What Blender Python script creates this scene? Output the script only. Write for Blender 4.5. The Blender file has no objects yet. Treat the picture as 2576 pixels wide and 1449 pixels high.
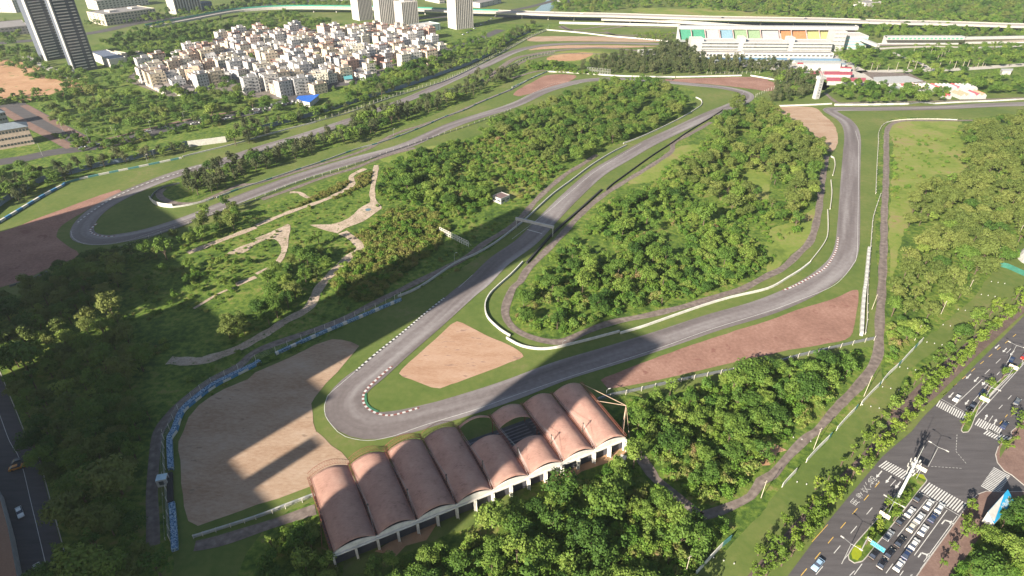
import bpy, bmesh, math, random
import numpy as np
from mathutils import Vector, Matrix, geometry
D = bpy.data
SC = bpy.context.scene
COL = SC.collection
RND = random.Random(7)
# ---------------------------------------------------------------- camera, sky, sun, exposure
CAM_H = 155.0
F = 2290.0 / 3840.0
PITCH = math.atan(1450.0 / 2290.0)
CP, SP = math.cos(PITCH), math.sin(PITCH)
cam_d = D.cameras.new("camera")
cam_d.sensor_width = 36.0
cam_d.lens = 36.0 * F
cam_d.clip_start = 1.0
cam_d.clip_end = 20000.0
cam = D.objects.new("camera", cam_d)
COL.objects.link(cam)
cam.location = (0, 0, CAM_H)
cam.rotation_euler = (math.pi / 2 - PITCH, 0, 0)
SC.camera = cam
AZ = math.radians(42.0)
ELEV = math.radians(25.4)
world = D.worlds.new("World")
SC.world = world
world.use_nodes = True
wn = world.node_tree.nodes
bg = wn.get("Background") or wn.new("ShaderNodeBackground")
sky = wn.new("ShaderNodeTexSky")
sky.sky_type = 'NISHITA'
sky.sun_disc = False
sky.sun_elevation = ELEV
sky.sun_rotation = AZ + math.pi
sky.air_density = 1.2
sky.dust_density = 1.5
sky.ozone_density = 1.5
world.node_tree.links.new(sky.outputs[0], bg.inputs[0])
bg.inputs[1].default_value = 0.046
sun_d = D.lights.new("sun", 'SUN')
sun_d.energy = 5.0
sun_d.angle = math.radians(0.5)
sun_d.color = (1.0, 0.89, 0.73)
sun = D.objects.new("sun", sun_d)
COL.objects.link(sun)
sun.location = (-300, -300, 300)
ldir = Vector((math.sin(AZ) * math.cos(ELEV), math.cos(AZ) * math.cos(ELEV), -math.sin(ELEV)))
sun.rotation_euler = ldir.to_track_quat('-Z', 'Y').to_euler()
SC.view_settings.view_transform = 'Standard'
SC.view_settings.look = 'None'
SC.view_settings.gamma = 1.0
SC.view_settings.exposure = 1.69
SC.cycles.volume_bounces = 0
HAZE = 0.00009
SC.cycles.max_bounces = 5
SC.cycles.transparent_max_bounces = 6
# ---------------------------------------------------------------- picture -> ground
def G(x, y, z=0.0):
    """point of the map (2576 px wide sheet of the site as photographed) -> metres on the ground"""
    u = (x - 1288.0) / 2576.0 / F
    v = (y - 724.6) / 2576.0 / F
    dy = CP - v * SP
    dz = -SP - v * CP
    t = (CAM_H - z) / -dz
    return (u * t, dy * t)
def depth(x, y, z=0.0):
    return y * CP + (CAM_H - z) * SP
def P(s):
    """'rc:x,y x,y | rc:...' tile coordinates -> map coordinates"""
    out = []
    for seg in s.split('|'):
        k, _, rest = seg.strip().partition(':')
        for t in rest.split():
            x, y = map(float, t.split(','))
            if k == 'V':
                out.append((x, y))
            elif k == 'F':
                out.append((x / 1.4907, y / 1.4907))
            else:
                out.append((x / 4 + 644 * int(k[1]), y / 4 + 362.25 * int(k[0])))
    return out
def PG(s, z=0.0):
    return [G(x, y, z) for x, y in P(s)]
def smooth(pts, step=3.0, closed=False):
    """Catmull-Rom through ground points, resampled"""
    n = len(pts)
    if n < 3:
        a, b = Vector(pts[0]), Vector(pts[1])
        k = max(1, int((b - a).length / step))
        return [tuple(a.lerp(b, i / k)) for i in range(k + 1)]
    out = []
    for i in range(n if closed else n - 1):
        if closed:
            p = [Vector(pts[(i + j) % n]) for j in (-1, 0, 1, 2)]
        else:
            p = [Vector(pts[min(max(i + j, 0), n - 1)]) for j in (-1, 0, 1, 2)]
        k = max(1, int((p[2] - p[1]).length / step))
        for j in range(k):
            t = j / k
            out.append(tuple(0.5 * ((2 * p[1]) + (p[2] - p[0]) * t + (2 * p[0] - 5 * p[1] + 4 * p[2] - p[3]) * t * t
                                    + (3 * p[1] - p[0] - 3 * p[2] + p[3]) * t ** 3)))
    if not closed:
        out.append(tuple(pts[-1]))
    return out
def normals(pts):
    n = len(pts)
    res = []
    for i in range(n):
        a = Vector(pts[max(i - 1, 0)]); b = Vector(pts[min(i + 1, n - 1)])
        d = (b - a)
        d = d.normalized() if d.length > 1e-6 else Vector((1, 0))
        res.append((-d.y, d.x))
    return res
def inside(p, poly):
    x, y = p
    c = False
    j = len(poly) - 1
    for i in range(len(poly)):
        xi, yi = poly[i]; xj, yj = poly[j]
        if (yi > y) != (yj > y) and x < (xj - xi) * (y - yi) / (yj - yi) + xi:
            c = not c
        j = i
    return c
# ---------------------------------------------------------------- materials
MATS = {}
def _nodes(m):
    m.use_nodes = True
    nt = m.node_tree
    return nt, nt.nodes, nt.links, nt.nodes['Principled BSDF']
def flat(name, col, rough=0.6, metal=0.0, spec=0.3, emit=None):
    if name in MATS:
        return MATS[name]
    m = D.materials.new(name)
    nt, N, L, b = _nodes(m)
    b.inputs['Roughness'].default_value = rough
    b.inputs['Metallic'].default_value = metal
    b.inputs['Specular IOR Level'].default_value = spec
    n = N.new('ShaderNodeTexNoise'); n.inputs['Scale'].default_value = 0.7; n.inputs['Detail'].default_value = 5
    g = N.new('ShaderNodeNewGeometry')
    L.new(g.outputs['Position'], n.inputs['Vector'])
    r = N.new('ShaderNodeValToRGB')
    r.color_ramp.elements[0].position = 0.3; r.color_ramp.elements[1].position = 0.7
    r.color_ramp.elements[0].color = (*[c * 0.82 for c in col], 1); r.color_ramp.elements[1].color = (*[min(1, c * 1.1) for c in col], 1)
    L.new(n.outputs['Fac'], r.inputs['Fac']); L.new(r.outputs['Color'], b.inputs['Base Color'])
    MATS[name] = m
    return m
def terrain(name, stops, s1=0.03, s2=0.4, mixf=0.45, rough=0.9, bump=0.0, s3=None, speck=None, stretch=None):
    """large patches + fine mottling through one colour ramp"""
    m = D.materials.new(name)
    nt, N, L, b = _nodes(m)
    b.inputs['Roughness'].default_value = rough
    b.inputs['Specular IOR Level'].default_value = 0.15
    g = N.new('ShaderNodeNewGeometry')
    src = g.outputs['Position']
    if stretch:
        mp = N.new('ShaderNodeMapping'); mp.inputs['Rotation'].default_value = (0, 0, stretch[0]); mp.inputs['Scale'].default_value = (1, stretch[1], 1)
        L.new(src, mp.inputs['Vector']); src = mp.outputs['Vector']
    def noise(sc, det):
        n = N.new('ShaderNodeTexNoise'); n.inputs['Scale'].default_value = sc; n.inputs['Detail'].default_value = det
        n.inputs['Roughness'].default_value = 0.65
        L.new(src, n.inputs['Vector']); return n
    n1, n2 = noise(s1, 4), noise(s2, 6)
    mx = N.new('ShaderNodeMix'); mx.data_type = 'FLOAT'; mx.inputs['Factor'].default_value = mixf
    L.new(n1.outputs['Fac'], mx.inputs['A']); L.new(n2.outputs['Fac'], mx.inputs['B'])
    r = N.new('ShaderNodeValToRGB')
    els = r.color_ramp.elements
    while len(els) < len(stops):
        els.new(0.5)
    for e, (p, c) in zip(els, stops):
        e.position = p; e.color = (*c, 1)
    L.new(mx.outputs['Result'], r.inputs['Fac'])
    out = r.outputs['Color']
    if speck:
        n3 = noise(s3 or 2.0, 3)
        r3 = N.new('ShaderNodeValToRGB'); r3.color_ramp.elements[0].position = speck[1]; r3.color_ramp.elements[1].position = speck[1] + 0.06
        r3.color_ramp.elements[0].color = (0, 0, 0, 1); r3.color_ramp.elements[1].color = (1, 1, 1, 1)
        mc = N.new('ShaderNodeMix'); mc.data_type = 'RGBA'
        L.new(n3.outputs['Fac'], r3.inputs['Fac']); L.new(r3.outputs['Color'], mc.inputs['Factor'])
        L.new(out, mc.inputs['A']); mc.inputs['B'].default_value = (*speck[0], 1)
        out = mc.outputs['Result']
    L.new(out, b.inputs['Base Color'])
    if bump:
        bp = N.new('ShaderNodeBump'); bp.inputs['Strength'].default_value = bump; bp.inputs['Distance'].default_value = 0.4
        L.new(n2.outputs['Fac'], bp.inputs['Height']); L.new(bp.outputs['Normal'], b.inputs['Normal'])
    MATS[name] = m
    return m
def track_mat(name, stops, wear=0.5):
    """asphalt with bands along the strip: UV.x runs across the track, UV.y along it in metres"""
    m = D.materials.new(name)
    nt, N, L, b = _nodes(m)
    b.inputs['Roughness'].default_value = 0.72
    b.inputs['Specular IOR Level'].default_value = 0.25
    uv = N.new('ShaderNodeUVMap')
    mp = N.new('ShaderNodeMapping'); mp.inputs['Scale'].default_value = (1.5, 0.007, 1)
    L.new(uv.outputs['UV'], mp.inputs['Vector'])
    n = N.new('ShaderNodeTexNoise'); n.inputs['Scale'].default_value = 1.5; n.inputs['Detail'].default_value = 3; n.inputs['Roughness'].default_value = 0.5
    L.new(mp.outputs['Vector'], n.inputs['Vector'])
    g = N.new('ShaderNodeNewGeometry')
    n2 = N.new('ShaderNodeTexNoise'); n2.inputs['Scale'].default_value = 0.5; n2.inputs['Detail'].default_value = 8
    L.new(g.outputs['Position'], n2.inputs['Vector'])
    mx = N.new('ShaderNodeMix'); mx.data_type = 'FLOAT'; mx.inputs['Factor'].default_value = wear
    L.new(n.outputs['Fac'], mx.inputs['A']); L.new(n2.outputs['Fac'], mx.inputs['B'])
    r = N.new('ShaderNodeValToRGB'); els = r.color_ramp.elements
    while len(els) < len(stops):
        els.new(0.5)
    for e, (p, c) in zip(els, stops):
        e.position = p; e.color = (*c, 1)
    L.new(mx.outputs['Result'], r.inputs['Fac']); L.new(r.outputs['Color'], b.inputs['Base Color'])
    MATS[name] = m
    return m
def leaf_mat(name, cols, spread=0.9, trans=0.25):
    """foliage: one hue per plant, mottled within the crown"""
    m = D.materials.new(name)
    nt, N, L, b = _nodes(m)
    b.inputs['Roughness'].default_value = 0.65
    b.inputs['Specular IOR Level'].default_value = 0.18
    oi = N.new('ShaderNodeObjectInfo')
    tc = N.new('ShaderNodeTexCoord')
    n = N.new('ShaderNodeTexNoise'); n.inputs['Scale'].default_value = 0.55; n.inputs['Detail'].default_value = 4
    L.new(tc.outputs['Object'], n.inputs['Vector'])
    g = N.new('ShaderNodeNewGeometry')
    n2 = N.new('ShaderNodeTexNoise'); n2.inputs['Scale'].default_value = 0.035; n2.inputs['Detail'].default_value = 2
    L.new(g.outputs['Position'], n2.inputs['Vector'])
    def madd(a, k, c):
        q = N.new('ShaderNodeMath'); q.operation = 'MULTIPLY_ADD'; L.new(a, q.inputs[0]); q.inputs[1].default_value = k; q.inputs[2].default_value = c; return q
    a1 = madd(oi.outputs['Random'], spread * 0.62, 0.5 - spread * 0.31)
    a2 = madd(n.outputs['Fac'], 0.7, -0.35)
    a3 = madd(n2.outputs['Fac'], 0.8, -0.4)
    s = N.new('ShaderNodeMath'); s.operation = 'ADD'; L.new(a1.outputs[0], s.inputs[0]); L.new(a2.outputs[0], s.inputs[1])
    s2 = N.new('ShaderNodeMath'); s2.operation = 'ADD'; L.new(s.outputs[0], s2.inputs[0]); L.new(a3.outputs[0], s2.inputs[1])
    r = N.new('ShaderNodeValToRGB'); els = r.color_ramp.elements
    while len(els) < len(cols):
        els.new(0.5)
    for i, (e, c) in enumerate(zip(els, cols)):
        e.position = 0.1 + 0.8 * i / (len(cols) - 1); e.color = (*c, 1)
    L.new(s2.outputs[0], r.inputs['Fac']); L.new(r.outputs['Color'], b.inputs['Base Color'])
    t = N.new('ShaderNodeBsdfTranslucent'); L.new(r.outputs['Color'], t.inputs['Color'])
    ms = N.new('ShaderNodeMixShader'); ms.inputs[0].default_value = trans
    o = N['Material Output']
    L.new(b.outputs[0], ms.inputs[1]); L.new(t.outputs[0], ms.inputs[2]); L.new(ms.outputs[0], o.inputs['Surface'])
    MATS[name] = m
    return m
# ---------------------------------------------------------------- objects
def tag(o, label=None, cat=None, group=None, kind=None):
    if label: o['label'] = label
    if cat: o['category'] = cat
    if group: o['group'] = group
    if kind: o['kind'] = kind
    return o
def link(name, data, parent=None, loc=None, rz=None):
    o = D.objects.new(name, data)
    COL.objects.link(o)
    if parent: o.parent = parent
    if loc is not None: o.location = loc
    if rz is not None: o.rotation_euler = (0, 0, rz)
    return o
def thing(name, label, cat, loc=(0, 0, 0), rz=0.0, group=None):
    return tag(link(name, None, None, loc, rz), label, cat, group)
def dup(root, loc=None, rz=None, label=None, group=None, scale=None):
    def cp(o, par):
        c = o.copy(); COL.objects.link(c)
        c.parent = par
        for ch in KIDS.get(o.session_uid, []):
            k = cp(ch, c)
            KIDS.setdefault(c.session_uid, []).append(k)
        return c
    r = cp(root, None)
    if loc is not None: r.location = loc
    if rz is not None: r.rotation_euler = (0, 0, rz)
    if label: r['label'] = label
    if group: r['group'] = group
    if scale is not None: r.scale = scale if hasattr(scale, '__len__') else (scale,) * 3
    return r
KIDS = {}
class MB:
    """collects faces for one mesh"""
    def __init__(s):
        s.v = []; s.f = []; s.m = []
    def face(s, pts, mi=0):
        i = len(s.v); s.v.extend([tuple(p) for p in pts]); s.f.append(tuple(range(i, i + len(pts)))); s.m.append(mi)
    def box(s, c, size, rz=0.0, mi=0, top=None):
        cx, cy, cz = c; sx, sy, sz = size[0] / 2, size[1] / 2, size[2] / 2
        cr, sr = math.cos(rz), math.sin(rz)
        i = len(s.v)
        for z in (-sz, sz):
            for x, y in ((-sx, -sy), (sx, -sy), (sx, sy), (-sx, sy)):
                s.v.append((cx + x * cr - y * sr, cy + x * sr + y * cr, cz + z))
        for f, k in (((3, 2, 1, 0), 0), ((4, 5, 6, 7), 1), ((0, 1, 5, 4), 0), ((1, 2, 6, 5), 0), ((2, 3, 7, 6), 0), ((3, 0, 4, 7), 0)):
            s.f.append(tuple(i + a for a in f)); s.m.append(top if (k and top is not None) else mi)
    def bar(s, p, q, w, h=None, mi=0, up=(0, 0, 1)):
        """square bar from p to q"""
        p, q = Vector(p), Vector(q); h = h or w
        d = (q - p).normalized(); u = Vector(up)
        if abs(d.dot(u)) > 0.95: u = Vector((1, 0, 0))
        a = d.cross(u).normalized(); b = a.cross(d).normalized()
        i = len(s.v)
        for e in (p, q):
            for x, y in ((-1, -1), (1, -1), (1, 1), (-1, 1)):
                s.v.append(tuple(e + a * (x * w / 2) + b * (y * h / 2)))
        for f in ((0, 1, 2, 3), (7, 6, 5, 4), (0, 4, 5, 1), (1, 5, 6, 2), (2, 6, 7, 3), (3, 7, 4, 0)):
            s.f.append(tuple(i + k for k in f)); s.m.append(mi)
    def tube(s, p, q, r0, r1=None, n=6, mi=0, cap=True):
        p, q = Vector(p), Vector(q); r1 = r0 if r1 is None else r1
        d = (q - p).normalized(); u = Vector((0, 0, 1)) if abs(d.z) < 0.9 else Vector((1, 0, 0))
        a = d.cross(u).normalized(); b = a.cross(d)
        i = len(s.v)
        for e, r in ((p, r0), (q, r1)):
            for k in range(n):
                t = 2 * math.pi * k / n
                s.v.append(tuple(e + a * math.cos(t) * r + b * math.sin(t) * r))
        for k in range(n):
            s.f.append((i + k, i + (k + 1) % n, i + n + (k + 1) % n, i + n + k)); s.m.append(mi)
        if cap:
            s.f.append(tuple(i + n + k for k in range(n))); s.m.append(mi)
            s.f.append(tuple(i + n - 1 - k for k in range(n))); s.m.append(mi)
    def prism(s, poly, z0, z1, mi=0, top=None):
        """upright prism over a ground polygon"""
        if sum(poly[i][0] * poly[(i + 1) % len(poly)][1] - poly[(i + 1) % len(poly)][0] * poly[i][1] for i in range(len(poly))) < 0:
            poly = poly[::-1]
        n = len(poly); i = len(s.v)
        s.v += [(x, y, z0) for x, y in poly] + [(x, y, z1) for x, y in poly]
        for k in range(n):
            s.f.append((i + k, i + (k + 1) % n, i + n + (k + 1) % n, i + n + k)); s.m.append(mi)
        tris = geometry.tessellate_polygon([[Vector((x, y, 0)) for x, y in poly]])
        for t in tris:
            s.f.append(tuple(i + n + k for k in t)); s.m.append(mi if top is None else top)
    def build(s, name, mats, parent=None, loc=None, rz=None, smooth=False):
        me = D.meshes.new(name)
        me.from_pydata(s.v, [], s.f)
        for m in (mats if isinstance(mats, (list, tuple)) else [mats]):
            me.materials.append(m)
        if any(s.m):
            me.polygons.foreach_set('material_index', s.m)
        if smooth:
            me.polygons.foreach_set('use_smooth', [True] * len(s.f))
        me.update()
        bm = bmesh.new(); bm.from_mesh(me); bmesh.ops.recalc_face_normals(bm, faces=bm.faces) if len(s.f) < 40000 and not getattr(s, 'keep', False) else None
        bm.to_mesh(me); bm.free()
        o = link(name, me, parent, loc, rz)
        if parent is not None: KIDS.setdefault(parent.session_uid, []).append(o)
        return o
def sheet(name, pts, z, mat, kind='structure', label=None):
    """flat ground polygon"""
    me = D.meshes.new(name)
    tris = geometry.tessellate_polygon([[Vector((x, y, 0)) for x, y in pts]])
    fs = []
    for t in tris:
        a, b, c = (pts[k] for k in t)
        fs.append(t if (b[0] - a[0]) * (c[1] - a[1]) - (b[1] - a[1]) * (c[0] - a[0]) > 0 else t[::-1])
    me.from_pydata([(x, y, z) for x, y in pts], [], fs)
    me.materials.append(mat)
    return tag(link(name, me), label, None, None, kind)
def wobble(pts, amp, seed=0, step=4.0):
    r = random.Random(seed)
    q = smooth(pts, step, closed=True)
    return [(x + r.uniform(-amp, amp), y + r.uniform(-amp, amp)) for x, y in q]
def strip_mesh(name, pts, wl, wr, z, mat, wfun=None, parent=None):
    """ribbon along a ground polyline with UV across (0..1) and along (metres)"""
    ns = normals(pts); n = len(pts)
    vs, fs = [], []
    acc = [0.0]
    for i in range(1, n):
        acc.append(acc[-1] + math.dist(pts[i], pts[i - 1]))
    for i in range(n):
        k = wfun(i / (n - 1)) if wfun else 1.0
        x, y = pts[i]; nx, ny = ns[i]
        vs += [(x + nx * wl * k, y + ny * wl * k, z), (x - nx * wr * k, y - ny * wr * k, z)]
    for i in range(n - 1):
        fs.append((2 * i, 2 * i + 1, 2 * i + 3, 2 * i + 2))
    me = D.meshes.new(name); me.from_pydata(vs, [], fs)
    uv = me.uv_layers.new(name='UVMap')
    for i in range(n - 1):
        for k, (u, j) in enumerate(((0, i), (1, i), (1, i + 1), (0, i + 1))):
            uv.data[4 * i + k].uv = (u, acc[j])
    me.materials.append(mat)
    return link(name, me, parent)
# ---------------------------------------------------------------- ground, tracks, gravel, paths
g_grass = terrain('mown_grass', [(0.30, (0.058, 0.092, 0.022)), (0.44, (0.080, 0.116, 0.028)), (0.56, (0.108, 0.134, 0.038)), (0.70, (0.165, 0.145, 0.072))],
                  s1=0.025, s2=0.35, mixf=0.4, bump=0.15)
g_rough = terrain('rough_grass', [(0.34, (0.020, 0.042, 0.010)), (0.45, (0.050, 0.092, 0.016)), (0.54, (0.105, 0.155, 0.026)), (0.64, (0.180, 0.160, 0.062))],
                  s1=0.06, s2=0.38, mixf=0.6, bump=1.0)
g_meadow = terrain('bright_meadow', [(0.34, (0.075, 0.115, 0.022)), (0.46, (0.135, 0.180, 0.036)), (0.55, (0.180, 0.190, 0.060)), (0.65, (0.215, 0.150, 0.090))],
                   s1=0.03, s2=0.3, mixf=0.35, bump=0.5)
g_forest = terrain('forest_floor', [(0.3, (0.020, 0.032, 0.010)), (0.5, (0.035, 0.055, 0.014)), (0.7, (0.060, 0.070, 0.025))], s1=0.06, s2=0.9, bump=0.6)
g_red = terrain('red_gravel', [(0.37, (0.170, 0.095, 0.075)), (0.5, (0.225, 0.128, 0.102)), (0.63, (0.280, 0.170, 0.138))], s1=0.05, s2=0.8, mixf=0.45, rough=0.95, speck=((0.17, 0.085, 0.07), 0.62), s3=0.15)
g_tan = terrain('tan_gravel', [(0.37, (0.270, 0.160, 0.105)), (0.5, (0.330, 0.215, 0.150)), (0.63, (0.380, 0.265, 0.200))], s1=0.05, s2=0.6, mixf=0.4, rough=0.95, stretch=(0.5, 3.0), speck=((0.22, 0.14, 0.11), 0.60), s3=0.10)
g_pale = terrain('pale_gravel', [(0.37, (0.240, 0.155, 0.105)), (0.5, (0.300, 0.215, 0.155)), (0.63, (0.350, 0.270, 0.210))], s1=0.04, s2=0.5, mixf=0.45, rough=0.95, stretch=(0.6, 2.5), speck=((0.21, 0.15, 0.11), 0.63), s3=0.12)
g_dirt = terrain('dirt_path', [(0.37, (0.180, 0.150, 0.105)), (0.48, (0.320, 0.255, 0.200)), (0.60, (0.430, 0.350, 0.285))], s1=0.15, s2=1.0, mixf=0.6, rough=0.95, bump=0.3, speck=((0.07, 0.11, 0.025), 0.60), s3=0.5)
g_soil = terrain('bare_soil', [(0.3, (0.230, 0.120, 0.070)), (0.5, (0.330, 0.200, 0.120)), (0.7, (0.430, 0.290, 0.190))], s1=0.03, s2=0.3, mixf=0.4, rough=0.95, bump=0.3, speck=((0.08, 0.13, 0.03), 0.62), s3=0.09)
g_asph = track_mat('race_asphalt', [(0.34, (0.100, 0.086, 0.086)), (0.46, (0.138, 0.120, 0.121)), (0.55, (0.180, 0.163, 0.165)), (0.66, (0.235, 0.220, 0.222))], 0.22)
g_serv = track_mat('service_asphalt', [(0.35, (0.090, 0.073, 0.066)), (0.5, (0.145, 0.118, 0.106)), (0.65, (0.215, 0.180, 0.160))], 0.65)
g_street = terrain('street_asphalt', [(0.35, (0.060, 0.056, 0.060)), (0.5, (0.076, 0.072, 0.077)), (0.65, (0.096, 0.090, 0.095))], s1=0.08, s2=1.5, mixf=0.4, rough=0.8, stretch=(-0.72, 8.0))
g_path = terrain('brown_footpath', [(0.35, (0.075, 0.055, 0.050)), (0.5, (0.105, 0.078, 0.070)), (0.65, (0.150, 0.115, 0.100))], s1=0.2, s2=2.0, mixf=0.5)
g_pave = terrain('red_pavement', [(0.35, (0.120, 0.078, 0.068)), (0.5, (0.160, 0.105, 0.090)), (0.65, (0.210, 0.145, 0.125))], s1=0.2, s2=2.0, mixf=0.5)
g_conc = terrain('pale_concrete', [(0.35, (0.30, 0.28, 0.25)), (0.5, (0.38, 0.36, 0.33)), (0.65, (0.46, 0.44, 0.41))], s1=0.1, s2=1.2, mixf=0.5)
g_water = flat('canal_water', (0.10, 0.17, 0.20), 0.15, spec=0.6)

gm = MB()
R0 = 9000.0
gm.face([(-R0, -R0, 0), (R0, -R0, 0), (R0, R0, 0), (-R0, R0, 0)])
tag(gm.build('ground', g_grass), kind='structure')
def patch(name, s, z, mat, amp=0.25, kind='structure', step=4.0, sm=True):
    pts = PG(s)
    pts = wobble(pts, amp, len(s), step) if sm else pts
    return sheet(name, pts, z, mat, kind)
Z = [0.03 * i for i in range(1, 14)]
# rough ground between the mown verges
for s_ in ('V:190,690 300,640 500,572 700,500 940,412 1160,352 1400,272 1480,212 1600,200 1730,222 1750,262 1720,290 1600,345 1480,400 1330,520 1250,612 1150,680 1010,740 800,860 600,950 430,1060 400,1200 395,1500 -200,1500 -200,760 0,750',
           'V:395,495 420,460 560,415 870,322 1000,262 1300,172 1330,180 1100,285 880,360 650,430 500,500 430,512',
           'V:1275,800 1300,720 1400,600 1530,480 1700,365 1850,262 1930,250 2030,330 2085,390 2060,500 2020,590 1960,670 1850,725 1700,775 1440,850 1340,848',
           'V:-200,540 0,518 120,470 470,368 700,325 920,262 1100,195 1330,90 1420,60 1330,60 700,60 300,90 -200,430',
           'V:1530,1010 1700,985 2190,872 2215,900 2170,1000 2050,1150 1920,1290 1780,1500 900,1500 1000,1400 1300,1260',
           'V:600,1500 660,1340 800,1260 860,1410 860,1500', 'V:2225,320 2400,300 2800,290 2800,560 2560,620 2300,960 2215,880',
           'V:1350,160 1640,128 1740,140 2060,200 2040,240 1940,250 1960,205 1800,180 1350,172', 'V:2060,225 2600,235 2800,235 2800,120 2090,128'):
    sheet('rough_ground', wobble(PG(s_), 0.6, len(s_), 6.0), Z[0], g_rough, 'structure')
# open meadows and clearings
patch('meadow', '03:1260,1440 1210,1300 1300,1230 1850,1215 1950,1230 1900,1300 1960,1440 |13:2000,100 1990,330 1720,300 1600,400 1500,560 1420,780 1350,950 1290,1250 1240,1400 1220,900 1230,500 1260,200', Z[1], g_meadow, 0.8)
patch('meadow', '12:1700,20 2000,30 2200,50 2576,150 2576,560 2400,600 2150,620 2060,430 2200,330 1850,150 1640,330 1200,400 1300,290', Z[1], g_meadow, 0.8)
patch('meadow', '13:470,650 440,850 400,960 200,1150 60,1280 0,1290 0,900 200,800 350,730', Z[1], g_meadow, 0.6)
patch('meadow', '11:2150,60 2576,0 |12:0,60 150,230 350,360 250,480 0,560 |11:2300,480 2050,330 2050,200', Z[1], g_meadow, 0.8)
patch('meadow', '11:1250,130 1700,30 2000,20 1900,160 1400,190', Z[1], g_meadow, 0.8)
patch('grass_field', '02:1290,80 1800,90 1900,60 2150,100 2576,130 |03:300,165 0,180 |02:2100,160 1290,130', Z[1], g_meadow, 2.0)
patch('grass_field', '02:350,600 500,520 900,520 1000,560 800,610 500,620', Z[1], g_meadow, 1.0)
patch('grass_verge', '32:1860,1449 2050,1280 2250,1090 2576,760 |33:0,700 280,410 480,200 680,0 |23:900,1210 1130,975 1330,770 1550,540 1700,420 1950,200 2200,0 |13:2400,1300 2576,1180 |V:2650,640 2650,720 |23:2200,240 1950,450 1700,620 1400,860 1280,1100 1000,1449 |33:900,130 600,420 300,750 0,1090 |32:2400,1449', Z[2], g_grass, 0.5)
# gravel traps
patch('red_gravel_trap', 'V:-150,720 |10:0,890 130,850 400,740 700,630 1000,520 1200,458 1222,480 1080,560 900,650 750,740 620,820 570,900 600,970 720,1050 800,1110 730,1210 470,1260 250,1370 0,1449 |V:-150,790', Z[2], g_red, 0.3)
patch('gravel_trap', '21:760,515 960,545 1040,580 960,680 820,850 700,960 600,1100 560,1160 565,1260 600,1449 |31:620,0 760,130 940,290 900,420 560,550 400,600 230,670 0,740 |30:2450,780 1990,940 1900,900 1860,750 1820,400 1800,100 |20:1845,1440 1900,1300 2000,1180 2250,1020 2500,920 |21:0,850 350,700 600,570', Z[2], g_pale, 0.25)
patch('sand_bed', '21:1440,860 1600,700 1800,520 1960,370 2020,338 2080,355 2300,470 2576,590 |22:115,690 0,740 |21:2300,850 1850,1010 1770,1000 1560,920', Z[2], g_tan, 0.12, step=2.5)
patch('red_gravel_trap', '23:900,20 915,50 880,300 830,490 600,560 140,640 0,675 |22:2350,720 1780,860 1400,940 1150,990 970,1020 890,930 1300,760 1600,650 2000,510 2576,330 |23:300,220 650,110 850,25', Z[2], g_red, 0.2)
patch('gravel_trap', '03:60,1080 440,1080 560,1160 650,1240 695,1330 705,1440 |13:690,20 640,80 560,60 |03:400,1400 300,1300 150,1150', Z[2], g_pale, 0.3)
patch('red_gravel_trap', '02:20,960 40,920 200,830 370,755 640,760 560,830 400,890 200,940 60,970', Z[2], g_red, 0.4)
patch('red_gravel_trap', '02:1540,800 1800,790 2100,780 2400,775 2576,800 |03:0,810 100,850 60,900 |02:2576,920 2400,895 2000,850 1640,825', Z[2], g_red, 0.4)
patch('gravel_trap', '02:180,415 230,370 900,370 1450,405 1400,425 900,418 500,415', Z[2], g_pale, 0.8)
patch('gravel_trap', '02:170,505 330,470 700,455 1450,465 1150,480 700,482 400,492', Z[2], g_tan, 0.8)
patch('bare_soil', '00:-200,590 0,600 100,600 260,640 400,690 360,740 600,800 860,820 930,870 880,920 700,960 430,960 300,1010 0,1000 -200,1000', Z[2], g_soil, 1.5)
patch('bare_soil', '32:800,220 1000,230 1130,90 1250,150 1150,230 900,340 700,400 560,520 380,560 200,420 240,380 500,360', Z[2], g_soil, 0.4)
patch('bare_soil', '31:1650,900 1850,870 1700,1080 1500,1150 1400,1250 1200,1200 1450,1050', Z[2], g_soil, 0.5)
patch('bare_soil', '33:0,100 100,130 190,180 100,220 60,300 0,330 |32:2500,330 2450,200 2530,120', Z[2], g_soil, 0.5)
patch('dry_grass', '02:350,600 420,560 700,530 820,540 700,600 500,615', Z[2], g_soil, 1.0)
# the racing circuit, one loop
LOOP = smooth(PG('V:2650,104 |03:2576,425 1700,440 1100,455 |02:2400,455 1500,445 1000,435 700,437 400,450 200,475 0,530 |01:2350,640 2000,790 1600,970 1150,1140 900,1230 500,1360 |10:2576,60 2200,190 2000,240 1700,330 1300,490 1050,620 900,740 830,850 850,930 1000,968 1200,950 1500,890 1900,760 2300,600 2576,490 |11:500,310 1000,160 1500,20 |01:2000,1250 2576,1065 |02:300,930 500,865 750,810 1100,795 1500,822 1800,850 2100,880 2300,920 2370,960 2340,1010 2200,1070 2000,1150 1700,1290 1400,1430 |12:1100,150 850,300 600,520 380,740 150,980 |11:2450,1180 2250,1380 |21:2100,50 1800,315 1500,570 1180,840 1000,980 890,1120 890,1230 990,1330 1150,1385 1400,1365 1720,1290 2130,1170 |22:0,1022 500,832 1000,680 1540,510 2000,355 2576,182 |13:430,1435 700,1230 790,1050 812,800 817,700 827,400 842,100 |03:850,1400 830,1290 770,1210 700,1165 640,1130 620,1112 660,1100 800,1098 1200,1095 1700,1085 2200,1060 2576,1048 |V:2800,255'), 3.0)
def near_w(p):
    # the loop is wider at its tight corner
    d = math.dist(p, G(*P('21:1000,1200')[0]))
    return 1.0 + 0.22 * max(0.0, 1 - d / 32.0)
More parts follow.
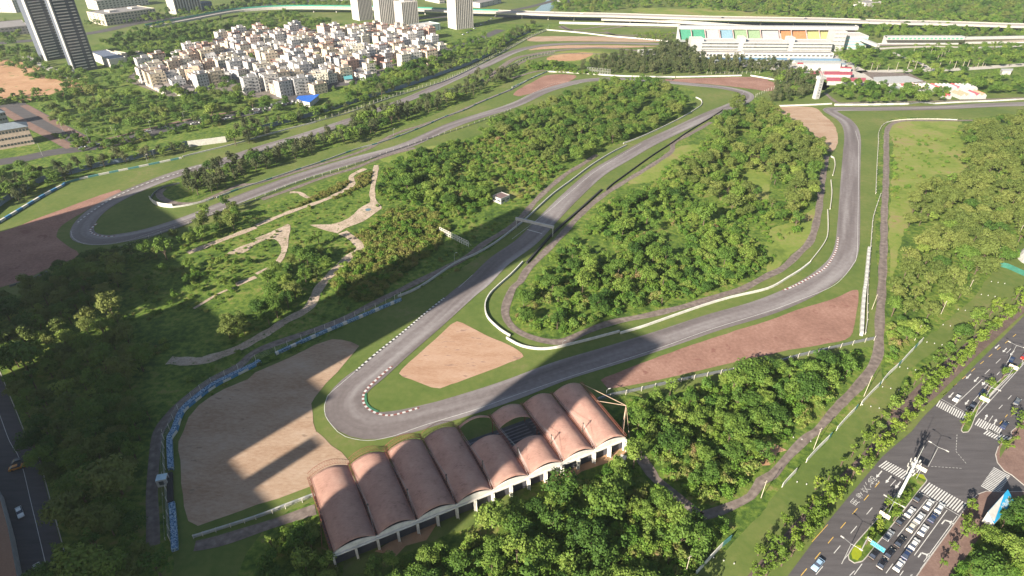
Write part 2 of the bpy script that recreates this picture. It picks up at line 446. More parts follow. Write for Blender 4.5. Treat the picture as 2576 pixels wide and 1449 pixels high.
def ribbon(name, pts, w, z, mat, vary=None):
    ns = normals(pts)
    o = strip_mesh(name, pts, w / 2, w / 2, z, mat)
    if vary:
        for i, p in enumerate(pts):
            k = vary(p)
            for s_, j in ((1, 2 * i), (-1, 2 * i + 1)):
                o.data.vertices[j].co = (p[0] + s_ * ns[i][0] * w / 2 * k, p[1] + s_ * ns[i][1] * w / 2 * k, z)
    return tag(o, kind='structure')
ribbon('race_track', LOOP, 11.6, Z[4], g_asph, near_w)
ribbon('pit_lane', smooth(PG('01:2300,820 |02:0,605 200,550 500,505 900,483 1400,525 1800,560'), 4), 7, Z[4], g_serv)
ribbon('pit_lane', smooth(PG('03:1000,500 1300,480 1700,470 2100,480 2576,460'), 4), 9, Z[3], g_conc)
# kart tracks beyond the main straight
for s_ in ('02:480,265 560,300 700,295 1000,260 1300,275 1650,280', '02:500,260 620,310 900,330 1100,355 1500,350 1640,330', '02:900,300 1100,270 1180,260', '02:940,320 1060,360 1250,375'):
    ribbon('kart_track', smooth(PG(s_), 4), 6, Z[3], g_serv)
SERV = ['03:2300,1210 1800,1215 1400,1215 1260,1240 1200,1310 1190,1440 |13:1190,150 1185,400 1170,700 1165,1000 1145,1440 |23:1125,300 1115,600 1095,700 1030,830 900,1000 700,1200 480,1449 |33:400,50 200,250 50,430 |32:2500,500 2400,650 2100,790 1900,850',
        '13:590,120 550,350 520,600 495,750 430,970 300,1110 150,1250 0,1325 |22:2300,20 2150,60 1800,170 1400,270 1000,350 700,460 550,530 400,545 200,500 50,430 |21:2530,330 2510,200 |12:10,1449 80,1390 150,1270 260,1160 420,1000 560,850 700,700 900,530 1100,400 1350,250 1600,80 |02:1620,1440 1750,1370 1900,1290 2000,1230',
        '12:850,110 700,210 550,300 400,420 250,560 130,700 0,830 |11:2500,880 2300,1000 2100,1150 1800,1300 |21:1400,50 1100,200 800,350 400,490 0,640 |20:2400,790 2100,950 1850,1140 1700,1300 1600,1440 |30:1560,200 1530,600 1540,900 1540,1150',
        '31:600,780 300,880 0,980 |30:2200,1100 1960,1150',
        '01:2576,900 2300,1010 2000,1140 1700,1250 1400,1350 |11:1100,60 700,190 300,310 0,400 |10:2400,420 2150,530 2000,590 1800,600 1650,560 1600,500 1650,450',
        '11:1600,40 1250,140 1000,240 700,330 400,440 60,560', '32:1130,90 1300,270 1450,480 1600,600 1700,680 1900,850',
        '02:0,680 200,590 500,540 900,545 1300,560',
        '02:0,790 200,730 350,712 700,730 1000,752 1300,768 1640,770 2310,755', '03:0,770 190,810', '03:580,940 660,1010 740,1040 |03:1000,1030 1700,1020 2576,985']
for s_ in SERV:
    ribbon('service_road', smooth(PG(s_), 3), 4.0, Z[3], g_serv, lambda p: (0.72 if p[0] > 45 and p[1] < 165 else 0.93) + 0.1 * math.sin(p[0] * 0.21 + p[1] * 0.17))
for s_, w_ in (('11:0,825 330,690 700,560 900,460 970,400 965,320 1100,250', 3.8), ('11:1210,215 1195,330 1170,480 1185,600', 3.6), ('11:870,890 980,960 1050,1050 950,1130 800,1270 640,1445 |21:530,200 300,330 150,430 0,515 |20:2400,610 2100,715 1950,740 1700,730', 5.0),
               ('11:340,490 430,490 520,540 620,545', 2.8), ('11:0,960 150,900 300,840 300,960 280,1090 180,1220 0,1310', 2.6), ('10:1890,1100 2200,980 2576,840', 4.4), ('10:2370,1420 2576,1340', 3.6), ('20:1950,210 2200,60 2350,0', 1.6)):
    ribbon('dirt_path', smooth(PG(s_), 2), w_, Z[4], g_dirt, lambda p: 0.8 + 0.35 * abs(math.sin(p[0] * 0.35) * math.cos(p[1] * 0.23)))
patch('dirt_clearing', '11:1130,600 1190,560 1270,650 1200,700 1080,780 900,850 820,900 730,880 540,815 750,810 930,750 1030,660', Z[5], g_dirt, 0.25)
patch('dirt_clearing', '10:2290,1105 2430,1030 2576,980 |11:100,925 200,880 320,805 350,850 325,960 310,1080 240,1210 190,1200 255,1080 235,1000 150,955 0,1010 |10:2450,1100', Z[5], g_dirt, 0.2, step=2.5)
patch('puddle', '11:1100,660 1130,650 1160,658 1150,672 1110,678', Z[6], g_water, 0.05, step=1.0)
# painted lines
w_paint = flat('white_paint', (0.50, 0.50, 0.49), 0.6)
y_paint = flat('yellow_paint', (0.55, 0.36, 0.08), 0.6)
r_paint = flat('red_paint', (0.19, 0.07, 0.062), 0.6)
k_paint = flat('dark_paint', (0.05, 0.05, 0.05), 0.7)
def edge_line(s, w=0.17):
    tag(strip_mesh('track_line', smooth(PG(s), 2.5), w / 2, w / 2, Z[6], w_paint), kind='structure')
for s_ in ('21:1000,845 830,990 720,1090 690,1180 700,1290 760,1380 |31:820,0 900,50 1050,85 1200,85 1400,40 1500,5 |21:1700,1382 2200,1230 |22:0,1095 600,890 1200,700 1560,580 2000,420 2576,240 |23:300,130 620,0 |13:750,1350 850,1220 895,1100 905,700 912,0 |03:912,1440 880,1320',
           '12:0,960 400,650 850,270 1300,0', '11:2180,1320 2040,1449', '10:715,880 740,950 850,1007 1000,1017 1200,997 1500,905 2000,735 2576,535 |11:500,350 1000,195', '12:150,865 300,905',
           '02:80,1000 400,850 580,825', '02:640,855 700,830', '02:2310,950 2330,930'):
    edge_line(s_)
def kerb(s, mats, label, w=1.0, d=1.1):
    pts = smooth(PG(s), d)
    o = strip_mesh('kerb', pts, w / 2, w / 2, Z[7], mats[0])
    o.data.materials.append(mats[1])
    for i, p in enumerate(o.data.polygons):
        p.material_index = i % 2
    for k, v in enumerate(o.data.vertices):
        v.co.z += 0.05 if k % 2 else 0
    tag(o, label, 'kerb', None)
kerb('21:1370,790 1230,910 1110,1030 1078,1110 1100,1190 1180,1250 1300,1285 1420,1275 1640,1210', (r_paint, w_paint), 'red and white kerb round the inside of the near hairpin', 0.85, 1.0)
kerb('21:1000,845 1200,670 1500,430 1700,260 1900,100', (k_paint, w_paint), 'dark and white kerb beside the straight into the near hairpin', 0.9, 0.95)
kerb('10:775,800 900,700 1100,570 1300,470 1500,390 1800,295 1950,240 2120,190', (g_asph, w_paint), 'white dashed kerb on the outside of the far left hairpin', 0.9, 1.6)
kerb('10:980,800 910,870 960,915 1080,935 1160,930', (r_paint, w_paint), 'red and white kerb inside the far left hairpin', 0.9, 1.3)
kerb('13:705,940 690,1050 640,1160 560,1260 400,1360 235,1445 |23:150,25', (r_paint, w_paint), 'red and white kerb on the inside of the long right bend', 0.9, 1.2)
gp = flat('green_paint', (0.04, 0.14, 0.08), 0.6)
tag(strip_mesh('green_strip', smooth(PG('21:1100,1060 1105,1150 1150,1210 1230,1250'), 1.5), 0.5, 0.6, Z[6], gp), kind='structure')
# ---------------------------------------------------------------- plants
NP = np.random.default_rng(11)
lm_broad = leaf_mat('broad_leaves', [(0.030, 0.072, 0.014), (0.066, 0.130, 0.022), (0.115, 0.185, 0.032), (0.185, 0.240, 0.048)])
lm_olive = leaf_mat('olive_leaves', [(0.075, 0.110, 0.026), (0.115, 0.152, 0.036), (0.165, 0.190, 0.050)])
lm_cas = leaf_mat('casuarina_needles', [(0.045, 0.066, 0.026), (0.078, 0.098, 0.040), (0.120, 0.132, 0.060)])
lm_street = leaf_mat('street_leaves', [(0.070, 0.125, 0.018), (0.115, 0.180, 0.024), (0.180, 0.240, 0.034)])
lm_shrub = leaf_mat('shrub_leaves', [(0.046, 0.112, 0.016), (0.093, 0.180, 0.024), (0.155, 0.232, 0.038), (0.186, 0.165, 0.061)])
lm_scrub = leaf_mat('scrub_leaves', [(0.070, 0.105, 0.022), (0.125, 0.155, 0.034), (0.185, 0.195, 0.050), (0.190, 0.150, 0.062)])
lm_pod = leaf_mat('podded_leaves', [(0.045, 0.110, 0.020), (0.075, 0.150, 0.028), (0.110, 0.190, 0.036), (0.160, 0.210, 0.048), (0.220, 0.150, 0.080)])
lm_palm = leaf_mat('palm_fronds', [(0.046, 0.090, 0.016), (0.093, 0.150, 0.027), (0.139, 0.195, 0.041)])
m_bark = flat('bark', (0.10, 0.075, 0.055), 0.9)
m_pale_bark = flat('pale_bark', (0.30, 0.27, 0.23), 0.9)
def crown_mesh(name, lobes, leaf, per_area, mat, seed, droop=0.0, elong=1.0, jit=0.35):
    """leaf clumps scattered through the shells of many lobes; lobes = (x, y, z, rx, rz)"""
    r = np.random.default_rng(seed)
    cs, ns, ss = [], [], []
    for (x, y, z, rx, rz) in lobes:
        n = max(14, int(per_area * rx * (rx + rz) * 6.3))
        d = r.normal(size=(n, 3)); d /= np.linalg.norm(d, axis=1)[:, None]
        d[:, 2] = np.where(d[:, 2] < -0.35, -d[:, 2], d[:, 2])
        rad = r.uniform(0.62, 1.06, size=(n, 1))
        p = d * rad * np.array([rx, rx, rz]) + np.array([x, y, z])
        cs.append(p); nn = d + r.normal(size=(n, 3)) * jit; nn[:, 2] += 0.25; ns.append(nn / np.linalg.norm(nn, axis=1)[:, None])
        ss.append(r.uniform(0.6, 1.3, size=n) * leaf)
    c = np.concatenate(cs); nrm = np.concatenate(ns); sz = np.concatenate(ss)
    n = len(c)
    t = np.cross(nrm, r.normal(size=(n, 3))); t /= np.linalg.norm(t, axis=1)[:, None]
    b = np.cross(nrm, t)
    if droop:
        t = t * (1 - droop) + np.array([0, 0, -1.0]) * droop; t /= np.linalg.norm(t, axis=1)[:, None]
    s = sz[:, None]
    v = np.empty((n, 5, 3))
    v[:, 0] = c - t * s * elong; v[:, 1] = c + b * s * 0.75 - nrm * s * 0.15; v[:, 2] = c + t * s * elong * 0.8 + b * s * 0.45
    v[:, 3] = c + t * s * elong * 0.9 - b * s * 0.4; v[:, 4] = c - b * s * 0.8 - nrm * s * 0.15
    v = v.reshape(-1, 3)
    me = D.meshes.new(name)
    me.vertices.add(5 * n); me.vertices.foreach_set('co', v.ravel())
    me.loops.add(5 * n); me.loops.foreach_set('vertex_index', np.arange(5 * n, dtype=np.int32))
    me.polygons.add(n); me.polygons.foreach_set('loop_start', np.arange(0, 5 * n, 5, dtype=np.int32))
    me.polygons.foreach_set('loop_total', np.full(n, 5, dtype=np.int32))
    me.update(calc_edges=True); me.validate()
    me.materials.append(mat)
    return me
def trunk_mesh(name, h, r0, mat, limbs, seed, lean=0.0):
    r = random.Random(seed); m = MB()
    m.tube((0, 0, -0.2), (lean * 0.4, 0, h * 0.55), r0, r0 * 0.7, 7)
    m.tube((lean * 0.4, 0, h * 0.55), (lean, 0, h), r0 * 0.7, r0 * 0.3, 6)
    for x, y, z in limbs:
        m.tube((lean * 0.3, 0, h * r.uniform(0.35, 0.6)), (x, y, z), r0 * 0.4, r0 * 0.12, 5)
    me = D.meshes.new(name); me.from_pydata(m.v, [], m.f); me.materials.append(mat); me.update()
    return me
PROTO = {}   # kind -> list of (crown mesh, trunk mesh)
def lobes_round(rr, R, h0, h1, n, k=0.42):
    out = []; sx = rr.uniform(0.8, 1.25); tw = rr.uniform(0, 3)
    for i in range(n):
        a = rr.uniform(0, 2 * math.pi); q = math.sqrt(rr.uniform(0.0, 1)) * R * 0.66
        z = h0 + (h1 - h0) * rr.uniform(0.35, 0.92) * (1 - 0.5 * (q / R) ** 2)
        s = R * rr.uniform(0.22, 0.46) * k / 0.42
        x, y = q * math.cos(a) * sx, q * math.sin(a) / sx
        out.append((x * math.cos(tw) - y * math.sin(tw), x * math.sin(tw) + y * math.cos(tw), z, s, s * rr.uniform(0.65, 0.95)))
    return out
def make_kind(kind, n, fn):
    PROTO[kind] = [fn(random.Random(hash_(kind) + i * 17), i) for i in range(n)]
def hash_(s):
    return sum((i + 1) * ord(c) for i, c in enumerate(s))
def f_broad(leaf, dens, mat, H=8.0, R=3.4, n=15, vary=0.3):
    def f(r, i):
        q = r.uniform(1 - vary, 1 + vary); RR, HH = R * q, H * r.uniform(0.85, 1.2) * (0.6 + 0.4 * q)
        lb = lobes_round(r, RR, HH * 0.20, HH, max(6, int(n * q)))
        cm = crown_mesh('crown', lb, leaf, dens, mat, r.randrange(9999), jit=0.45)
        cm['ext'] = [RR]
        tm = trunk_mesh('trunk', HH * 0.6, 0.22, m_bark, [(l[0] * 0.8, l[1] * 0.8, l[2]) for l in lb[:5]], i)
        return cm, tm
    return f
def f_cas(leaf, dens):
    def f(r, i):
        H = 9.5 * r.uniform(0.85, 1.1); lb = []; R = 2.5 * r.uniform(0.8, 1.15)
        for k in range(13):
            a = r.uniform(0, 6.28); q = math.sqrt(r.random()) * R * 0.75
            s = r.uniform(0.75, 1.25)
            lb.append((q * math.cos(a), q * math.sin(a), H * r.uniform(0.25, 0.88) * (1 - 0.28 * q / R), s, s * r.uniform(1.3, 2.0)))
        cm = crown_mesh('crown', lb, leaf, dens, lm_cas, r.randrange(9999), droop=0.2, elong=1.5, jit=0.8)
        tm = trunk_mesh('trunk', H * 0.85, 0.2, m_bark, [(l[0], l[1], l[2]) for l in lb[:4]], i)
        return cm, tm
    return f
make_kind('broad', 8, f_broad(0.26, 3.0, lm_broad, H=7.8, R=3.4, n=17, vary=0.38))
make_kind('olive', 6, f_broad(0.26, 3.0, lm_olive, H=8.0, R=3.8, n=20, vary=0.28))
make_kind('cas', 6, f_cas(0.24, 3.0))
make_kind('street', 5, f_broad(0.22, 4.5, lm_street, H=5.2, R=1.9, n=10, vary=0.2))
def f_bush(mat, leaf=0.24, dens=4.0, H=3.2, R=2.3, n=8):
    def f(r, i):
        lb = [(x, y, z * 0.8, s, q) for x, y, z, s, q in lobes_round(r, R, 0.0, H, n, 0.5)]
        return crown_mesh('crown', lb, leaf, dens, mat, r.randrange(9999), jit=0.6), trunk_mesh('trunk', H * 0.5, 0.09, m_bark, [(l[0] * .8, l[1] * .8, l[2]) for l in lb[:4]], i)
    return f
make_kind('shrub', 4, f_bush(lm_shrub))
make_kind('scrub', 4, f_bush(lm_scrub, 0.22, 4.0, 2.2, 2.3, 8))
make_kind('pod', 4, f_bush(lm_pod, 0.26, 3.4, 5.2, 2.6, 11))
def f_palm(r, i):
    m = MB(); H = 8.5
    for k in range(17):
        a = k * 2.4 + r.uniform(-0.2, 0.2); L = r.uniform(2.3, 3.0); up = r.uniform(-0.1, 1.0)
        prev = Vector((0, 0, H)); w0 = 0.10
        for j in range(1, 6):
            t = j / 5
            q = Vector((math.cos(a) * L * t, math.sin(a) * L * t, H + up * t * 1.6 - 2.1 * t * t))
            w1 = 0.55 * math.sin(math.pi * min(t, 0.92))
            s = Vector((-math.sin(a), math.cos(a), 0))
            for sg in (-1, 1):
                m.face([prev, q, q + s * w1 * sg - Vector((0, 0, 0.2)), prev + s * w0 * sg - Vector((0, 0, 0.15))])
            prev, w0 = q, w1
    me = D.meshes.new('crown'); me.from_pydata(m.v, [], m.f); me.materials.append(lm_palm); me.update()
    t = MB(); t.tube((0, 0, -0.2), (0.1, 0, 4), 0.24, 0.18, 8); t.tube((0.1, 0, 4), (0, 0, H + 0.1), 0.18, 0.13, 8)
    tm = D.meshes.new('trunk'); tm.from_pydata(t.v, [], t.f); tm.materials.append(m_pale_bark); tm.update()
    return me, tm
make_kind('palm', 3, f_palm)

# plants: (kind, x, y, scale, zone)
PL = []
GRID = {}
def free(x, y, d):
    cx, cy = int(x // 6), int(y // 6)
    for i in range(cx - 2, cx + 3):
        for j in range(cy - 2, cy + 3):
            for (a, b, e) in GRID.get((i, j), ()):
                if (a - x) ** 2 + (b - y) ** 2 < ((d + e) / 2) ** 2:
                    return False
    GRID.setdefault((cx, cy), []).append((x, y, d))
    return True
KEEP = []   # ribbons that plants keep off: (points, half width)
def blocked(x, y):
    c = (int(x // 8), int(y // 8))
    for i in (-1, 0, 1):
        for j in (-1, 0, 1):
            for a, b, w in KEEPG.get((c[0] + i, c[1] + j), ()):
                if (a - x) ** 2 + (b - y) ** 2 < w * w:
                    return True
    return False
KEEPG = {}
def keep_off(pts, w):
    for a, b in pts:
        KEEPG.setdefault((int(a // 8), int(b // 8)), []).append((a, b, w))
keep_off(LOOP, 8.0)
for s_ in SERV:
    keep_off(smooth(PG(s_), 2), 4.2)
for s_ in ('11:0,825 330,690 700,560 900,460 970,400 965,320 1100,250', '11:1210,215 1195,330 1170,480 1185,600', '11:870,890 980,960 1050,1050 950,1130 800,1270 640,1445 |21:530,200 300,330 150,430 0,515 |20:2400,610 2100,715 1950,740', '11:540,815 750,810 930,750 1030,660 1180,620', '11:900,850 1000,800 1100,760 1200,700', '10:1890,1100 2200,980 2576,840', '11:300,840 300,960 280,1090 180,1220 0,1310'):
    keep_off(smooth(PG(s_), 2), 3.0)
for s_ in ('V:845,1400 1000,1325 1180,1260 1340,1195 1480,1140 1580,1105', 'V:1400,1010 1545,1095', 'V:790,1220 800,1300 850,1390'):
    keep_off(smooth(PG(s_), 2), 3.6)
keep_off(smooth(PG('V:1000,1345 1100,1320 1250,1250'), 2), 4.0)
for s_, w in (('32:2150,1330 2500,940 |33:0,820 230,590 430,370 620,190 760,40 |23:880,1370 1080,1130 1300,920 1480,700 1700,480 1950,250 2200,40 |13:2430,1270 2560,1180', 6.0),
              ('11:640,790 760,850 860,850 960,800 1060,740 1170,690', 6.5), ('11:1140,600 1150,650', 4.5), ('11:230,1000 270,900', 4.0), ('F:1850,775 1890,790 1925,765', 6.0), ('V:380,830 450,800 520,830 480,900', 9.0), ('V:570,790 620,740 640,700', 7.0), ('V:470,870 400,960 450,1000', 9.0), ('V:1490,600 1530,640', 7.0), ('V:1660,560 1700,600 1690,640', 6.0), ('V:1900,440 1930,490', 9.0), ('V:1860,330 1880,360', 6.0), ('V:1360,790 1380,770', 5.0), ('V:1640,250 1600,300', 6.0)):
    keep_off(smooth(PG(s_, 2.0), 2), w)
def zone(poly, mix, gap, zname, smin=0.75, smax=1.25, fill=1.0, gapk=1.0, seed=None):
    """scatter plants in a polygon of map coordinates (given as the crowns show)"""
    pts = PG(poly, 3.0) if isinstance(poly, str) else poly
    rr = random.Random(seed if seed is not None else hash_(zname) + len(PL))
    xs = [p[0] for p in pts]; ys = [p[1] for p in pts]
    A = abs(sum(pts[i][0] * pts[(i + 1) % len(pts)][1] - pts[(i + 1) % len(pts)][0] * pts[i][1] for i in range(len(pts)))) / 2
    box = (max(xs) - min(xs)) * (max(ys) - min(ys))
    tries = int(box / (gap * gap) * 3.2 * fill)
    kinds = [k for k, w in mix for _ in range(w)]
    for _ in range(tries):
        x = rr.uniform(min(xs), max(xs)); y = rr.uniform(min(ys), max(ys))
        if not inside((x, y), pts) or blocked(x, y):
            continue
        k = rr.choice(kinds); s = smin + (smax - smin) * rr.random() ** 1.5 * 1.15
        if k in ('broad', 'olive') and rr.random() < 0.08: s *= 1.3
        g_ = gap * s * (0.6 if k in ('shrub', 'scrub') else 1.0)
        if k not in ('shrub', 'scrub') and not free(x, y, g_):
            continue
        PL.append((k, x, y, s, zname))
def row(poly, kind, gap, zname, smin=0.85, smax=1.15, side=0.5, seed=3):
    rr = random.Random(seed + hash_(zname)); pts = smooth(PG(poly, 3.4 if kind == 'street' else 2.0), gap)
    for x, y in pts:
        PL.append((kind, x + rr.uniform(-side, side), y + rr.uniform(-side, side), rr.uniform(smin, smax), zname))
B, S_, C_, O_ = 'broad', 'shrub', 'cas', 'olive'
# near and middle woods
zone('V:1540,1040 1620,995 1760,965 1900,925 2100,885 2190,875 2205,905 2175,980 2110,1070 2040,1140 1960,1230 1870,1330 1790,1449 1640,1500 1500,1500 1450,1380 1480,1300 1560,1220 1570,1140', [('pod', 4), (B, 4), (S_, 4)], 3.9, 'thicket right of the stand')
zone('V:870,1449 1000,1400 1100,1372 1200,1330 1330,1262 1420,1220 1500,1190 1560,1150 1640,1200 1700,1300 1750,1449 1700,1560 850,1560', [(B, 4), ('pod', 3), (S_, 4)], 4.0, 'thicket below the stand')
zone('V:670,1340 760,1300 800,1290 830,1360 850,1410 840,1500 660,1500', [(B, 3), (S_, 2)], 4.0, 'trees left of the stand', 0.7, 1.0)
zone('V:0,760 100,700 240,650 330,640 300,720 260,760 330,830 350,900 400,960 370,1060 385,1150 395,1260 380,1380 420,1500 120,1500 150,1350 100,1200 70,1100 40,1000 20,900 -60,800', [(B, 6), (O_, 3)], 4.6, 'shaded wood at the left', 0.9, 1.55, 1.6)
zone('V:330,830 500,800 620,780 600,900 520,900 420,1000 400,940', [(S_, 3)], 5.5, 'shaded clearing', 0.5, 1.0, 0.4)
zone('V:100,700 240,640 340,625 430,592 500,565 520,590 420,640 300,690 200,720', [(B, 5), (O_, 2)], 5.4, 'tree belt below the far left hairpin', 0.8, 1.2)
zone('V:500,570 520,530 570,505 600,515 608,550 560,595 510,605', [(B, 3), (O_, 2)], 5.2, 'clump by the left path', 0.9, 1.3)
zone('V:630,740 660,690 720,650 770,600 840,605 850,650 800,690 760,740 710,820 650,835 620,790', [(B, 5), (O_, 1)], 5.4, 'clump between the dirt paths', 0.8, 1.2, 0.7)
zone('V:540,810 590,795 615,830 570,850 540,845', [(O_, 2)], 4.5, 'clump above the near gravel trap', 0.7, 1.0)
zone('V:480,660 560,640 640,650 620,720 560,740 480,740 360,760 330,700 400,660', [(B, 2), (S_, 3)], 7.5, 'shaded brush', 0.6, 1.0, 0.5)
zone('V:830,690 880,600 980,520 1080,515 1135,560 1090,620 1020,670 930,755 850,730', [('scrub', 3), (S_, 1)], 2.8, 'brown scrub', 0.3, 1.2, 1.0)
zone('V:860,680 920,600 1000,530 1060,530 1100,600 1000,660 900,740', [('pod', 2), ('scrub', 4)], 5.5, 'brown scrub', 0.5, 0.9, 0.6)
zone('V:720,520 860,485 930,450 935,420 860,450 760,500', [('scrub', 1)], 2.6, 'brown scrub', 0.4, 0.9, 1.2)
zone('V:940,480 960,420 1030,385 1150,350 1180,400 1120,450 1200,420 1240,470 1230,520 1120,540 1050,510', [(B, 3), ('pod', 3), (S_, 4)], 4.2, 'wood left of the hut', 0.7, 1.15)
zone('V:1130,360 1240,330 1330,330 1420,420 1330,500 1250,450 1180,420', [('shrub', 5), ('scrub', 3), ('pod', 1)], 4.5, 'open brush above the hut', 0.5, 1.1, 0.55)
zone('V:1200,335 1260,300 1340,280 1390,258 1450,232 1520,212 1600,202 1660,215 1705,235 1725,262 1700,292 1640,322 1570,350 1500,372 1440,402 1390,412 1330,400 1320,350 1250,350', [(B, 7), (O_, 3)], 4.9, 'wood inside the upper loop', 0.8, 1.25)
zone('V:1285,800 1310,735 1350,690 1410,620 1490,560 1530,500 1590,480 1680,450 1740,500 1800,540 1860,560 1930,640 1940,680 1850,725 1750,755 1640,785 1540,815 1440,840 1350,845', [('pod', 6), (B, 4), (S_, 3)], 4.2, 'wood in the middle of the circuit', 0.7, 1.15)
zone('V:1800,310 1860,262 1930,262 1990,310 2040,340 2085,385 2070,450 2050,500 2000,520 1930,470 1880,420 1800,390', [(B, 4), (O_, 5)], 4.9, 'wood beside the long right bend', 0.85, 1.3)
zone('V:1860,400 1960,480 2040,510 2010,580 1960,560 1880,560 1820,520 1760,480 1700,440 1760,400', [(B, 2), (O_, 2), (S_, 2)], 6.0, 'wood beside the long right bend', 0.8, 1.25, 0.8)
zone('V:1640,440 1700,400 1790,340 1830,350 1790,430 1720,460', [('shrub', 2), (B, 1)], 6.5, 'open brush in the circuit', 0.6, 1.0, 0.6)
zone('V:2430,318 2600,290 2660,300 2660,560 2570,600 2520,660 2460,740 2400,790 2330,790 2240,790 2235,740 2290,640 2350,560 2280,560 2300,480 2420,450', [(O_, 7), (B, 1)], 5.0, 'olive wood at the right', 0.9, 1.3)
zone('V:2225,560 2260,470 2250,380 2240,600', [(S_, 1)], 4.5, 'hedge along the right service road', 0.6, 1.0)
zone('V:2225,790 2300,800 2420,790 2520,660 2570,620 2600,620 2540,700 2420,850 2300,960 2215,1070 2205,1000 2215,880', [('pod', 3), (B, 2), (S_, 3)], 4.2, 'thicket beside the long white hoarding', 0.6, 1.0)
zone('V:2205,1000 2215,1060 2100,1180 1960,1330 1850,1449 1880,1380 2020,1210 2130,1080', [(S_, 3), ('pod', 2)], 4.4, 'thicket beside the long white hoarding', 0.6, 0.95)
zone('V:190,700 300,645 500,578 700,505 930,418 1160,358 1300,345 1420,420 1330,515 1250,600 1150,672 1010,730 800,850 620,930 430,1040 330,900 260,760', [(S_, 3), ('scrub', 2)], 6.5, 'open brush in the left half of the circuit', 0.2, 0.6, 0.6)
zone('V:1290,780 1500,560 1700,400 1850,300 2030,350 2060,480 1940,660 1750,745 1450,835', [(S_, 1)], 9.0, 'open brush in the middle of the circuit', 0.3, 0.7, 1.0)
zone('V:2240,330 2420,320 2400,450 2290,560 2240,780 2225,600', [(S_, 1)], 12.0, 'open brush in the pale meadow', 0.3, 0.8, 0.7)
# between the two straights
zone('V:455,450 560,413 660,388 740,362 790,345 800,372 700,405 600,445 520,482 470,478', [(C_, 5), (B, 1)], 4.8, 'belt between the straights, left part', 0.95, 1.45)
zone('V:800,352 880,325 905,290 940,282 1010,270 1040,262 1060,285 1000,305 900,350 820,372', [(C_, 5), (B, 2)], 4.8, 'belt between the straights, middle part', 1.0, 1.55)
zone('V:1060,250 1130,232 1190,200 1240,185 1300,172 1310,188 1240,212 1160,248 1090,275 1050,290', [(C_, 4), (B, 1)], 5.4, 'belt between the straights, right part', 0.95, 1.4)
# beyond the outer wall
zone('V:-60,440 45,425 130,430 250,400 470,362 470,372 300,405 190,432 120,465 0,512 -60,530', [(B, 2), (C_, 3)], 5.0, 'belt beyond the perimeter wall, left', 0.8, 1.2)
zone('V:570,330 640,312 770,290 830,275 900,245 1000,205 1090,175 1180,148 1240,115 1290,82 1345,62 1345,75 1290,100 1240,135 1180,160 1100,185 1000,222 930,252 850,276 770,300 680,330 600,345', [(B, 4), (C_, 3)], 5.6, 'belt beyond the perimeter wall, right', 0.9, 1.35)
zone('V:110,285 150,265 250,240 330,240 420,232 500,240 560,222 640,240 700,262 760,270 690,285 600,295 500,310 400,325 250,345 180,330 130,300', [(B, 5), (O_, 2)], 7.0, 'park below the village', 0.9, 1.5)
zone('V:820,240 900,215 980,180 1080,150 1170,100 1230,95 1200,120 1100,165 1000,205 900,240', [(B, 3)], 6.2, 'trees right of the village', 0.8, 1.3, 0.8)
zone('V:250,110 330,80 420,62 520,62 640,42 740,35 760,48 840,62 700,82 560,98 480,108 440,135 420,165 350,205 300,222 250,205 300,170 330,140', [(B, 5)], 7.5, 'trees behind the village', 0.9, 1.5)
zone('V:380,130 420,110 470,115 440,160 400,180', [(B, 2)], 7.0, 'trees behind the village', 0.9, 1.4)
# top
zone('V:1455,170 1530,140 1640,132 1670,112 1700,105 1735,118 1765,146 1850,152 1960,158 1990,168 1980,182 1900,177 1800,182 1650,182 1480,176', [(C_, 6)], 5.2, 'dark belt before the pit building', 0.9, 1.5)
zone('V:1950,185 2030,175 2060,195 2062,215 2040,238 1990,250 1930,255 1950,225', [(C_, 5), (B, 1)], 5.4, 'belt beside the white control tower', 0.9, 1.5)
zone('V:2090,225 2130,205 2180,212 2240,218 2330,225 2390,232 2370,250 2300,256 2200,257 2105,252', [(B, 4)], 5.8, 'trees below the paddock', 0.8, 1.3)
zone('V:2095,128 2160,122 2200,135 2240,150 2200,172 2150,172 2110,150', [(B, 2), ('street', 3)], 6.5, 'trees right of the pit building', 1.0, 1.5)
zone('V:2230,140 2350,128 2450,118 2640,115 2640,160 2450,165 2300,165', [(B, 4), ('street', 1)], 7.0, 'park at the top right', 0.9, 1.4, 0.9)
zone('V:2260,180 2330,172 2450,190 2640,200 2640,235 2500,232 2400,215', [(B, 4)], 7.5, 'car park trees', 0.8, 1.3, 0.8)
zone('V:1590,86 1650,80 1690,82 1690,96 1640,98 1600,94', [('street', 1)], 4.5, 'bright bushes beside the grandstand', 0.8, 1.1)
zone('V:1440,168 1480,178 1620,185 1500,182 1350,172 1310,160 1400,158', [(S_, 2), (B, 1)], 5.0, 'brush before the pit lane', 0.7, 1.1)
zone('V:2160,58 2330,60 2460,70 2640,80 2640,92 2300,94 2180,96', [(B, 4)], 7.5, 'belt behind the far stand', 0.9, 1.4)
zone('V:1380,0 1440,-30 2700,-40 2700,66 2350,50 2160,44 2000,38 1850,26 1700,14 1560,20 1480,30 1400,24', [(B, 5), (O_, 2), (S_, 3)], 11.0, 'woods beyond the highway', 1.0, 1.7, 0.9)
zone('V:820,-15 900,0 930,20 860,25 760,20', [(B, 4)], 9.0, 'trees beyond the highway', 0.9, 1.4)
zone('V:560,-25 700,-10 860,10 720,25 600,20', [(B, 4)], 9.0, 'trees beyond the highway', 0.9, 1.4, 0.6)
zone('V:-80,120 60,118 110,150 130,190 60,180 -80,150', [(B, 3)], 7.5, 'trees left of the dark towers', 0.9, 1.4)
zone('V:60,185 130,172 230,190 260,220 160,245 80,250 0,262 -60,262 0,240 100,238 220,215', [(B, 1), (S_, 3)], 6.5, 'scrub round the bare soil', 0.7, 1.2, 0.8)
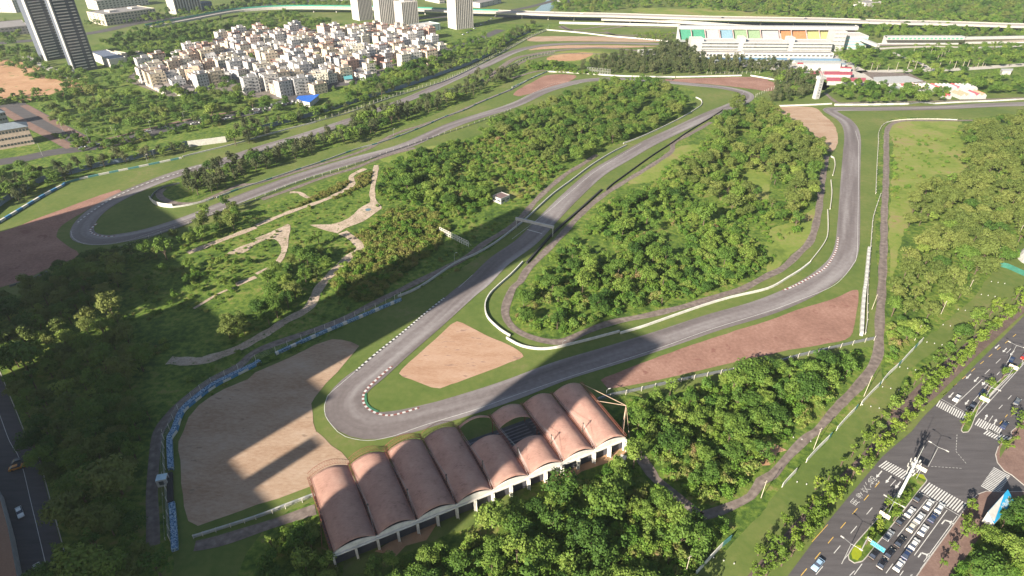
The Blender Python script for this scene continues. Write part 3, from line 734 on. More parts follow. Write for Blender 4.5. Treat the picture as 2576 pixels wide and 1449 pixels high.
# lawn and street trees at the right
row('33:-60,1140 200,870 420,640 640,400 860,180 1000,60 |23:1050,1380 1250,1180 1480,900 1700,700 2000,430 2300,190 2576,30', 'street', 4.8, 'outer row of street trees', 0.6, 1.2, 1.3)
row('33:0,1300 250,1100 430,930 640,660 820,480 960,320 1180,110 1300,0', 'street', 3.9, 'inner row of street trees', 1.15, 1.6, 0.6)
row('23:1400,1330 1560,1100 1750,900 1950,720 2150,500 2350,330 2576,130', 'street', 3.6, 'inner row of street trees', 1.15, 1.6, 0.6)
row('33:-60,1420 150,1250 350,1060 560,820 720,640', 'street', 4.4, 'inner row of street trees', 0.95, 1.4, 1.0)
row('33:1240,700 1290,830 1130,870 1060,1000 1010,1060 1400,640', 'street', 6.5, 'trees on the median', 0.8, 1.1, 0.3)
row('33:1420,560 1480,520', 'street', 5.0, 'trees on the median', 0.5, 0.6, 0.3)
row('23:2380,850 2250,960 2160,1130', 'street', 7.5, 'trees on the upper median', 0.9, 1.1, 0.5)
row('23:2000,1310 1985,1340', 'street', 5.0, 'trees on the upper median', 0.9, 1.0, 0.2)
row('33:2100,760 2010,900 1960,1010 1850,1130 1790,1280', 'street', 5.0, 'trees on the right pavement', 0.8, 1.25, 0.9)
row('33:2380,90 2450,130 2500,60', 'street', 5.0, 'trees at the street corner', 0.7, 1.0, 0.5)
row('23:2500,1230 2576,1330 2560,1400', 'street', 5.0, 'trees at the street corner', 0.9, 1.2, 0.5)
zone('V:2576,1260 2500,1290 2450,1360 2400,1449 2420,1560 2700,1560 2700,1250', [(S_, 4), (B, 3)], 5.0, 'grassy bank at the bottom right', 0.6, 1.1, 0.8)
zone('V:-60,70 100,72 300,58 470,45 620,22 640,8 500,20 350,38 200,55 -60,60', [(B, 4)], 9.0, 'trees along the top left highway', 0.8, 1.3, 0.8)
zone('V:-60,100 50,100 60,60 -60,60', [(B, 4)], 9.0, 'trees along the top left highway', 0.8, 1.3, 0.8)
zone('V:120,330 300,345 420,318 560,290 620,285 560,305 420,335 260,372 200,372', [(B, 2), (S_, 3)], 6.0, 'verge below the park', 0.6, 1.0, 0.8)
zone('V:560,345 700,330 640,352 590,360', [(C_, 2), (B, 2)], 5.0, 'belt beyond the perimeter wall, right', 0.9, 1.3)
# palms
row('03:1040,700 1400,690 1800,680 2200,650', 'palm', 9.0, 'palms along the paddock road', 1.0, 1.4, 1.5)
row('03:1560,560 1800,540 1700,600', 'palm', 12.0, 'palms in the park', 1.0, 1.3, 2.0)
row('01:1100,660 1165,720', 'palm', 22.0, 'palms below the village', 1.5, 1.7, 1.0)
row('03:1480,500 1800,500', 'palm', 10.0, 'palms behind the paddock', 1.0, 1.2, 1.0)

# ---------------------------------------------------------------- walls, rails and fences
m_white = flat('white_wall_paint', (0.50, 0.49, 0.46), 0.7)
m_wall2 = flat('grey_concrete', (0.36, 0.36, 0.35), 0.8)
m_hoard = flat('blue_grey_sheet', (0.17, 0.22, 0.30), 0.55)
m_steel = flat('galvanised_steel', (0.38, 0.39, 0.40), 0.45, 0.5)
m_rail = flat('guard_rail_steel', (0.22, 0.23, 0.24), 0.5, 0.4)
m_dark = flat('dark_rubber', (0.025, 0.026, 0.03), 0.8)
m_tyre = terrain('painted_tyres', [(0.38, (0.015, 0.018, 0.024)), (0.48, (0.06, 0.15, 0.27)), (0.58, (0.36, 0.44, 0.50))], s1=1.6, s2=3.5, mixf=0.5)
m_blue = flat('blue_band', (0.07, 0.20, 0.36), 0.6)
m_teal = flat('teal_band', (0.08, 0.22, 0.22), 0.6)
m_post = flat('pale_post', (0.50, 0.48, 0.42), 0.6)
def along(name, pts, h, t, mats, parent=None, z0=0.0, off=0.0, seg=None, top=None):
    """upright wall following ground points; mats cycle per segment"""
    ns = normals(pts); m = MB(); n = len(pts)
    L_ = [(p[0] + q[0] * (off + t / 2), p[1] + q[1] * (off + t / 2)) for p, q in zip(pts, ns)]
    R_ = [(p[0] + q[0] * (off - t / 2), p[1] + q[1] * (off - t / 2)) for p, q in zip(pts, ns)]
    for i in range(n - 1):
        k = 0 if seg is None else (seg(i) if callable(seg) else (i // seg) % len(mats))
        a, b, c, d = L_[i], L_[i + 1], R_[i], R_[i + 1]
        m.face([(*a, z0), (*b, z0), (*b, h), (*a, h)], k)
        m.face([(*d, z0), (*c, z0), (*c, h), (*d, h)], k)
        m.face([(*a, h), (*b, h), (*d, h), (*c, h)], k if top is None else top)
    for a, c in ((L_[0], R_[0]), (L_[-1], R_[-1])):
        m.face([(*a, z0), (*c, z0), (*c, h), (*a, h)], 0)
    return m.build(name, mats, parent)
def wall(name, s, h, t, mats, label, cat, step=4.0, seg=None, sm=True, group=None):
    pts = smooth(PG(s), step) if sm else PG(s)
    return tag(along(name, pts, h, t, mats, seg=seg), label, cat, group)
def fence(s, label, h=3.2, gap=4.5, name='debris_fence', cat='fence', wires=4, post=0.16, mat=None, off=0.0, base=None):
    pts = smooth(PG(s), gap); ns = normals(pts)
    pts = [(p[0] + n[0] * off, p[1] + n[1] * off) for p, n in zip(pts, ns)]
    x0, y0 = pts[0]
    t = thing(name, label, cat, (x0, y0, 0))
    loc = [(x - x0, y - y0) for x, y in pts]
    pm = MB(); pm.box((0, 0, h / 2), (post, post, h)); pm.bar((0, 0, h), (0.3, 0, h + 0.35), post * 0.7)
    first = pm.build('post', mat or m_post, t, (loc[0][0], loc[0][1], 0))
    for q in loc[1:100]:
        o = first.copy(); COL.objects.link(o); o.parent = t; o.location = (q[0], q[1], 0)
    w = MB()
    for k in range(wires):
        z = h * (k + 1) / wires
        for a, b in zip(loc[:-1], loc[1:]):
            w.bar((*a, z), (*b, z), 0.035)
    w.build('wire', m_steel, t)
    if base:
        along('guard_rail', loc, base[0], base[1], [base[2]], t, z0=0.3)
    return t
# perimeter
wall('perimeter_wall', '10:-250,840 0,630 250,470 480,360 700,310 1000,230 1300,170 1600,90 1890,12', 3.4, 0.15, [m_hoard], 'long blue-grey sheet wall behind the far left hairpin', 'wall', 5)
wall('perimeter_wall', '01:0,1320 300,1240 700,1130 1100,1000 1500,880 1900,740 2150,650 2420,520', 3.4, 0.15, [m_hoard], 'blue-grey sheet wall below the casuarinas beside the outer straight', 'wall', 5)
wall('perimeter_wall', '01:2500,450 2576,405 |02:100,355 190,325', 3.6, 0.15, [m_hoard], 'short blue sheet wall at the top end of the outer straight', 'wall', 5)
wall('billboard_wall', '10:1900,30 2060,10 |00:2280,1430 2290,1425', 4.5, 0.3, [m_white], 'big blank white board standing at the perimeter wall', 'billboard', 50, sm=False)
# outer straight, far side
tb = lambda n: (lambda i: (i // 2) % 2)
wall('tyre_wall', '10:-200,900 0,790 250,640 450,520 640,420 655,400', 1.3, 1.2, [m_blue, m_white], 'blue and white tyre wall in shade at the far left', 'tyre wall', 2.2, seg=tb(2))
wall('tyre_wall', '10:660,400 800,360 1100,295 1400,235 1830,145', 1.1, 0.8, [m_teal, m_white], 'teal and white tyre wall along the outer straight', 'tyre wall', 2.8, seg=tb(2))
wall('concrete_wall', '10:1840,133 1950,105 2380,0 |01:0,1390 300,1310 600,1235', 1.0, 0.4, [m_white], 'low white concrete wall along the outer straight', 'wall')
fence('01:560,1240 900,1150 1300,1010 1600,915 1900,820 2100,730 2350,600 2576,480 |02:180,382 350,308', 'debris fence of pale posts along the far side of the outer straight', 3.2, 5.0, base=(1.0, 0.3, m_wall2))
wall('guard_rail', '10:1990,255 2250,228 2450,165 |11:40,85 |01:600,1372 850,1292 950,1262', 0.95, 0.3, [m_rail], 'dark guard rail under the casuarinas beside the outer straight', 'guard rail')
wall('guard_rail', '01:1900,912 2100,872 2200,840 |02:0,655 200,570 420,535', 0.95, 0.3, [m_rail], 'dark guard rail at the top end of the outer straight', 'guard rail')
fence('02:40,640 200,585 430,530', 'short dark catch fence beside the pit exit', 2.6, 5.0)
# island between the straights
wall('curved_board', '10:1510,560 1560,608 1650,636 1742,642', 2.6, 0.2, [m_white], 'tall white curved board at the end of the tree belt', 'board', 2)
wall('concrete_wall', '10:1742,642 1900,620 2100,570 2150,545', 1.0, 0.3, [m_white], 'low white wall continuing the curved white board', 'wall', 2)
wall('guard_rail', '10:1810,400 1650,440 1560,495 1515,555', 1.0, 0.3, [m_rail], 'dark rail closing the tree belt behind the curved white board', 'guard rail', 2)
wall('concrete_wall', '10:2180,545 2400,460 2576,405 |11:400,270 700,170 1000,60 |01:1220,1449 1450,1370 1700,1270 1900,1180 2080,1120 2250,1040 2576,900 |02:200,790 360,720', 1.0, 0.35, [m_wall2, m_teal], 'long pale wall with teal boards between the straights', 'wall', 4, seg=lambda i: 1 if i % 5 == 2 else 0)
# back straight, lower side
fence('10:1180,1060 1500,950 1900,812 2350,640 2576,570 |11:200,480 500,370 750,295 1000,215 1250,120 1600,0 |01:1900,1350 2200,1250 2560,1115', 'long white post fence below the back straight', 1.6, 6.0, name='post_fence', wires=2, mat=m_white, base=(0.8, 0.12, m_rail))
wall('guard_rail', '10:100,1440 370,1345 480,1290', 0.95, 0.25, [m_rail], 'guard rail at the lower edge of the big red trap', 'guard rail')
# straight to the near hairpin
wall('concrete_wall', '12:1150,20 1000,95 800,220 600,370 400,520 150,750 0,872 |11:2400,1005 2200,1120 2000,1210 1650,1445 |21:1430,92', 1.1, 0.5, [m_wall2], 'pale concrete wall left of the straight under the gantry', 'wall')
wall('concrete_wall', '02:1120,1449 1300,1382 1500,1292 1700,1192 1830,1115 1905,1060 1900,1010 1850,985', 1.0, 0.4, [m_white], 'white wall round the wood inside the upper loop', 'wall')
wall('tyre_wall', '21:1460,125 1000,320 600,490 200,672', 1.2, 1.1, [m_tyre, m_white], 'long blue and white tyre wall above the near gravel trap', 'tyre wall', 1.8, seg=lambda i: 1 if i % 4 == 3 else 0)
wall('tyre_wall', '21:40,745 0,775 |20:2400,860 2150,985 1950,1135 1830,1255 1750,1449 |30:1715,60 1715,200 1725,380', 1.2, 1.7, [m_tyre], 'dark blue tyre wall curving round the near gravel trap', 'tyre wall', 1.5)
wall('tyre_wall', '30:1715,430 1720,720', 1.1, 1.6, [m_dark], 'black unpainted stretch of tyre wall beside the near gravel trap', 'tyre wall', 1.5)
wall('tyre_wall', '30:1735,730 1750,900 1762,1100 1765,1200', 1.2, 1.7, [m_tyre], 'lowest stretch of dark blue tyre wall at the bottom left', 'tyre wall', 1.5)
wall('tyre_rail', '20:2576,790 2400,880 2170,1000 1970,1150 1850,1265 1785,1449 |30:1740,60 1735,150 1748,385', 0.95, 0.25, [m_blue, m_white], 'blue and white board facing the near gravel trap', 'board', 1.5, seg=2)
fence('21:1460,100 1000,300 600,470 200,650 0,735 |20:2400,830 2130,965 1930,1115 1800,1240 1710,1430 |30:1655,80 1665,380 1690,720 1715,1100', 'debris fence behind the tyre walls of the near gravel trap', 3.0, 4.5, wires=5)
fence('30:1630,0 1620,200 1632,430 1640,640 1665,1090', 'second low rail behind the near gravel trap', 1.0, 6.0, name='rail_fence', wires=1)
wall('guard_rail', '30:1945,1062 2576,862 |31:300,745 590,635', 0.9, 0.5, [m_steel, m_wall2], 'steel guard rail running to the left end of the stand', 'guard rail', 1.6, seg=1)
fence('30:1950,1075 2576,882 |31:300,775 600,660', 'low mesh fence beside the guard rail left of the stand', 1.6, 3.2, wires=3)
wall('guard_rail', '22:860,1130 1000,1082 1300,1022 1700,932 2100,852 2576,772 |23:300,690 600,620 850,560 1065,515', 1.0, 0.5, [m_rail], 'dark guard rail below the long red gravel trap', 'guard rail', 2)
fence('22:870,1145 1300,1040 1700,950 2100,868 2576,788 |23:300,706 600,636 850,576 1065,530', 'mesh fence below the long red gravel trap', 2.2, 4.5, wires=3)
# around the central wood
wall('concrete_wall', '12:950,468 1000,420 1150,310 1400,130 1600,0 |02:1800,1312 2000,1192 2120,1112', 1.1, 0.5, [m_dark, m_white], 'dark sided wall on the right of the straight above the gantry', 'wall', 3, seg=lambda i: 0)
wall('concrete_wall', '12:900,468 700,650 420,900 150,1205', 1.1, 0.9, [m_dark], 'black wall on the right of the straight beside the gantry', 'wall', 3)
wall('concrete_wall', '12:108,1195 0,1310 |21:2420,0 2345,80 2305,180 2330,300 2450,420 2560,490', 1.1, 0.45, [m_white], 'curved white wall at the lower left of the central wood', 'wall', 2)
wall('concrete_wall', '21:2520,510 2576,545 |22:100,592 250,620 400,615 520,590 800,520 1080,445', 1.1, 0.45, [m_white], 'white wall round the bottom of the central wood', 'wall', 2)
wall('concrete_wall', '22:1090,462 1300,400 1500,330 1900,190 2200,100 2576,10 |13:200,1350 330,1270 420,1200', 1.0, 0.6, [m_white], 'white wall below the central wood beside the long right bend', 'wall', 3)
wall('guard_rail', '13:425,1190 560,1010 600,890 598,670', 0.95, 0.35, [m_post], 'pale guard rail inside the long right bend', 'guard rail', 3)
wall('guard_rail', '13:622,660 640,500 630,370', 0.95, 0.35, [m_post], 'middle piece of pale guard rail inside the right straight', 'guard rail', 3)
wall('guard_rail', '13:650,320 672,220 660,145 630,130', 0.95, 0.35, [m_post], 'top piece of pale guard rail inside the right straight', 'guard rail', 3)
# right hand side
fence('03:1900,1212 1700,1205 1400,1208 1190,1240 1115,1330 1108,1440 |13:1095,200 1082,505', 'double rail fence with posts at the top right of the circuit', 1.1, 7.0, name='rail_fence', wires=2, base=(0.9, 0.25, m_post))
fence('13:1130,515 1060,730 1045,850 1030,1050 1002,1440 |23:995,340 975,470', 'double rail fence right of the long right bend', 1.1, 7.0, name='rail_fence', wires=2, base=(0.9, 0.3, m_post))
wall('tyre_wall', '13:1012,1060 975,1440 |23:970,0 950,200 935,482', 1.6, 1.3, [m_wall2, m_white], 'grey and white stacked tyre wall right of the long right bend', 'tyre wall', 2, seg=1)
# top
wall('concrete_wall', '02:350,305 700,335 1000,370 1300,395 1570,420', 1.4, 0.6, [m_white], 'white wall behind the first corner', 'wall', 6)
wall('concrete_wall', '02:475,240 1000,252 1690,268', 3.0, 0.5, [m_white], 'tall white wall below the elevated highway', 'wall', 10)
wall('concrete_wall', '02:0,885 200,792 350,725 370,722', 1.0, 0.6, [m_wall2, m_teal], 'pale wall with boards left of the upper red trap', 'wall', 4, seg=1)
wall('concrete_wall', '02:370,725 750,745 1000,765 1300,775 1640,780', 1.2, 0.7, [m_white], 'white wall above the upper red trap', 'wall', 5)
wall('concrete_wall', '02:1650,780 1900,775 2310,765', 1.2, 0.8, [m_white], 'white wall behind the upper loop', 'wall', 5)
wall('concrete_wall', '02:2400,765 2576,795 |03:190,832', 1.2, 0.8, [m_white], 'white wall at the right end of the upper loop', 'wall', 5)
fence('02:1960,748 2490,742', 'fence with pale posts on the bank above the upper loop', 2.6, 4.5)
fence('02:2450,980 2576,922 |03:75,895', 'short post fence beside the exit of the upper loop', 3.0, 4.0)
wall('concrete_wall', '03:110,1072 400,1062 640,1050', 1.2, 0.7, [m_white], 'white wall above the pale gravel trap at the top right', 'wall', 6)
wall('concrete_wall', '03:668,1062 1000,1060 1410,1052', 1.5, 1.0, [m_white, m_wall2], 'segmented white wall above the last corner', 'wall', 5, seg=1)
wall('guard_rail', '03:1420,1050 1540,1035 1680,1048', 1.0, 0.5, [m_rail], 'dark rail between white walls at the top right', 'guard rail', 5)
wall('concrete_wall', '03:1680,1047 1790,1040 2000,1030 2300,1018 2700,995', 1.2, 0.8, [m_white, m_wall2, m_white], 'white wall running out at the right edge below the tents', 'wall', 6, seg=3)
wall('concrete_wall', '03:970,447 1700,440 2650,432', 1.3, 0.6, [m_white], 'white wall in front of the main straight', 'wall', 8)
m_board = flat('white_board', (0.66, 0.65, 0.62), 0.6)
# long hoarding along the lawn at the right
for s_, lb in (('32:1840,1449 2000,1275 2110,1160 2200,1085', 'stretch of white hoarding at the bottom of the lawn'), ('33:138,562 200,490 278,410', 'short piece of white hoarding lower down the lawn'),
               ('33:380,312 480,200 632,50', 'broken white hoarding beside the brown access road'), ('23:685,1440 790,1320 895,1215', 'white hoarding halfway up the lawn'),
               ('23:930,1185 1040,1065 1130,978', 'white hoarding below the tall wooden pole'), ('23:1140,965 1200,890 1330,770 1430,660 1550,540', 'thin green and white hoarding higher up the lawn')):
    wall('hoarding', s_, 2.3, 0.12, [m_board, m_board, m_teal], lb, 'hoarding', 2.5, seg=lambda i: 2 if i % 6 == 5 else 0)
wall('green_board_fence', '13:2320,1230 2400,1250 2576,1330 2700,1390', 2.6, 0.15, [flat('green_sheet', (0.03, 0.13, 0.10), 0.6)], 'green sheet fence beside the white dome at the right edge', 'fence', 8)
# plain steel posts and lamps
def lamp(s, h, label, arm=1.6, az=0.0, name='street_lamp', cat='street lamp', group=None, mat=None, lean=0.0, kind=1):
    x, y = PG(s)[0]
    t = thing(name, label, cat, (x, y, 0), az, group)
    m = MB(); m.tube((0, 0, 0), (lean, 0, h), 0.11, 0.07, 7); m.build('pole', mat or m_steel, t)
    if kind:
        a = MB(); a.tube((lean, 0, h), (lean + arm, 0, h + 0.35), 0.05, 0.05, 5); a.build('arm', mat or m_steel, t)
        b = MB(); b.box((lean + arm + 0.3, 0, h + 0.35), (0.9, 0.35, 0.14)); b.build('lamp_head', m_white, t)
    return t
# ---------------------------------------------------------------- the covered stand near the camera
def corrugated(name, stops, freq):
    m = D.materials.new(name)
    nt, N, L, b = _nodes(m)
    b.inputs['Roughness'].default_value = 0.5; b.inputs['Specular IOR Level'].default_value = 0.35
    uv = N.new('ShaderNodeUVMap')
    w = N.new('ShaderNodeTexWave'); w.bands_direction = 'Y'; w.inputs['Scale'].default_value = freq; w.inputs['Distortion'].default_value = 0.0
    L.new(uv.outputs['UV'], w.inputs['Vector'])
    bp = N.new('ShaderNodeBump'); bp.inputs['Strength'].default_value = 1.0; bp.inputs['Distance'].default_value = 0.12
    L.new(w.outputs['Fac'], bp.inputs['Height']); L.new(bp.outputs['Normal'], b.inputs['Normal'])
    g = N.new('ShaderNodeNewGeometry'); n = N.new('ShaderNodeTexNoise'); n.inputs['Scale'].default_value = 0.22; n.inputs['Detail'].default_value = 8; n.inputs['Roughness'].default_value = 0.7
    L.new(g.outputs['Position'], n.inputs['Vector'])
    n2 = N.new('ShaderNodeTexNoise'); n2.inputs['Scale'].default_value = 2.5; n2.inputs['Detail'].default_value = 3
    mp = N.new('ShaderNodeMapping'); mp.inputs['Scale'].default_value = (0.25, 2.2, 1); L.new(uv.outputs['UV'], mp.inputs['Vector']); L.new(mp.outputs['Vector'], n2.inputs['Vector'])
    mx = N.new('ShaderNodeMix'); mx.data_type = 'FLOAT'; mx.inputs['Factor'].default_value = 0.4
    L.new(n.outputs['Fac'], mx.inputs['A']); L.new(n2.outputs['Fac'], mx.inputs['B'])
    r = N.new('ShaderNodeValToRGB'); els = r.color_ramp.elements
    while len(els) < len(stops): els.new(0.5)
    for e, (p, c) in zip(els, stops): e.position = p; e.color = (*c, 1)
    L.new(mx.outputs['Result'], r.inputs['Fac']); L.new(r.outputs['Color'], b.inputs['Base Color'])
    return m
m_roof = corrugated('terracotta_sheet', [(0.35, (0.34, 0.170, 0.135)), (0.42, (0.62, 0.345, 0.280)), (0.53, (0.72, 0.430, 0.350)), (0.66, (0.80, 0.540, 0.450))], 7.0)
m_truss = flat('rust_red_steel', (0.20, 0.075, 0.055), 0.6)
m_fascia = flat('white_fascia', (0.66, 0.64, 0.60), 0.6)
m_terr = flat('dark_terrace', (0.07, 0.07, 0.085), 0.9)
ZV = 6.4
def C3(x, y): return G((1120 + x / 2.0125) / 1.4907, (1380 + y / 2.0125) / 1.4907, ZV)
def C4(x, y): return G((1700 + x / 2.787) / 1.4907, (1380 + y / 2.787) / 1.4907, ZV)
VAL = [(C3(80, 842), C3(255, 1400)), (C3(385, 742), C3(590, 1265)), (C3(665, 645), C3(892, 1145)), (C3(938, 548), C3(1192, 1030)),
       (C4(42, 625), C4(415, 1278)), (C4(385, 515), C4(793, 1130)), (C4(725, 398), C4(1145, 985)), (C4(1040, 288), C4(1480, 855)), (C4(1338, 170), C4(1800, 722))]
# square the stand up: fit the front and back ends to straight lines
fa, fb = Vector(VAL[0][0]), Vector(VAL[8][0]); ba, bb = Vector(VAL[0][1]), Vector(VAL[8][1])
VAL = [(tuple(fa.lerp(fb, (Vector(v[0]) - fa).dot(fb - fa) / (fb - fa).length_squared)), tuple(ba.lerp(bb, (Vector(v[1]) - ba).dot(bb - ba) / (bb - ba).length_squared))) for v in VAL]
st = thing('covered_stand', 'long trackside stand under eight terracotta red barrel roofs, two of them holed', 'grandstand', (VAL[0][1][0], VAL[0][1][1], 0))
SO = Vector((VAL[0][1][0], VAL[0][1][1], 0))
def loc3(p, z): return Vector((p[0], p[1], z)) - SO
def vp(i, t, z=ZV):
    a, b = VAL[i]; return loc3((a[0] + (b[0] - a[0]) * t, a[1] + (b[1] - a[1]) * t), z)
RISE = 2.25
def vault(i, t0, t1):
    na, nl = 18, max(2, int(24 * (t1 - t0)))
    vs, fs = [], []
    for j in range(nl + 1):
        t = t0 + (t1 - t0) * j / nl
        a, b = vp(i, t), vp(i + 1, t)
        inset = 0.35 / (b - a).length
        for k in range(na + 1):
            s = k / na
            ss = inset + (1 - 2 * inset) * s
            ang = math.pi * s
            p = a.lerp(b, ss); p.z = ZV + 0.25 + RISE * math.sin(ang) ** 0.85
            vs.append(tuple(p))
    W = na + 1
    for j in range(nl):
        for k in range(na):
            fs.append((j * W + k, j * W + k + 1, (j + 1) * W + k + 1, (j + 1) * W + k))
    # thin underside
    n = len(vs); vs += [(x, y, z - 0.12) for x, y, z in vs]
    fs += [tuple(n + q for q in reversed(f)) for f in list(fs)]
    for k in range(na):
        fs.append((k, n + k, n + k + 1, k + 1)); e = nl * W; fs.append((e + k, e + k + 1, n + e + k + 1, n + e + k))
    me = D.meshes.new('roof_vault'); me.from_pydata(vs, [], fs)
    uv = me.uv_layers.new(name='UVMap')
    for l in me.loops:
        q = l.vertex_index % n
        uv.data[l.index].uv = ((q % W) / na * 14, (t0 + (t1 - t0) * (q // W) / nl) * 30)
    me.materials.append(m_roof); me.polygons.foreach_set('use_smooth', [True] * len(me.polygons)); me.update()
    return link('roof_vault', me, st)
for i in range(8):
    for a, b in {4: ((0.0, 0.035), (0.35, 1.0)), 5: ((0.0, 0.24), (0.57, 1.0))}.get(i, ((0.0, 1.0),)):
        vault(i, a, b)
for i in range(9):   # lattice gutters in the valleys
    m = MB(); a, b = vp(i, -0.02, ZV + 0.15), vp(i, 1.0, ZV + 0.15)
    side = (vp(1, .5) - vp(0, .5)).normalized() * 0.38
    for q in (side, -side):
        m.bar(a + q, b + q, 0.13)
        m.bar(a + q + Vector((0, 0, 0.7)), b + q + Vector((0, 0, 0.7)), 0.09)
    n = 26
    for k in range(n):
        p, q = a.lerp(b, k / n), a.lerp(b, (k + 1) / n)
        m.bar(p + side, q - side + Vector((0, 0, 0.7)), 0.06); m.bar(p - side + Vector((0, 0, 0.7)), q + side, 0.06)
        m.bar(p + side, p - side, 0.06)
    m.build('valley_truss', m_truss, st)
for i in range(5):   # lattice hoops that stand in front of the left roofs
    m = MB(); n = 16; prev = None
    for k in range(n + 1):
        s = k / n; a, b = vp(i, -0.10 + 0.02, ZV), vp(i + 1, -0.10 + 0.02, ZV)
        p = a.lerp(b, s); p.z = ZV + 0.4 + (RISE + 0.35) * math.sin(math.pi * s) ** 0.9
        q = vp(i, -0.015).lerp(vp(i + 1, -0.015), s); q.z = ZV + 0.4 + (RISE + 0.1) * math.sin(math.pi * s) ** 0.9
        if prev:
            m.bar(prev[0], p, 0.09); m.bar(prev[1], q, 0.09); m.bar(prev[0], q, 0.05); m.bar(p, q, 0.05)
        prev = (p, q)
    if i != 4: m.build('front_hoop', m_truss, st)
for i in range(1, 8):   # masts and stays
    m = MB(); f = vp(i, 0.72, ZV); tp = f + Vector((0.25, 0, 4.2)); 
    m.tube(f, tp, 0.17, 0.15, 8); m.box(tuple(tp + Vector((0, 0, 0.1))), (0.45, 0.45, 0.3))
    ms = m.build('mast', flat('dark_mast', (0.09, 0.08, 0.07), 0.5), st)
    s_ = MB()
    for t in (0.12, 1.0):
        for k in (-1, 1):
            s_.tube(tp, vp(i, t, ZV + 0.5) + (vp(1, .5) - vp(0, .5)).normalized() * 0.4 * k, 0.035, n=4, cap=False)
    s_.build('stay', m_steel, st)
m = MB(); out = (vp(8, .5) - vp(7, .5)).normalized(); hub = vp(8, 0.62, ZV + 1.5) + out * 7.5
for t in (0.0, 0.35, 0.95): m.tube(hub, vp(8, t, ZV + 0.4), 0.1, n=6)
m.tube(hub, vp(8, 0.75, 0.3) + out * 4.0, 0.16, n=6); m.tube(hub, vp(8, 0.98, 0.3) + out * 3.0, 0.07, n=6)
m.build('side_prop', flat('bleached_steel', (0.42, 0.30, 0.22), 0.6), st)
m = MB(); hub = vp(0, 0.8, 3.0) - out * 2.0
for t in (0.5, 1.0): m.tube(hub, vp(0, t, ZV + .3), 0.08, n=5)
m.build('side_prop', m_truss, st)
# back wall: arched white fascia, beam and columns
for i in range(8):
    m = MB(); n = 14
    A, B_ = vp(i, 1.0), vp(i + 1, 1.0); back = (vp(i, 1.0) - vp(i, 0.0)).normalized() * 0.25
    for k in range(n):
        s0, s1 = k / n, (k + 1) / n
        p, q = A.lerp(B_, s0), A.lerp(B_, s1)
        h0, h1 = [ZV - 0.15 + (RISE - 0.75) * math.sin(math.pi * s) ** 0.9 for s in (s0, s1)]
        z0 = ZV - 0.7
        f = [(p.x, p.y, z0), (q.x, q.y, z0), (q.x, q.y, h1), (p.x, p.y, h0)]
        g_ = [(x - back.x, y - back.y, z) for x, y, z in f]
        m.face(f); m.face(g_[::-1]); m.face([f[3], f[2], g_[2], g_[3]]); m.face([f[1], f[0], g_[0], g_[1]])
    m.build('fascia', m_fascia, st)
    m = MB(); m.bar(vp(i, 1.0, ZV - 1.25), vp(i + 1, 1.0, ZV - 1.25), 0.5, 0.5); m.build('beam', m_fascia, st)
for i in range(17):
    k, r_ = i // 2, (i % 2) * 0.5
    p = vp(min(k, 7), 0.985, 0).lerp(vp(min(k, 7) + 1, 0.985, 0), r_ if i < 16 else 1.0)
    m = MB(); inn = (vp(0, 0) - vp(0, 1)).normalized()
    along_ = (vp(1, 1) - vp(0, 1)).normalized() * 0.28
    for sgn in (-1, 1):
        pass
    a0, a1 = p - inn * 0.9, p + inn * 0.5
    for q0, q1 in (((a0 - along_), (a1 - along_)), ((a1 + along_), (a0 + along_))):
        m.face([(q0.x, q0.y, ZV - 1.0), (q1.x, q1.y, ZV - 1.0), (p.x + (q1 - a1).x * 1.0, p.y + (q1 - a1).y * 1.0, 0), (p.x + (q0 - a0).x - inn.x * 0.2, p.y + (q0 - a0).y - inn.y * 0.2, 0)] if False else
               [(q0.x, q0.y, ZV - 1.0), (q1.x, q1.y, ZV - 1.0), (q1.x - inn.x * 0.35, q1.y - inn.y * 0.35, -0.2), (q0.x + inn.x * 0.45, q0.y + inn.y * 0.45, -0.2)])
    for e, w in ((a0, 0.45), (a1, -0.35)):
        x, y = e.x, e.y; x2, y2 = x + inn.x * w, y + inn.y * w
        m.face([(x - along_.x, y - along_.y, ZV - 1.0), (x + along_.x, y + along_.y, ZV - 1.0), (x2 + along_.x, y2 + along_.y, -0.2), (x2 - along_.x, y2 - along_.y, -0.2)])
    m.build('column', m_fascia, st)
# stepped terrace inside, sloping down to the track
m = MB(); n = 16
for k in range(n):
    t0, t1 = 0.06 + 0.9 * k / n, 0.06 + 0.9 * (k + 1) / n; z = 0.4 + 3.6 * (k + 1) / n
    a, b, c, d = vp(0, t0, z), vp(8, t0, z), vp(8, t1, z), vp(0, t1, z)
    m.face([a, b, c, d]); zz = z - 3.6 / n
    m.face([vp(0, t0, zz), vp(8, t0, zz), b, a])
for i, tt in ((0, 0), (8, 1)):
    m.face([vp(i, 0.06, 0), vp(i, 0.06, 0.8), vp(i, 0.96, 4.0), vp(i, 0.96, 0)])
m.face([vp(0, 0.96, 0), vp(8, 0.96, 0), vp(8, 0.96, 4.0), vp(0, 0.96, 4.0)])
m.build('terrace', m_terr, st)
for i in range(8):
    m = MB()
    for k in range(1, n, 1):
        t = 0.08 + 0.9 * k / n; z = 0.4 + 3.6 * (k + 1) / n
        a, b = vp(i, t, z + 0.35), vp(i + 1, t, z + 0.35); q = (b - a)
        m.bar(a + q * 0.06, b - q * 0.06, 0.45, 0.08)
    m.build('seat_row', flat('grey_seats', (0.14, 0.14, 0.17), 0.6), st)
for i in range(9):
    m = MB()
    for t in (0.08, 0.4):
        m.tube(vp(i, t, 0), vp(i, t, ZV), 0.14, n=7)
    m.build('roof_post', m_truss, st)
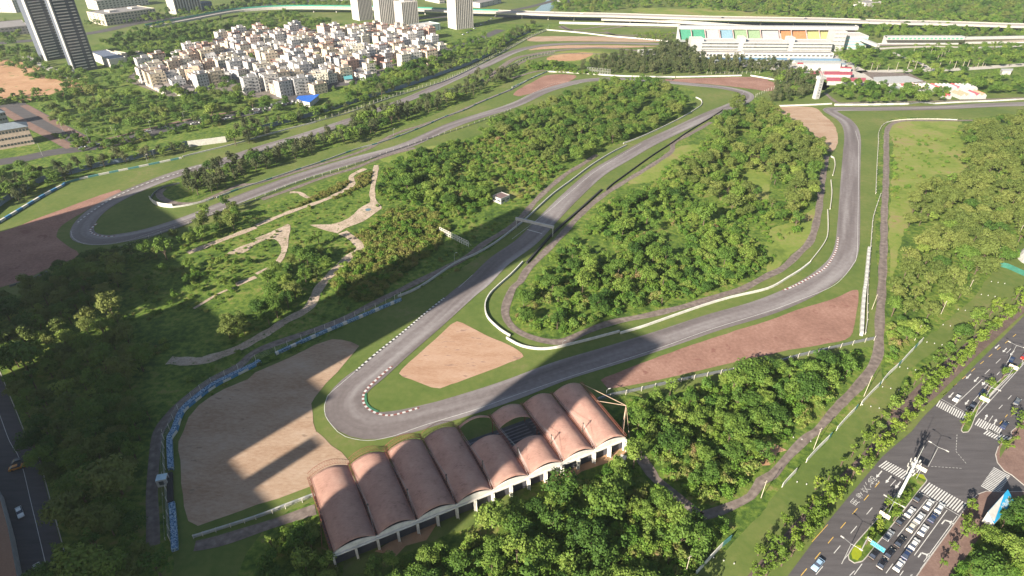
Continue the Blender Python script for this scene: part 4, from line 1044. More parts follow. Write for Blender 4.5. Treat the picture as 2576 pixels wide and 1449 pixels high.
# things left behind the stand
x, y = C4(1730, 800); 
t = thing('white_van', 'white van parked under the right end of the covered stand', 'van', (x + 1.0, y - 2.5, 0), math.radians(65))
m = MB(); m.box((0, 0, 1.15), (4.8, 1.9, 1.5)); m.box((2.6, 0, 0.85), (0.9, 1.85, 0.9)); m.build('body', m_white, t)
m = MB(); m.box((2.45, 0, 1.55), (0.08, 1.6, 0.55)); m.build('windscreen', m_dark, t)
for wx in (-1.5, 1.8):
    for wy in (-0.9, 0.9):
        m = MB(); m.tube((wx, wy - 0.1, 0.34), (wx, wy + 0.1, 0.34), 0.34, n=12); m.build('wheel', m_dark, t)
# ---------------------------------------------------------------- buildings
m_glass = flat('dark_glass', (0.04, 0.05, 0.075), 0.15, spec=0.6)
m_win = flat('window_glass', (0.06, 0.07, 0.08), 0.2, spec=0.5)
m_slate = flat('slate_cladding', (0.085, 0.098, 0.130), 0.5)
m_cream = flat('cream_render', (0.44, 0.40, 0.32), 0.8)
m_pale = flat('pale_render', (0.44, 0.42, 0.40), 0.8)
m_roofg = flat('grey_roof', (0.20, 0.19, 0.19), 0.85)
m_brick = flat('red_trim', (0.28, 0.15, 0.12), 0.8)
def frame(A, B, C):
    """three map points (left, near corner, right) -> origin, unit along BC, unit depth, widths"""
    a, b, c = [Vector(q) for q in (A, B, C)]
    u = (c - b); w = u.length; u.normalize(); v = Vector((-u.y, u.x))
    d = abs((a - b).dot(v))
    return b, u, v, w, d
def boxy(name, label, cat, A, B, C, h, mat, roof=None, floors=0, cols=0, side=0, parapet=0.8, win=m_win, dmin=8.0, group=None, z0=0.0, wsz=(1.4, 1.5), wname='window', cap=100, extra=None, loc=None, rz=None, wd=None):
    if loc is None:
        b, u, v, w, d = frame(A, B, C); d = max(d, dmin); rz = math.atan2(u.y, u.x); loc = (b.x, b.y)
    else:
        w, d = wd
    t = thing(name, label, cat, (loc[0], loc[1], z0), rz, group)
    m = MB(); m.box((w / 2, d / 2, h / 2), (w, d, h), top=1)
    m.build('walls', [mat, roof or m_roofg], t)
    if parapet:
        m = MB()
        for c_, s_ in (((w / 2, 0.12, 0), (w, 0.24)), ((w / 2, d - 0.12, 0), (w, 0.24)), ((0.12, d / 2, 0), (0.24, d - 0.5)), ((w - 0.12, d / 2, 0), (0.24, d - 0.5))):
            m.box((c_[0], c_[1], h + parapet / 2), (s_[0], s_[1], parapet))
        m.build('parapet', mat, t)
    cnt = 0; over = MB(); proto = None
    if floors and cols:
        fh = h / floors
        faces = [((w * (i + 0.5) / cols, -0.03), 0.0) for i in range(cols)]
        if side:
            faces += [((-0.03, d * (i + 0.5) / side), math.pi / 2) for i in range(side)] + [((w + 0.03, d * (i + 0.5) / side), math.pi / 2) for i in range(side)]
        for f in range(floors):
            for (px, py), r_ in faces:
                if cnt < cap:
                    if proto is None:
                        m = MB(); m.box((0, 0, 0), (wsz[0], 0.12, wsz[1]))
                        proto = m.build(wname, win, t, (px, py, fh * (f + 0.55)), r_)
                    else:
                        o = proto.copy(); COL.objects.link(o); o.parent = t; o.location = (px, py, fh * (f + 0.55)); o.rotation_euler = (0, 0, r_)
                        KIDS.setdefault(t.session_uid, []).append(o)
                    cnt += 1
                else:
                    over.box((px, py, fh * (f + 0.55)), (wsz[0], 0.12, wsz[1]), rz=r_)
        if over.f:
            tag(over.build(wname, win, t), kind='stuff')
    if extra: extra(t, w, d, h)
    return t
PF = lambda s: [G(x, y) for x, y in P(s)]
# --- the two dark towers
def dark_tower(s, label, h):
    A, B, C = PF(s)
    b, u, v, w, d = frame(A, B, C); rz = math.atan2(u.y, u.x); d = 15.0
    t = thing('apartment_tower', label, 'tower block', (b.x, b.y, 0), rz, 'dark apartment towers')
    m = MB(); m.box((w / 2, d / 2, h / 2), (w, d, h)); m.build('walls', m_slate, t)
    m = MB(); m.box((-0.6, 1.2, h / 2), (1.2, 5.0, h)); m.build('white_fin', flat('bright_white_panel', (0.36, 0.36, 0.355), 0.5), t)
    n = int(h / 2.9)
    pa = pb = None
    for k in range(1, n):
        z = k * 2.9
        for q, (x0, x1, dep) in enumerate(((0.08, 0.56, 1.5), (0.72, 0.88, 0.9))):
            ww = w * (x1 - x0)
            if k == 1:
                m = MB(); m.box((0, 0, 0), (ww, dep, 0.22)); m.box((0, -dep / 2 + 0.05, 0.45), (ww, 0.06, 0.7))
                o = m.build('balcony', flat('pale_slab', (0.62, 0.59, 0.56), 0.6), t, (w * (x0 + x1) / 2, -dep / 2, z))
                if q: pb = o
                else: pa = o
            elif k < 50:
                o = (pb if q else pa).copy(); COL.objects.link(o); o.parent = t; o.location = (w * (x0 + x1) / 2, -dep / 2, z)
    m = MB()
    for k in range(n):
        m.box((w / 2, -0.04, k * 2.9 + 1.7), (w * 0.96, 0.1, 1.3)); m.box((w + 0.04, d / 2, k * 2.9 + 1.7), (0.1, d * 0.9, 1.2))
    tag(m.build('window_band', m_glass, t), kind='stuff')
    return t
dark_tower('F:240,225 285,272 368,258', 'nearer dark slate apartment tower with white balcony slabs and a white fin', 112)
dark_tower('F:150,190 179,228 262,212', 'farther dark slate apartment tower left of its twin', 112)
# --- ribbed towers beyond the village
def ribbed(s, label, h, floors=0):
    A, B, C = PF(s); b, u, v, w, d = frame(A, B, C); d = min(max(d, 13), 22); rz = math.atan2(u.y, u.x)
    t = thing('ribbed_tower', label, 'tower block', (b.x, b.y, 0), rz, 'ribbed pale towers')
    m = MB(); m.box((w / 2, d / 2, h / 2), (w, d, h)); m.build('walls', m_pale, t)
    n = 9; first = None
    for i in range(n + 1):
        if first is None:
            m = MB(); m.box((0, -0.5, h / 2), (w / n * 0.42, 1.0, h + 0.6)); first = m.build('rib', m_pale, t, (w * i / n, 0, 0))
        else:
            o = first.copy(); COL.objects.link(o); o.parent = t; o.location = (w * i / n, 0, 0)
    m = MB()
    for i in range(n):
        m.box((w * (i + .5) / n, -0.05, h / 2), (w / n * 0.55, 0.1, h * 0.97))
    m.build('window_strip', m_win, t)
    m = MB()
    for k in range(int(h / 3.2)):
        m.box((-0.05, d * 0.5, k * 3.2 + 2), (0.1, 1.4, 1.5))
    m.build('side_window', m_win, t)
    m = MB(); m.box((w / 2, d / 2, h + 1.5), (w * 0.45, d * 0.5, 3)); m.build('roof_room', m_pale, t)
    return t
ribbed('F:1322,60 1349,79 1398,73', 'leftmost of the pale ribbed towers beyond the village', 62)
ribbed('F:1400,72 1429,94 1488,88', 'pale ribbed tower second from the left beyond the village', 62)
ribbed('F:1478,80 1513,102 1569,95', 'shortest pale ribbed tower with its roof showing', 33)
ribbed('F:1662,95 1712,112 1773,104', 'pale ribbed tower standing apart at the right end of the village', 66)
ribbed('F:636,30 664,55 757,42', 'white tower with closely striped front beside the ring road', 70)
def grid_extra(t, w, d, h):
    m = MB(); m.box((w * 0.3, d * 0.5, h + 1.2), (w * 0.15, d * 0.3, 2.4)); m.build('roof_room', m_pale, t); m = MB(); m.box((w * 0.75, d * 0.6, h + 1), (w * 0.1, d * 0.25, 2)); m.build('roof_room', m_pale, t)
boxy('office_block', 'long cream office block with a gridded front below the striped tower', 'office', *PF('F:348,84 403,98 592,72'), 15, m_cream, floors=4, cols=16, side=4, wsz=(3.0, 2.2), dmin=30, extra=grid_extra)
boxy('office_block', 'cream office wing behind the gridded office block', 'office', *PF('F:350,30 372,40 560,18'), 14, m_pale, floors=4, cols=14, side=3, wsz=(3.0, 1.8), dmin=25, extra=grid_extra)
boxy('glass_block', 'low blue glass block beside the striped tower', 'office', *PF('F:755,38 760,42 800,36'), 12, flat('blue_glass', (0.07, 0.12, 0.20), 0.2), floors=3, cols=5, wsz=(3, 2.2), dmin=18)
boxy('grey_block', 'low grey block left of the dark towers', 'building', *PF('F:-40,115 -20,140 118,126'), 10, m_roofg, floors=3, cols=9, wsz=(2.6, 1.4), dmin=14)
boxy('apartment_block', 'small beige apartment block in the top left corner', 'building', *PF('F:10,20 22,42 55,36'), 20, m_cream, floors=6, cols=4, side=3, dmin=12)
boxy('apartment_block', 'white apartment block beside the beige one in the top left corner', 'building', *PF('F:52,28 62,48 95,42'), 18, m_pale, floors=5, cols=4, side=3, dmin=12)
for i, (s, lb) in enumerate((('F:1250,-4 1262,4 1330,0', 'low white sheds beyond the highway left of the ribbed towers'), ('F:1180,-6 1190,2 1240,-1', 'small white shed beyond the ring road bend'), ('F:1790,18 1800,30 1880,12', 'flat pinkish shed right of the tall ribbed tower'), ('F:1640,-2 1648,14 1668,12', 'low pink shed left of the tall ribbed tower'), ('F:3235,20 3242,30 3300,24', 'white house with a terrace in the far woods'), ('F:2110,2 2115,10 2145,8', 'small white house in the far woods'))):
    boxy('far_shed', lb, 'shed', *PF(s), 7, m_pale, floors=2, cols=4, dmin=14, wsz=(2.2, 1.4))
def hip(name, label, s, h, dm, mat, roofm, floors, cols, side, rh=3.0, cat='building'):
    def ex(t, w, d, hh):
        m = MB(); o = 0.5; a = [(-o, -o, hh), (w + o, -o, hh), (w + o, d + o, hh), (-o, d + o, hh)]; r1, r2 = (d / 2, d / 2, hh + rh), (w - d / 2, d / 2, hh + rh)
        if w < d: r1, r2 = (w / 2, w / 2, hh + rh), (w / 2, d - w / 2, hh + rh)
        if w >= d: m.face([a[0], a[1], r2, r1]); m.face([a[1], a[2], r2]); m.face([a[2], a[3], r1, r2]); m.face([a[3], a[0], r1])
        else: m.face([a[0], a[1], r1]); m.face([a[1], a[2], r2, r1]); m.face([a[2], a[3], r2]); m.face([a[3], a[0], r1, r2])
        m.build('roof', roofm, t)
    return boxy(name, label, cat, *PF(s), h, mat, floors=floors, cols=cols, side=side, parapet=0, dmin=dm, extra=ex)
hip('school_building', 'pinkish three storey building with a grey roof at the left edge', 'F:-60,560 -20,566 131,540', 13.5, 14, flat('pink_stone', (0.48, 0.38, 0.32), 0.8), flat('blue_grey_roof', (0.16, 0.19, 0.22), 0.7), 3, 12, 4)
hip('school_building', 'rear wing of the pinkish building at the left edge', 'F:-60,480 -40,486 40,470', 11, 12, flat('grey_stone', (0.30, 0.30, 0.32), 0.8), flat('blue_grey_roof', (0.16, 0.19, 0.22), 0.7), 3, 8, 3)
boxy('podium_building', 'low white hall right of the dark towers', 'building', *PF('F:350,225 418,256 482,246'), 8.5, m_pale, roof=flat('blue_roof', (0.12, 0.14, 0.20), 0.5), floors=1, cols=0, dmin=40)
for s, h, c in (('F:498,225 505,238 560,228', 8, 'cream'), ('F:478,215 488,236 502,233', 9, 'yellow')):
    boxy('village_house', c + ' house beside the white hall', 'house', *PF(s), h, m_cream, floors=3, cols=4, dmin=9)
# --- the village
HCOL = [('cream', (0.52, 0.44, 0.34)), ('white', (0.58, 0.55, 0.52)), ('pale pink', (0.50, 0.40, 0.36)), ('peach', (0.52, 0.38, 0.29)), ('light grey', (0.40, 0.40, 0.41)), ('ivory', (0.54, 0.51, 0.43)), ('salmon', (0.38, 0.24, 0.20))]
HM = [flat(n.replace(' ', '_') + '_house', c, 0.85) for n, c in HCOL]
a_, b_ = PF('F:1100,355 1150,345'); VU = (Vector(b_) - Vector(a_)).normalized(); VV = Vector((-VU.y, VU.x)); VRZ = math.atan2(VU.y, VU.x)
HOUSES = {}
def make_house(ci, fl, ty, detail):
    """body, parapet, roof room, water tank, and each window and balcony"""
    r = random.Random(ci * 31 + fl * 7 + ty * 101); w = r.choice((11.0, 12.5, 14.0)); d = r.choice((10.0, 11.5, 13.0)); h = fl * 2.8
    def ex(t, w, d, h):
        m = MB(); m.box((w * 0.7, d * 0.65, h + 1.3), (w * 0.42, d * 0.4, 2.6), top=1); m.build('roof_room', [HM[ci], m_roofg], t)
        m = MB(); m.tube((w * 0.25, d * 0.7, h), (w * 0.25, d * 0.7, h + 1.3), 0.6, n=8); m.build('water_tank', m_steel, t)
        if detail and ty != 1:
            for k in range(1, fl):
                m = MB(); m.box((w * 0.28, -0.55, k * 3.0 + 0.1), (w * 0.34, 1.1, 0.18)); m.box((w * 0.28, -1.05, k * 3.0 + 0.6), (w * 0.34, 0.08, 0.8)); m.build('balcony', HM[ci], t)
        m = MB(); m.box((w / 2, -0.06, h + 0.9), (w + 0.3, 0.36, 0.18)); m.box((-0.06, d / 2, h + 0.9), (0.36, d, 0.18)); m.build('coping', m_brick if ty != 2 else m_pale, t)
    return boxy('village_house', '', 'house', None, None, None, h, HM[ci], floors=fl if detail else 0, cols=4, side=2 if detail else 0, parapet=0.8, extra=ex, loc=(0, 0), rz=0, wd=(w, d), roof=m_roofg, wsz=(1.15, 1.35)), w, d
def far_house_mesh(ci, fl, ty):
    r = random.Random(ci * 31 + fl * 7 + ty * 101); w = r.choice((11.0, 12.5, 14.0)); d = r.choice((10.0, 11.5, 13.0)); h = fl * 2.8
    m = MB(); m.box((w / 2, d / 2, h / 2), (w, d, h), top=1); m.box((w * 0.7, d * 0.65, h + 1.3), (w * 0.42, d * 0.4, 2.6), top=1)
    for c_, s_ in (((w / 2, 0.1), (w, 0.24)), ((w / 2, d - 0.1), (w, 0.24)), ((0.1, d / 2), (0.24, d - 0.5)), ((w - 0.1, d / 2), (0.24, d - 0.5))): m.box((*c_, h + 0.45), (*s_, 0.9), mi=2 if ty == 1 else 0)
    for f in range(fl):
        for i in range(4): m.box((w * (i + .5) / 4, -0.03, f * 3 + 1.7), (1.15, 0.12, 1.35), mi=3)
        for i in range(2): m.box((-0.03, d * (i + .5) / 2, f * 3 + 1.7), (0.12, 1.15, 1.35), mi=3)
    return m, [HM[ci], m_roofg, m_brick, m_win]
FARM = {}
vill = [Vector(q) for q in PG('V:318,205 430,245 540,225 640,245 700,250 800,240 830,215 930,208 960,185 1000,178 1075,168 1110,135 1095,105 1030,75 960,68 900,62 800,72 700,90 590,98 560,112 500,128 445,150 425,165 330,182')]
village_poly = [tuple(q) for q in vill]
tag(sheet('village_ground', village_poly, Z[2], flat('packed_yard', (0.14, 0.125, 0.11), 0.9)), kind='structure')
cx0 = sum(p[0] for p in village_poly) / len(village_poly); cy0 = sum(p[1] for p in village_poly) / len(village_poly)
cand = []
rr = random.Random(5)
for i in range(-34, 35):
    for j in range(-30, 31):
        x = cx0 + VU.x * i * 15.0 + VV.x * j * 16.0 + rr.uniform(-1.3, 1.3) + VV.x * (i % 3) * 3; y = cy0 + VU.y * i * 15.0 + VV.y * j * 16.0 + rr.uniform(-1.3, 1.3)
        if inside((x, y), village_poly): cand.append((x, y))
rr.shuffle(cand)
NT = int(len(cand) * 0.13)
vt = cand[:NT]; vh = sorted(cand[NT:], key=lambda p: p[1])[:290]
for x, y in vt: PL.append(('broad', x, y, rr.uniform(0.8, 1.3), 'village'))
used = {}
def place_label(x, y, i, n):
    u = x / depth(x, y) * F * 2576 + 1288
    return 'left' if u < 560 else 'middle' if u < 850 else 'right'
for i, (x, y) in enumerate(vh):
    ci = rr.choice((0, 0, 1, 1, 1, 2, 3, 4, 4, 5, 5)) if rr.random() < 0.97 else 6; fl = rr.choice((2, 3, 3, 4, 5, 5)) if i > 20 else rr.choice((3, 4, 5)); ty = rr.randrange(3)
    part = place_label(x, y, i, len(vh)); rowi = 'front' if i < 40 else 'middle' if i < 150 else 'back'
    lab = '%s %s storey house, %s rows, %s part of the village' % (HCOL[ci][0], ('two', 'three', 'four', 'five')[fl - 2], rowi, part)
    grp = 'village houses: %s %d %s %s' % (HCOL[ci][0], fl, rowi, part)
    rzj = VRZ + rr.uniform(-0.10, 0.10) + (0.0 if rr.random() < 0.8 else rr.choice((-0.4, 0.35)))
    if i < 70:
        key = (ci, fl, ty)
        if key not in HOUSES:
            t, w, d = make_house(ci, fl, ty, True); HOUSES[key] = t; t.location = (x, y, 0); t.rotation_euler = (0, 0, rzj); t['label'] = lab; t['group'] = grp
        else:
            dup(HOUSES[key], (x, y, 0), rzj, lab, grp)
    else:
        key = (ci, fl, ty)
        if key not in FARM:
            m, mt = far_house_mesh(*key); o = m.build('village_house', mt); FARM[key] = o
        else:
            o = FARM[key].copy(); COL.objects.link(o)
        o.location = (x, y, 0); o.rotation_euler = (0, 0, rzj); tag(o, lab, 'house', grp)
# old low houses with pitched grey tiles
m_tile = flat('grey_tiles', (0.13, 0.115, 0.115), 0.9)
old = PG('F:520,318 560,300 640,305 720,320 745,345 700,362 640,352 590,350')
n_ = 0; first = None
for i in range(-12, 13):
    for j in range(-8, 9):
        c = Vector((sum(p[0] for p in old) / len(old), sum(p[1] for p in old) / len(old))); p = c + VU * i * 9.0 + VV * j * 8.6
        if not inside((p.x, p.y), old) or n_ > 28: continue
        n_ += 1
        if first is None:
            t = thing('tiled_cottage', 'low old cottage with a grey pitched roof below the village, near rows', 'house', (p.x, p.y, 0), VRZ + 0.5, 'old cottages below the village'); first = t
            m = MB(); m.box((0, 0, 1.5), (8, 6, 3)); m.build('walls', m_pale, t)
            m = MB(); a = [(-4.3, -3.4, 2.9), (4.3, -3.4, 2.9), (4.3, 3.4, 2.9), (-4.3, 3.4, 2.9)]; r1, r2 = (-4.3, 0, 4.7), (4.3, 0, 4.7)
            m.face([a[0], a[1], r2, r1]); m.face([a[2], a[3], r1, r2]); m.face([a[1], a[2], r2]); m.face([a[3], a[0], r1]); m.build('roof', m_tile, t)
        else:
            c9 = dup(first, (p.x, p.y, 0), VRZ + 0.5 + rr.choice((0, 0, 1.57)) + rr.uniform(-.1, .1)); c9['label'] = 'low old cottage with a grey pitched roof below the village, %s rows' % ('back' if j > 0 else 'near')
def shed_roof(name, label, s, h, mat, cat='shed', group=None, thick=0.3):
    pts = PG(s, h); m = MB(); m.prism(pts, h - thick, h, top=0)
    c = pts[0]; t = thing(name, label, cat, (c[0], c[1], 0), 0, group); m.v = [(x - c[0], y - c[1], z) for x, y, z in m.v]; m.build('roof', mat, t)
    w = MB(); k = Vector((sum(p[0] for p in pts) / len(pts), sum(p[1] for p in pts) / len(pts)))
    q = [tuple(k + (Vector(p) - k) * 0.9 - Vector(c)) for p in pts]; w.prism(q, 0, h - thick - 0.02); w.build('walls', m_pale, t)
    return t
shed_roof('blue_canopy', 'bright blue canopy roof at the foot of the village', '01:425,965 640,948 600,985 540,1028 470,1015 405,990', 5, flat('bright_blue_sheet', (0.02, 0.12, 0.50), 0.4), 'canopy')
shed_roof('teal_shed', 'small teal roofed shed below the palms', '01:870,745 960,740 975,790 890,800', 4, flat('teal_sheet', (0.10, 0.34, 0.38), 0.5))
boxy('teal_block', 'large pale block with a teal side right of the village', 'building', *PF('F:1530,118 1560,128 1652,112'), 8, flat('pale_teal', (0.40, 0.50, 0.50), 0.5), floors=3, cols=6, dmin=22, roof=m_pale)
# --- roads at the left and the elevated highway
def road(name, s, w, mat=None, z=Z[3], lines=True):
    pts = smooth(PG(s), 6)
    tag(strip_mesh(name, pts, w / 2, w / 2, z, mat or g_street), kind='structure')
    return pts
LR = road('street', 'V:-120,428 0,408 62,399 125,385 205,374 280,362 400,329 500,306 600,290 690,268 760,240 840,215 900,205 1020,165 1120,130 1200,100 1260,75', 15)
road('pavement', 'V:215,356 280,348 400,318 500,296 600,280', 4, g_pave, Z[4])
CR = road('street', 'V:20,262 100,306 160,340 207,366', 22, None, Z[2])
road('pavement', 'V:0,272 60,308 120,340 180,372', 7, g_pave, Z[4]); road('pavement', 'V:60,265 130,305 180,332 222,358', 6, g_pave, Z[4])
road('street', 'V:60,140 110,165 150,185 190,200', 8, g_conc)
road('street', 'V:-100,118 0,109 120,98 250,80 350,58 500,38 640,18 760,4 900,-8', 20, g_street, Z[5])
road('street', 'V:1000,48 1100,44 1180,36 1260,30 1330,18 1400,0', 14, g_street, Z[3])
road('canal', 'V:1350,40 1375,18 1400,-6', 26, g_water, Z[2])
m_deck = flat('bridge_concrete', (0.36, 0.345, 0.32), 0.75)
def viaduct(s, w, label, z=9.0, gap=38, barrier=None, name='elevated_highway'):
    pts = smooth([G(x, y, z) for x, y in P(s)], 9); ns = normals(pts)
    x0, y0 = pts[0]; loc = [(a - x0, b - y0) for a, b in pts]
    t = thing(name, label, 'highway', (x0, y0, 0))
    o = strip_mesh('road_surface', loc, w / 2 - 0.5, w / 2 - 0.5, z + 0.03, flat('pale_asphalt', (0.34, 0.31, 0.29), 0.8), parent=t)
    for off in (w / 2 - 0.25, -w / 2 + 0.25):
        along('parapet', loc, z + 1.0, 0.45, [m_deck], t, z0=z - 1.6, off=off)
    along('deck', loc, z, w - 1.0, [m_deck], t, z0=z - 1.4)
    if barrier:
        along('noise_barrier', loc, z + 3.2, 0.2, [barrier], t, z0=z + 1.0, off=w / 2 - 0.25)
    acc = 0; k = 0
    first = None
    for i in range(1, len(loc)):
        acc += math.dist(loc[i], loc[i - 1])
        if acc > gap:
            acc = 0
            n = ns[i]
            if first is None:
                m = MB(); m.box((0, 0, (z - 1.4) / 2), (2.2, 1.6, z - 1.4)); m.box((0, 0, z - 2.1), (w * 0.6, 1.8, 1.2)); first = m.build('pillar', m_deck, t)
                first.location = (*loc[i], 0); first.rotation_euler = (0, 0, math.atan2(n[1], n[0]))
            else:
                q = first.copy(); COL.objects.link(q); q.parent = t; q.location = (*loc[i], 0); q.rotation_euler = (0, 0, math.atan2(n[1], n[0]))
    return t
gb = flat('green_noise_barrier', (0.04, 0.22, 0.16), 0.4)
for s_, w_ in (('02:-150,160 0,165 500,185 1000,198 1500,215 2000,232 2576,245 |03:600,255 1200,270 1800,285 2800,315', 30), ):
    tag(strip_mesh('street', smooth(PG(s_), 8), w_ / 2, w_ / 2, Z[1], flat('painted_viaduct_shade', (0.045, 0.045, 0.045), 0.9)), kind='structure')  # dark sheet over the grass, painted in for the shade beneath the highway
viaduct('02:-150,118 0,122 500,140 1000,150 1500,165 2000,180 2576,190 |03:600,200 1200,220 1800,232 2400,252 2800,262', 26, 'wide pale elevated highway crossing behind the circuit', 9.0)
viaduct('02:900,190 1400,205 1900,232 2300,262 2576,270 |03:300,272 700,275', 12, 'pale slip road sinking below the elevated highway', 5.0, 40, name='slip_road')
viaduct('00:1500,270 1900,195 2300,120 2576,92 |01:300,78 700,78 1200,86 1700,100 2200,118 2450,122', 14, 'curving highway with a green noise barrier behind the village', 7.0, 36, gb)
# --- pit building, grandstand and paddock
def Q(x, y, z=0.0): return G((2480 + x / 3.389) / 1.4907, (60 + y / 3.389) / 1.4907, z)
seatc = [('green', (0.05, 0.21, 0.14), 240, 370), ('green', (0.05, 0.21, 0.14), 385, 540), ('white', (0.30, 0.31, 0.32), 560, 725), ('light blue', (0.15, 0.25, 0.32), 745, 895), ('pale green', (0.18, 0.26, 0.16), 915, 1075),
         ('pale green', (0.18, 0.26, 0.16), 1090, 1245), ('white', (0.30, 0.28, 0.29), 1265, 1480), ('orange', (0.33, 0.15, 0.07), 1510, 1640), ('orange', (0.33, 0.15, 0.07), 1655, 1825), ('pale yellow', (0.30, 0.29, 0.13), 1845, 1995), ('pale yellow', (0.30, 0.29, 0.13), 2010, 2110)]
gs = thing('main_grandstand', 'long main grandstand with coloured blocks of seats beside the pit straight', 'grandstand', (*Q(240, 300), 0))
O3 = Vector((*Q(240, 300), 0))
def QV(x, y, z): return Vector((*Q(x, y, z), z)) - O3
for nm, c, x0, x1 in seatc:
    m = MB(); n = 12
    f0, f1 = QV(x0 + 18, 300, 2.0), QV(x1 + 18, 302, 2.0); b0 = QV(x0, 172, 14.0); b1 = QV(x1, 174, 14.0)
    for k in range(n):
        a, b = f0.lerp(b0, k / n), f1.lerp(b1, k / n); c_, d_ = f0.lerp(b0, (k + 1) / n), f1.lerp(b1, (k + 1) / n)
        a2, b2 = a.copy(), b.copy(); a2.z = b2.z = c_.z
        m.face([a, b, b2, a2]); m.face([a2, b2, d_, c_])
    o = m.build('seat_block', flat(nm.replace(' ', '_') + '_seats', c, 0.6), gs); o['label'] = 'block of ' + nm + ' seats'
m = MB()
a, b, c_, d_ = QV(225, 330, 0.0), QV(2160, 335, 0.0), QV(2160, 335, 1.9), QV(225, 330, 1.9); m.face([a, b, c_, d_])
m.face([QV(225, 300, 1.95), QV(2160, 302, 1.95), QV(2160, 335, 1.9), QV(225, 330, 1.9)])
a, b = QV(225, 170, 14.2), QV(2500, 182, 14.2); up = Vector((0, 0, 4.0)); m.face([a, b, b + up, a + up]); k = Vector((0, 9, 0)); m.face([a + up, b + up, b + up + k, a + up + k]); m.face([a + k - Vector((0, 0, 14)), b + k - Vector((0, 0, 14)), b + up + k, a + up + k])
for x_ in (225, 2500): 
    a = QV(x_, 172, 14.0); f = QV(min(x_, 2150) + 18, 300, 2.0); m.face([f, a, a + up, a + up + k, Vector((a.x, a.y + 9, 0)), Vector((f.x, f.y, 0))])
m.build('back_wall', flat('bright_white_panel', (0.36, 0.36, 0.355), 0.5), gs)
for x_ in (375, 550, 735, 905, 1082, 1255, 1495, 1648, 1835, 2002, 2125):
    m = MB(); m.bar(QV(x_ + 18, 298, 2.6), QV(x_, 172, 14.8), 1.2, 0.5); m.build('stair', flat('pink_stairs', (0.55, 0.40, 0.40), 0.7), gs)
m = MB(); m.face([QV(2160, 235, 9.0), QV(2490, 262, 5.0), QV(2480, 195, 12), QV(2180, 190, 12)]); o = m.build('seat_block', flat('faded_red_seats', (0.45, 0.26, 0.26), 0.6), gs); o['label'] = 'wedge of faded red seats'
bw = flat('bright_white_panel', (0.36, 0.36, 0.355), 0.5)
def qb(name, label, cat, x0, x1, y, h, dep, mat, **k):
    a, b = Q(x0, y), Q(x1, y + (x1 - x0) * 0.006); u = (Vector(b) - Vector(a)); w = u.length; rz = math.atan2(u.y, u.x)
    return boxy(name, label, cat, None, None, None, h, mat, loc=a, rz=rz, wd=(w, dep), **k)
qb('pit_building', 'long white pit building with a dark band of windows, left section', 'pit building', 520, 965, 455, 11, 22, bw, roof=m_pale, floors=3, cols=14, wsz=(6.0, 1.3))
qb('pit_building', 'long white pit building, middle section between two white towers', 'pit building', 1045, 1580, 460, 11, 22, bw, roof=m_pale, floors=3, cols=16, wsz=(6.5, 1.2))
qb('pit_building', 'long white pit building, right section beside the white control block', 'pit building', 1665, 2150, 466, 11, 22, bw, roof=m_pale, floors=3, cols=14, wsz=(5.0, 1.1))
qb('stair_tower', 'white stair tower at the left end of the pit building', 'tower', 360, 520, 452, 14, 14, bw, roof=m_pale)
qb('stair_tower', 'white stair tower between the left and middle sections of the pit building', 'tower', 965, 1045, 458, 16, 12, bw, roof=m_pale)
qb('stair_tower', 'white stair tower between the middle and right sections of the pit building', 'tower', 1580, 1665, 462, 16, 12, bw, roof=m_pale)
qb('control_block', 'tall white control block at the right end of the pit building', 'building', 2150, 2300, 450, 22, 20, bw, roof=m_pale, floors=5, cols=3, wsz=(4, 0.6))
qb('media_block', 'white block with teal glazing right of the control block', 'building', 2310, 2590, 425, 15, 26, bw, roof=m_pale, floors=4, cols=7, wsz=(3.5, 1.2), win=flat('teal_glass', (0.20, 0.42, 0.44), 0.2))
qb('garage_row', 'row of white garages below the left section of the pit building', 'garage', 430, 1040, 528, 5, 12, m_pale, floors=1, cols=14, wsz=(2.5, 2.5))
qb('garage_row', 'row of white garages below the right sections of the pit building', 'garage', 1050, 2180, 532, 5, 12, bw, floors=1, cols=20, wsz=(3.0, 1.5))
PADD = [('blue_awning', 'bright blue awning at the left end of the paddock', 420, 590, 540, 520, 3.5, (0.03, 0.16, 0.45)), ('blue_awning', 'long light blue awning below the garages', 595, 1600, 548, 525, 3.5, (0.16, 0.28, 0.40)),
        ('blue_awning', 'light blue awning continuing right of the paddock trees', 1640, 2280, 560, 535, 3.5, (0.16, 0.28, 0.40)), ('white_awning', 'white awning under the long light blue one', 600, 1330, 580, 555, 3.0, (0.36, 0.38, 0.36)),
        ('white_awning', 'white awning right of the paddock trees', 1700, 2330, 590, 568, 3.0, (0.36, 0.37, 0.36)), ('red_roofed_shed', 'narrow dark red roof at the top of the paddock', 1730, 1990, 608, 590, 4, (0.36, 0.06, 0.07)),
        ('grey_roofed_shed', 'blue-grey roof beside the narrow dark red roof', 2000, 2350, 612, 592, 4, (0.22, 0.28, 0.34)), ('red_roofed_shed', 'small red roof at the right of the paddock', 2275, 2420, 660, 642, 4, (0.38, 0.08, 0.09)),
        ('red_roofed_shed', 'long red roofed garage row in the paddock', 1900, 2430, 738, 702, 4.5, (0.36, 0.07, 0.09)), ('red_roofed_shed', 'lower long red roofed garage row in the paddock', 2100, 2600, 822, 780, 4.5, (0.36, 0.07, 0.09))]
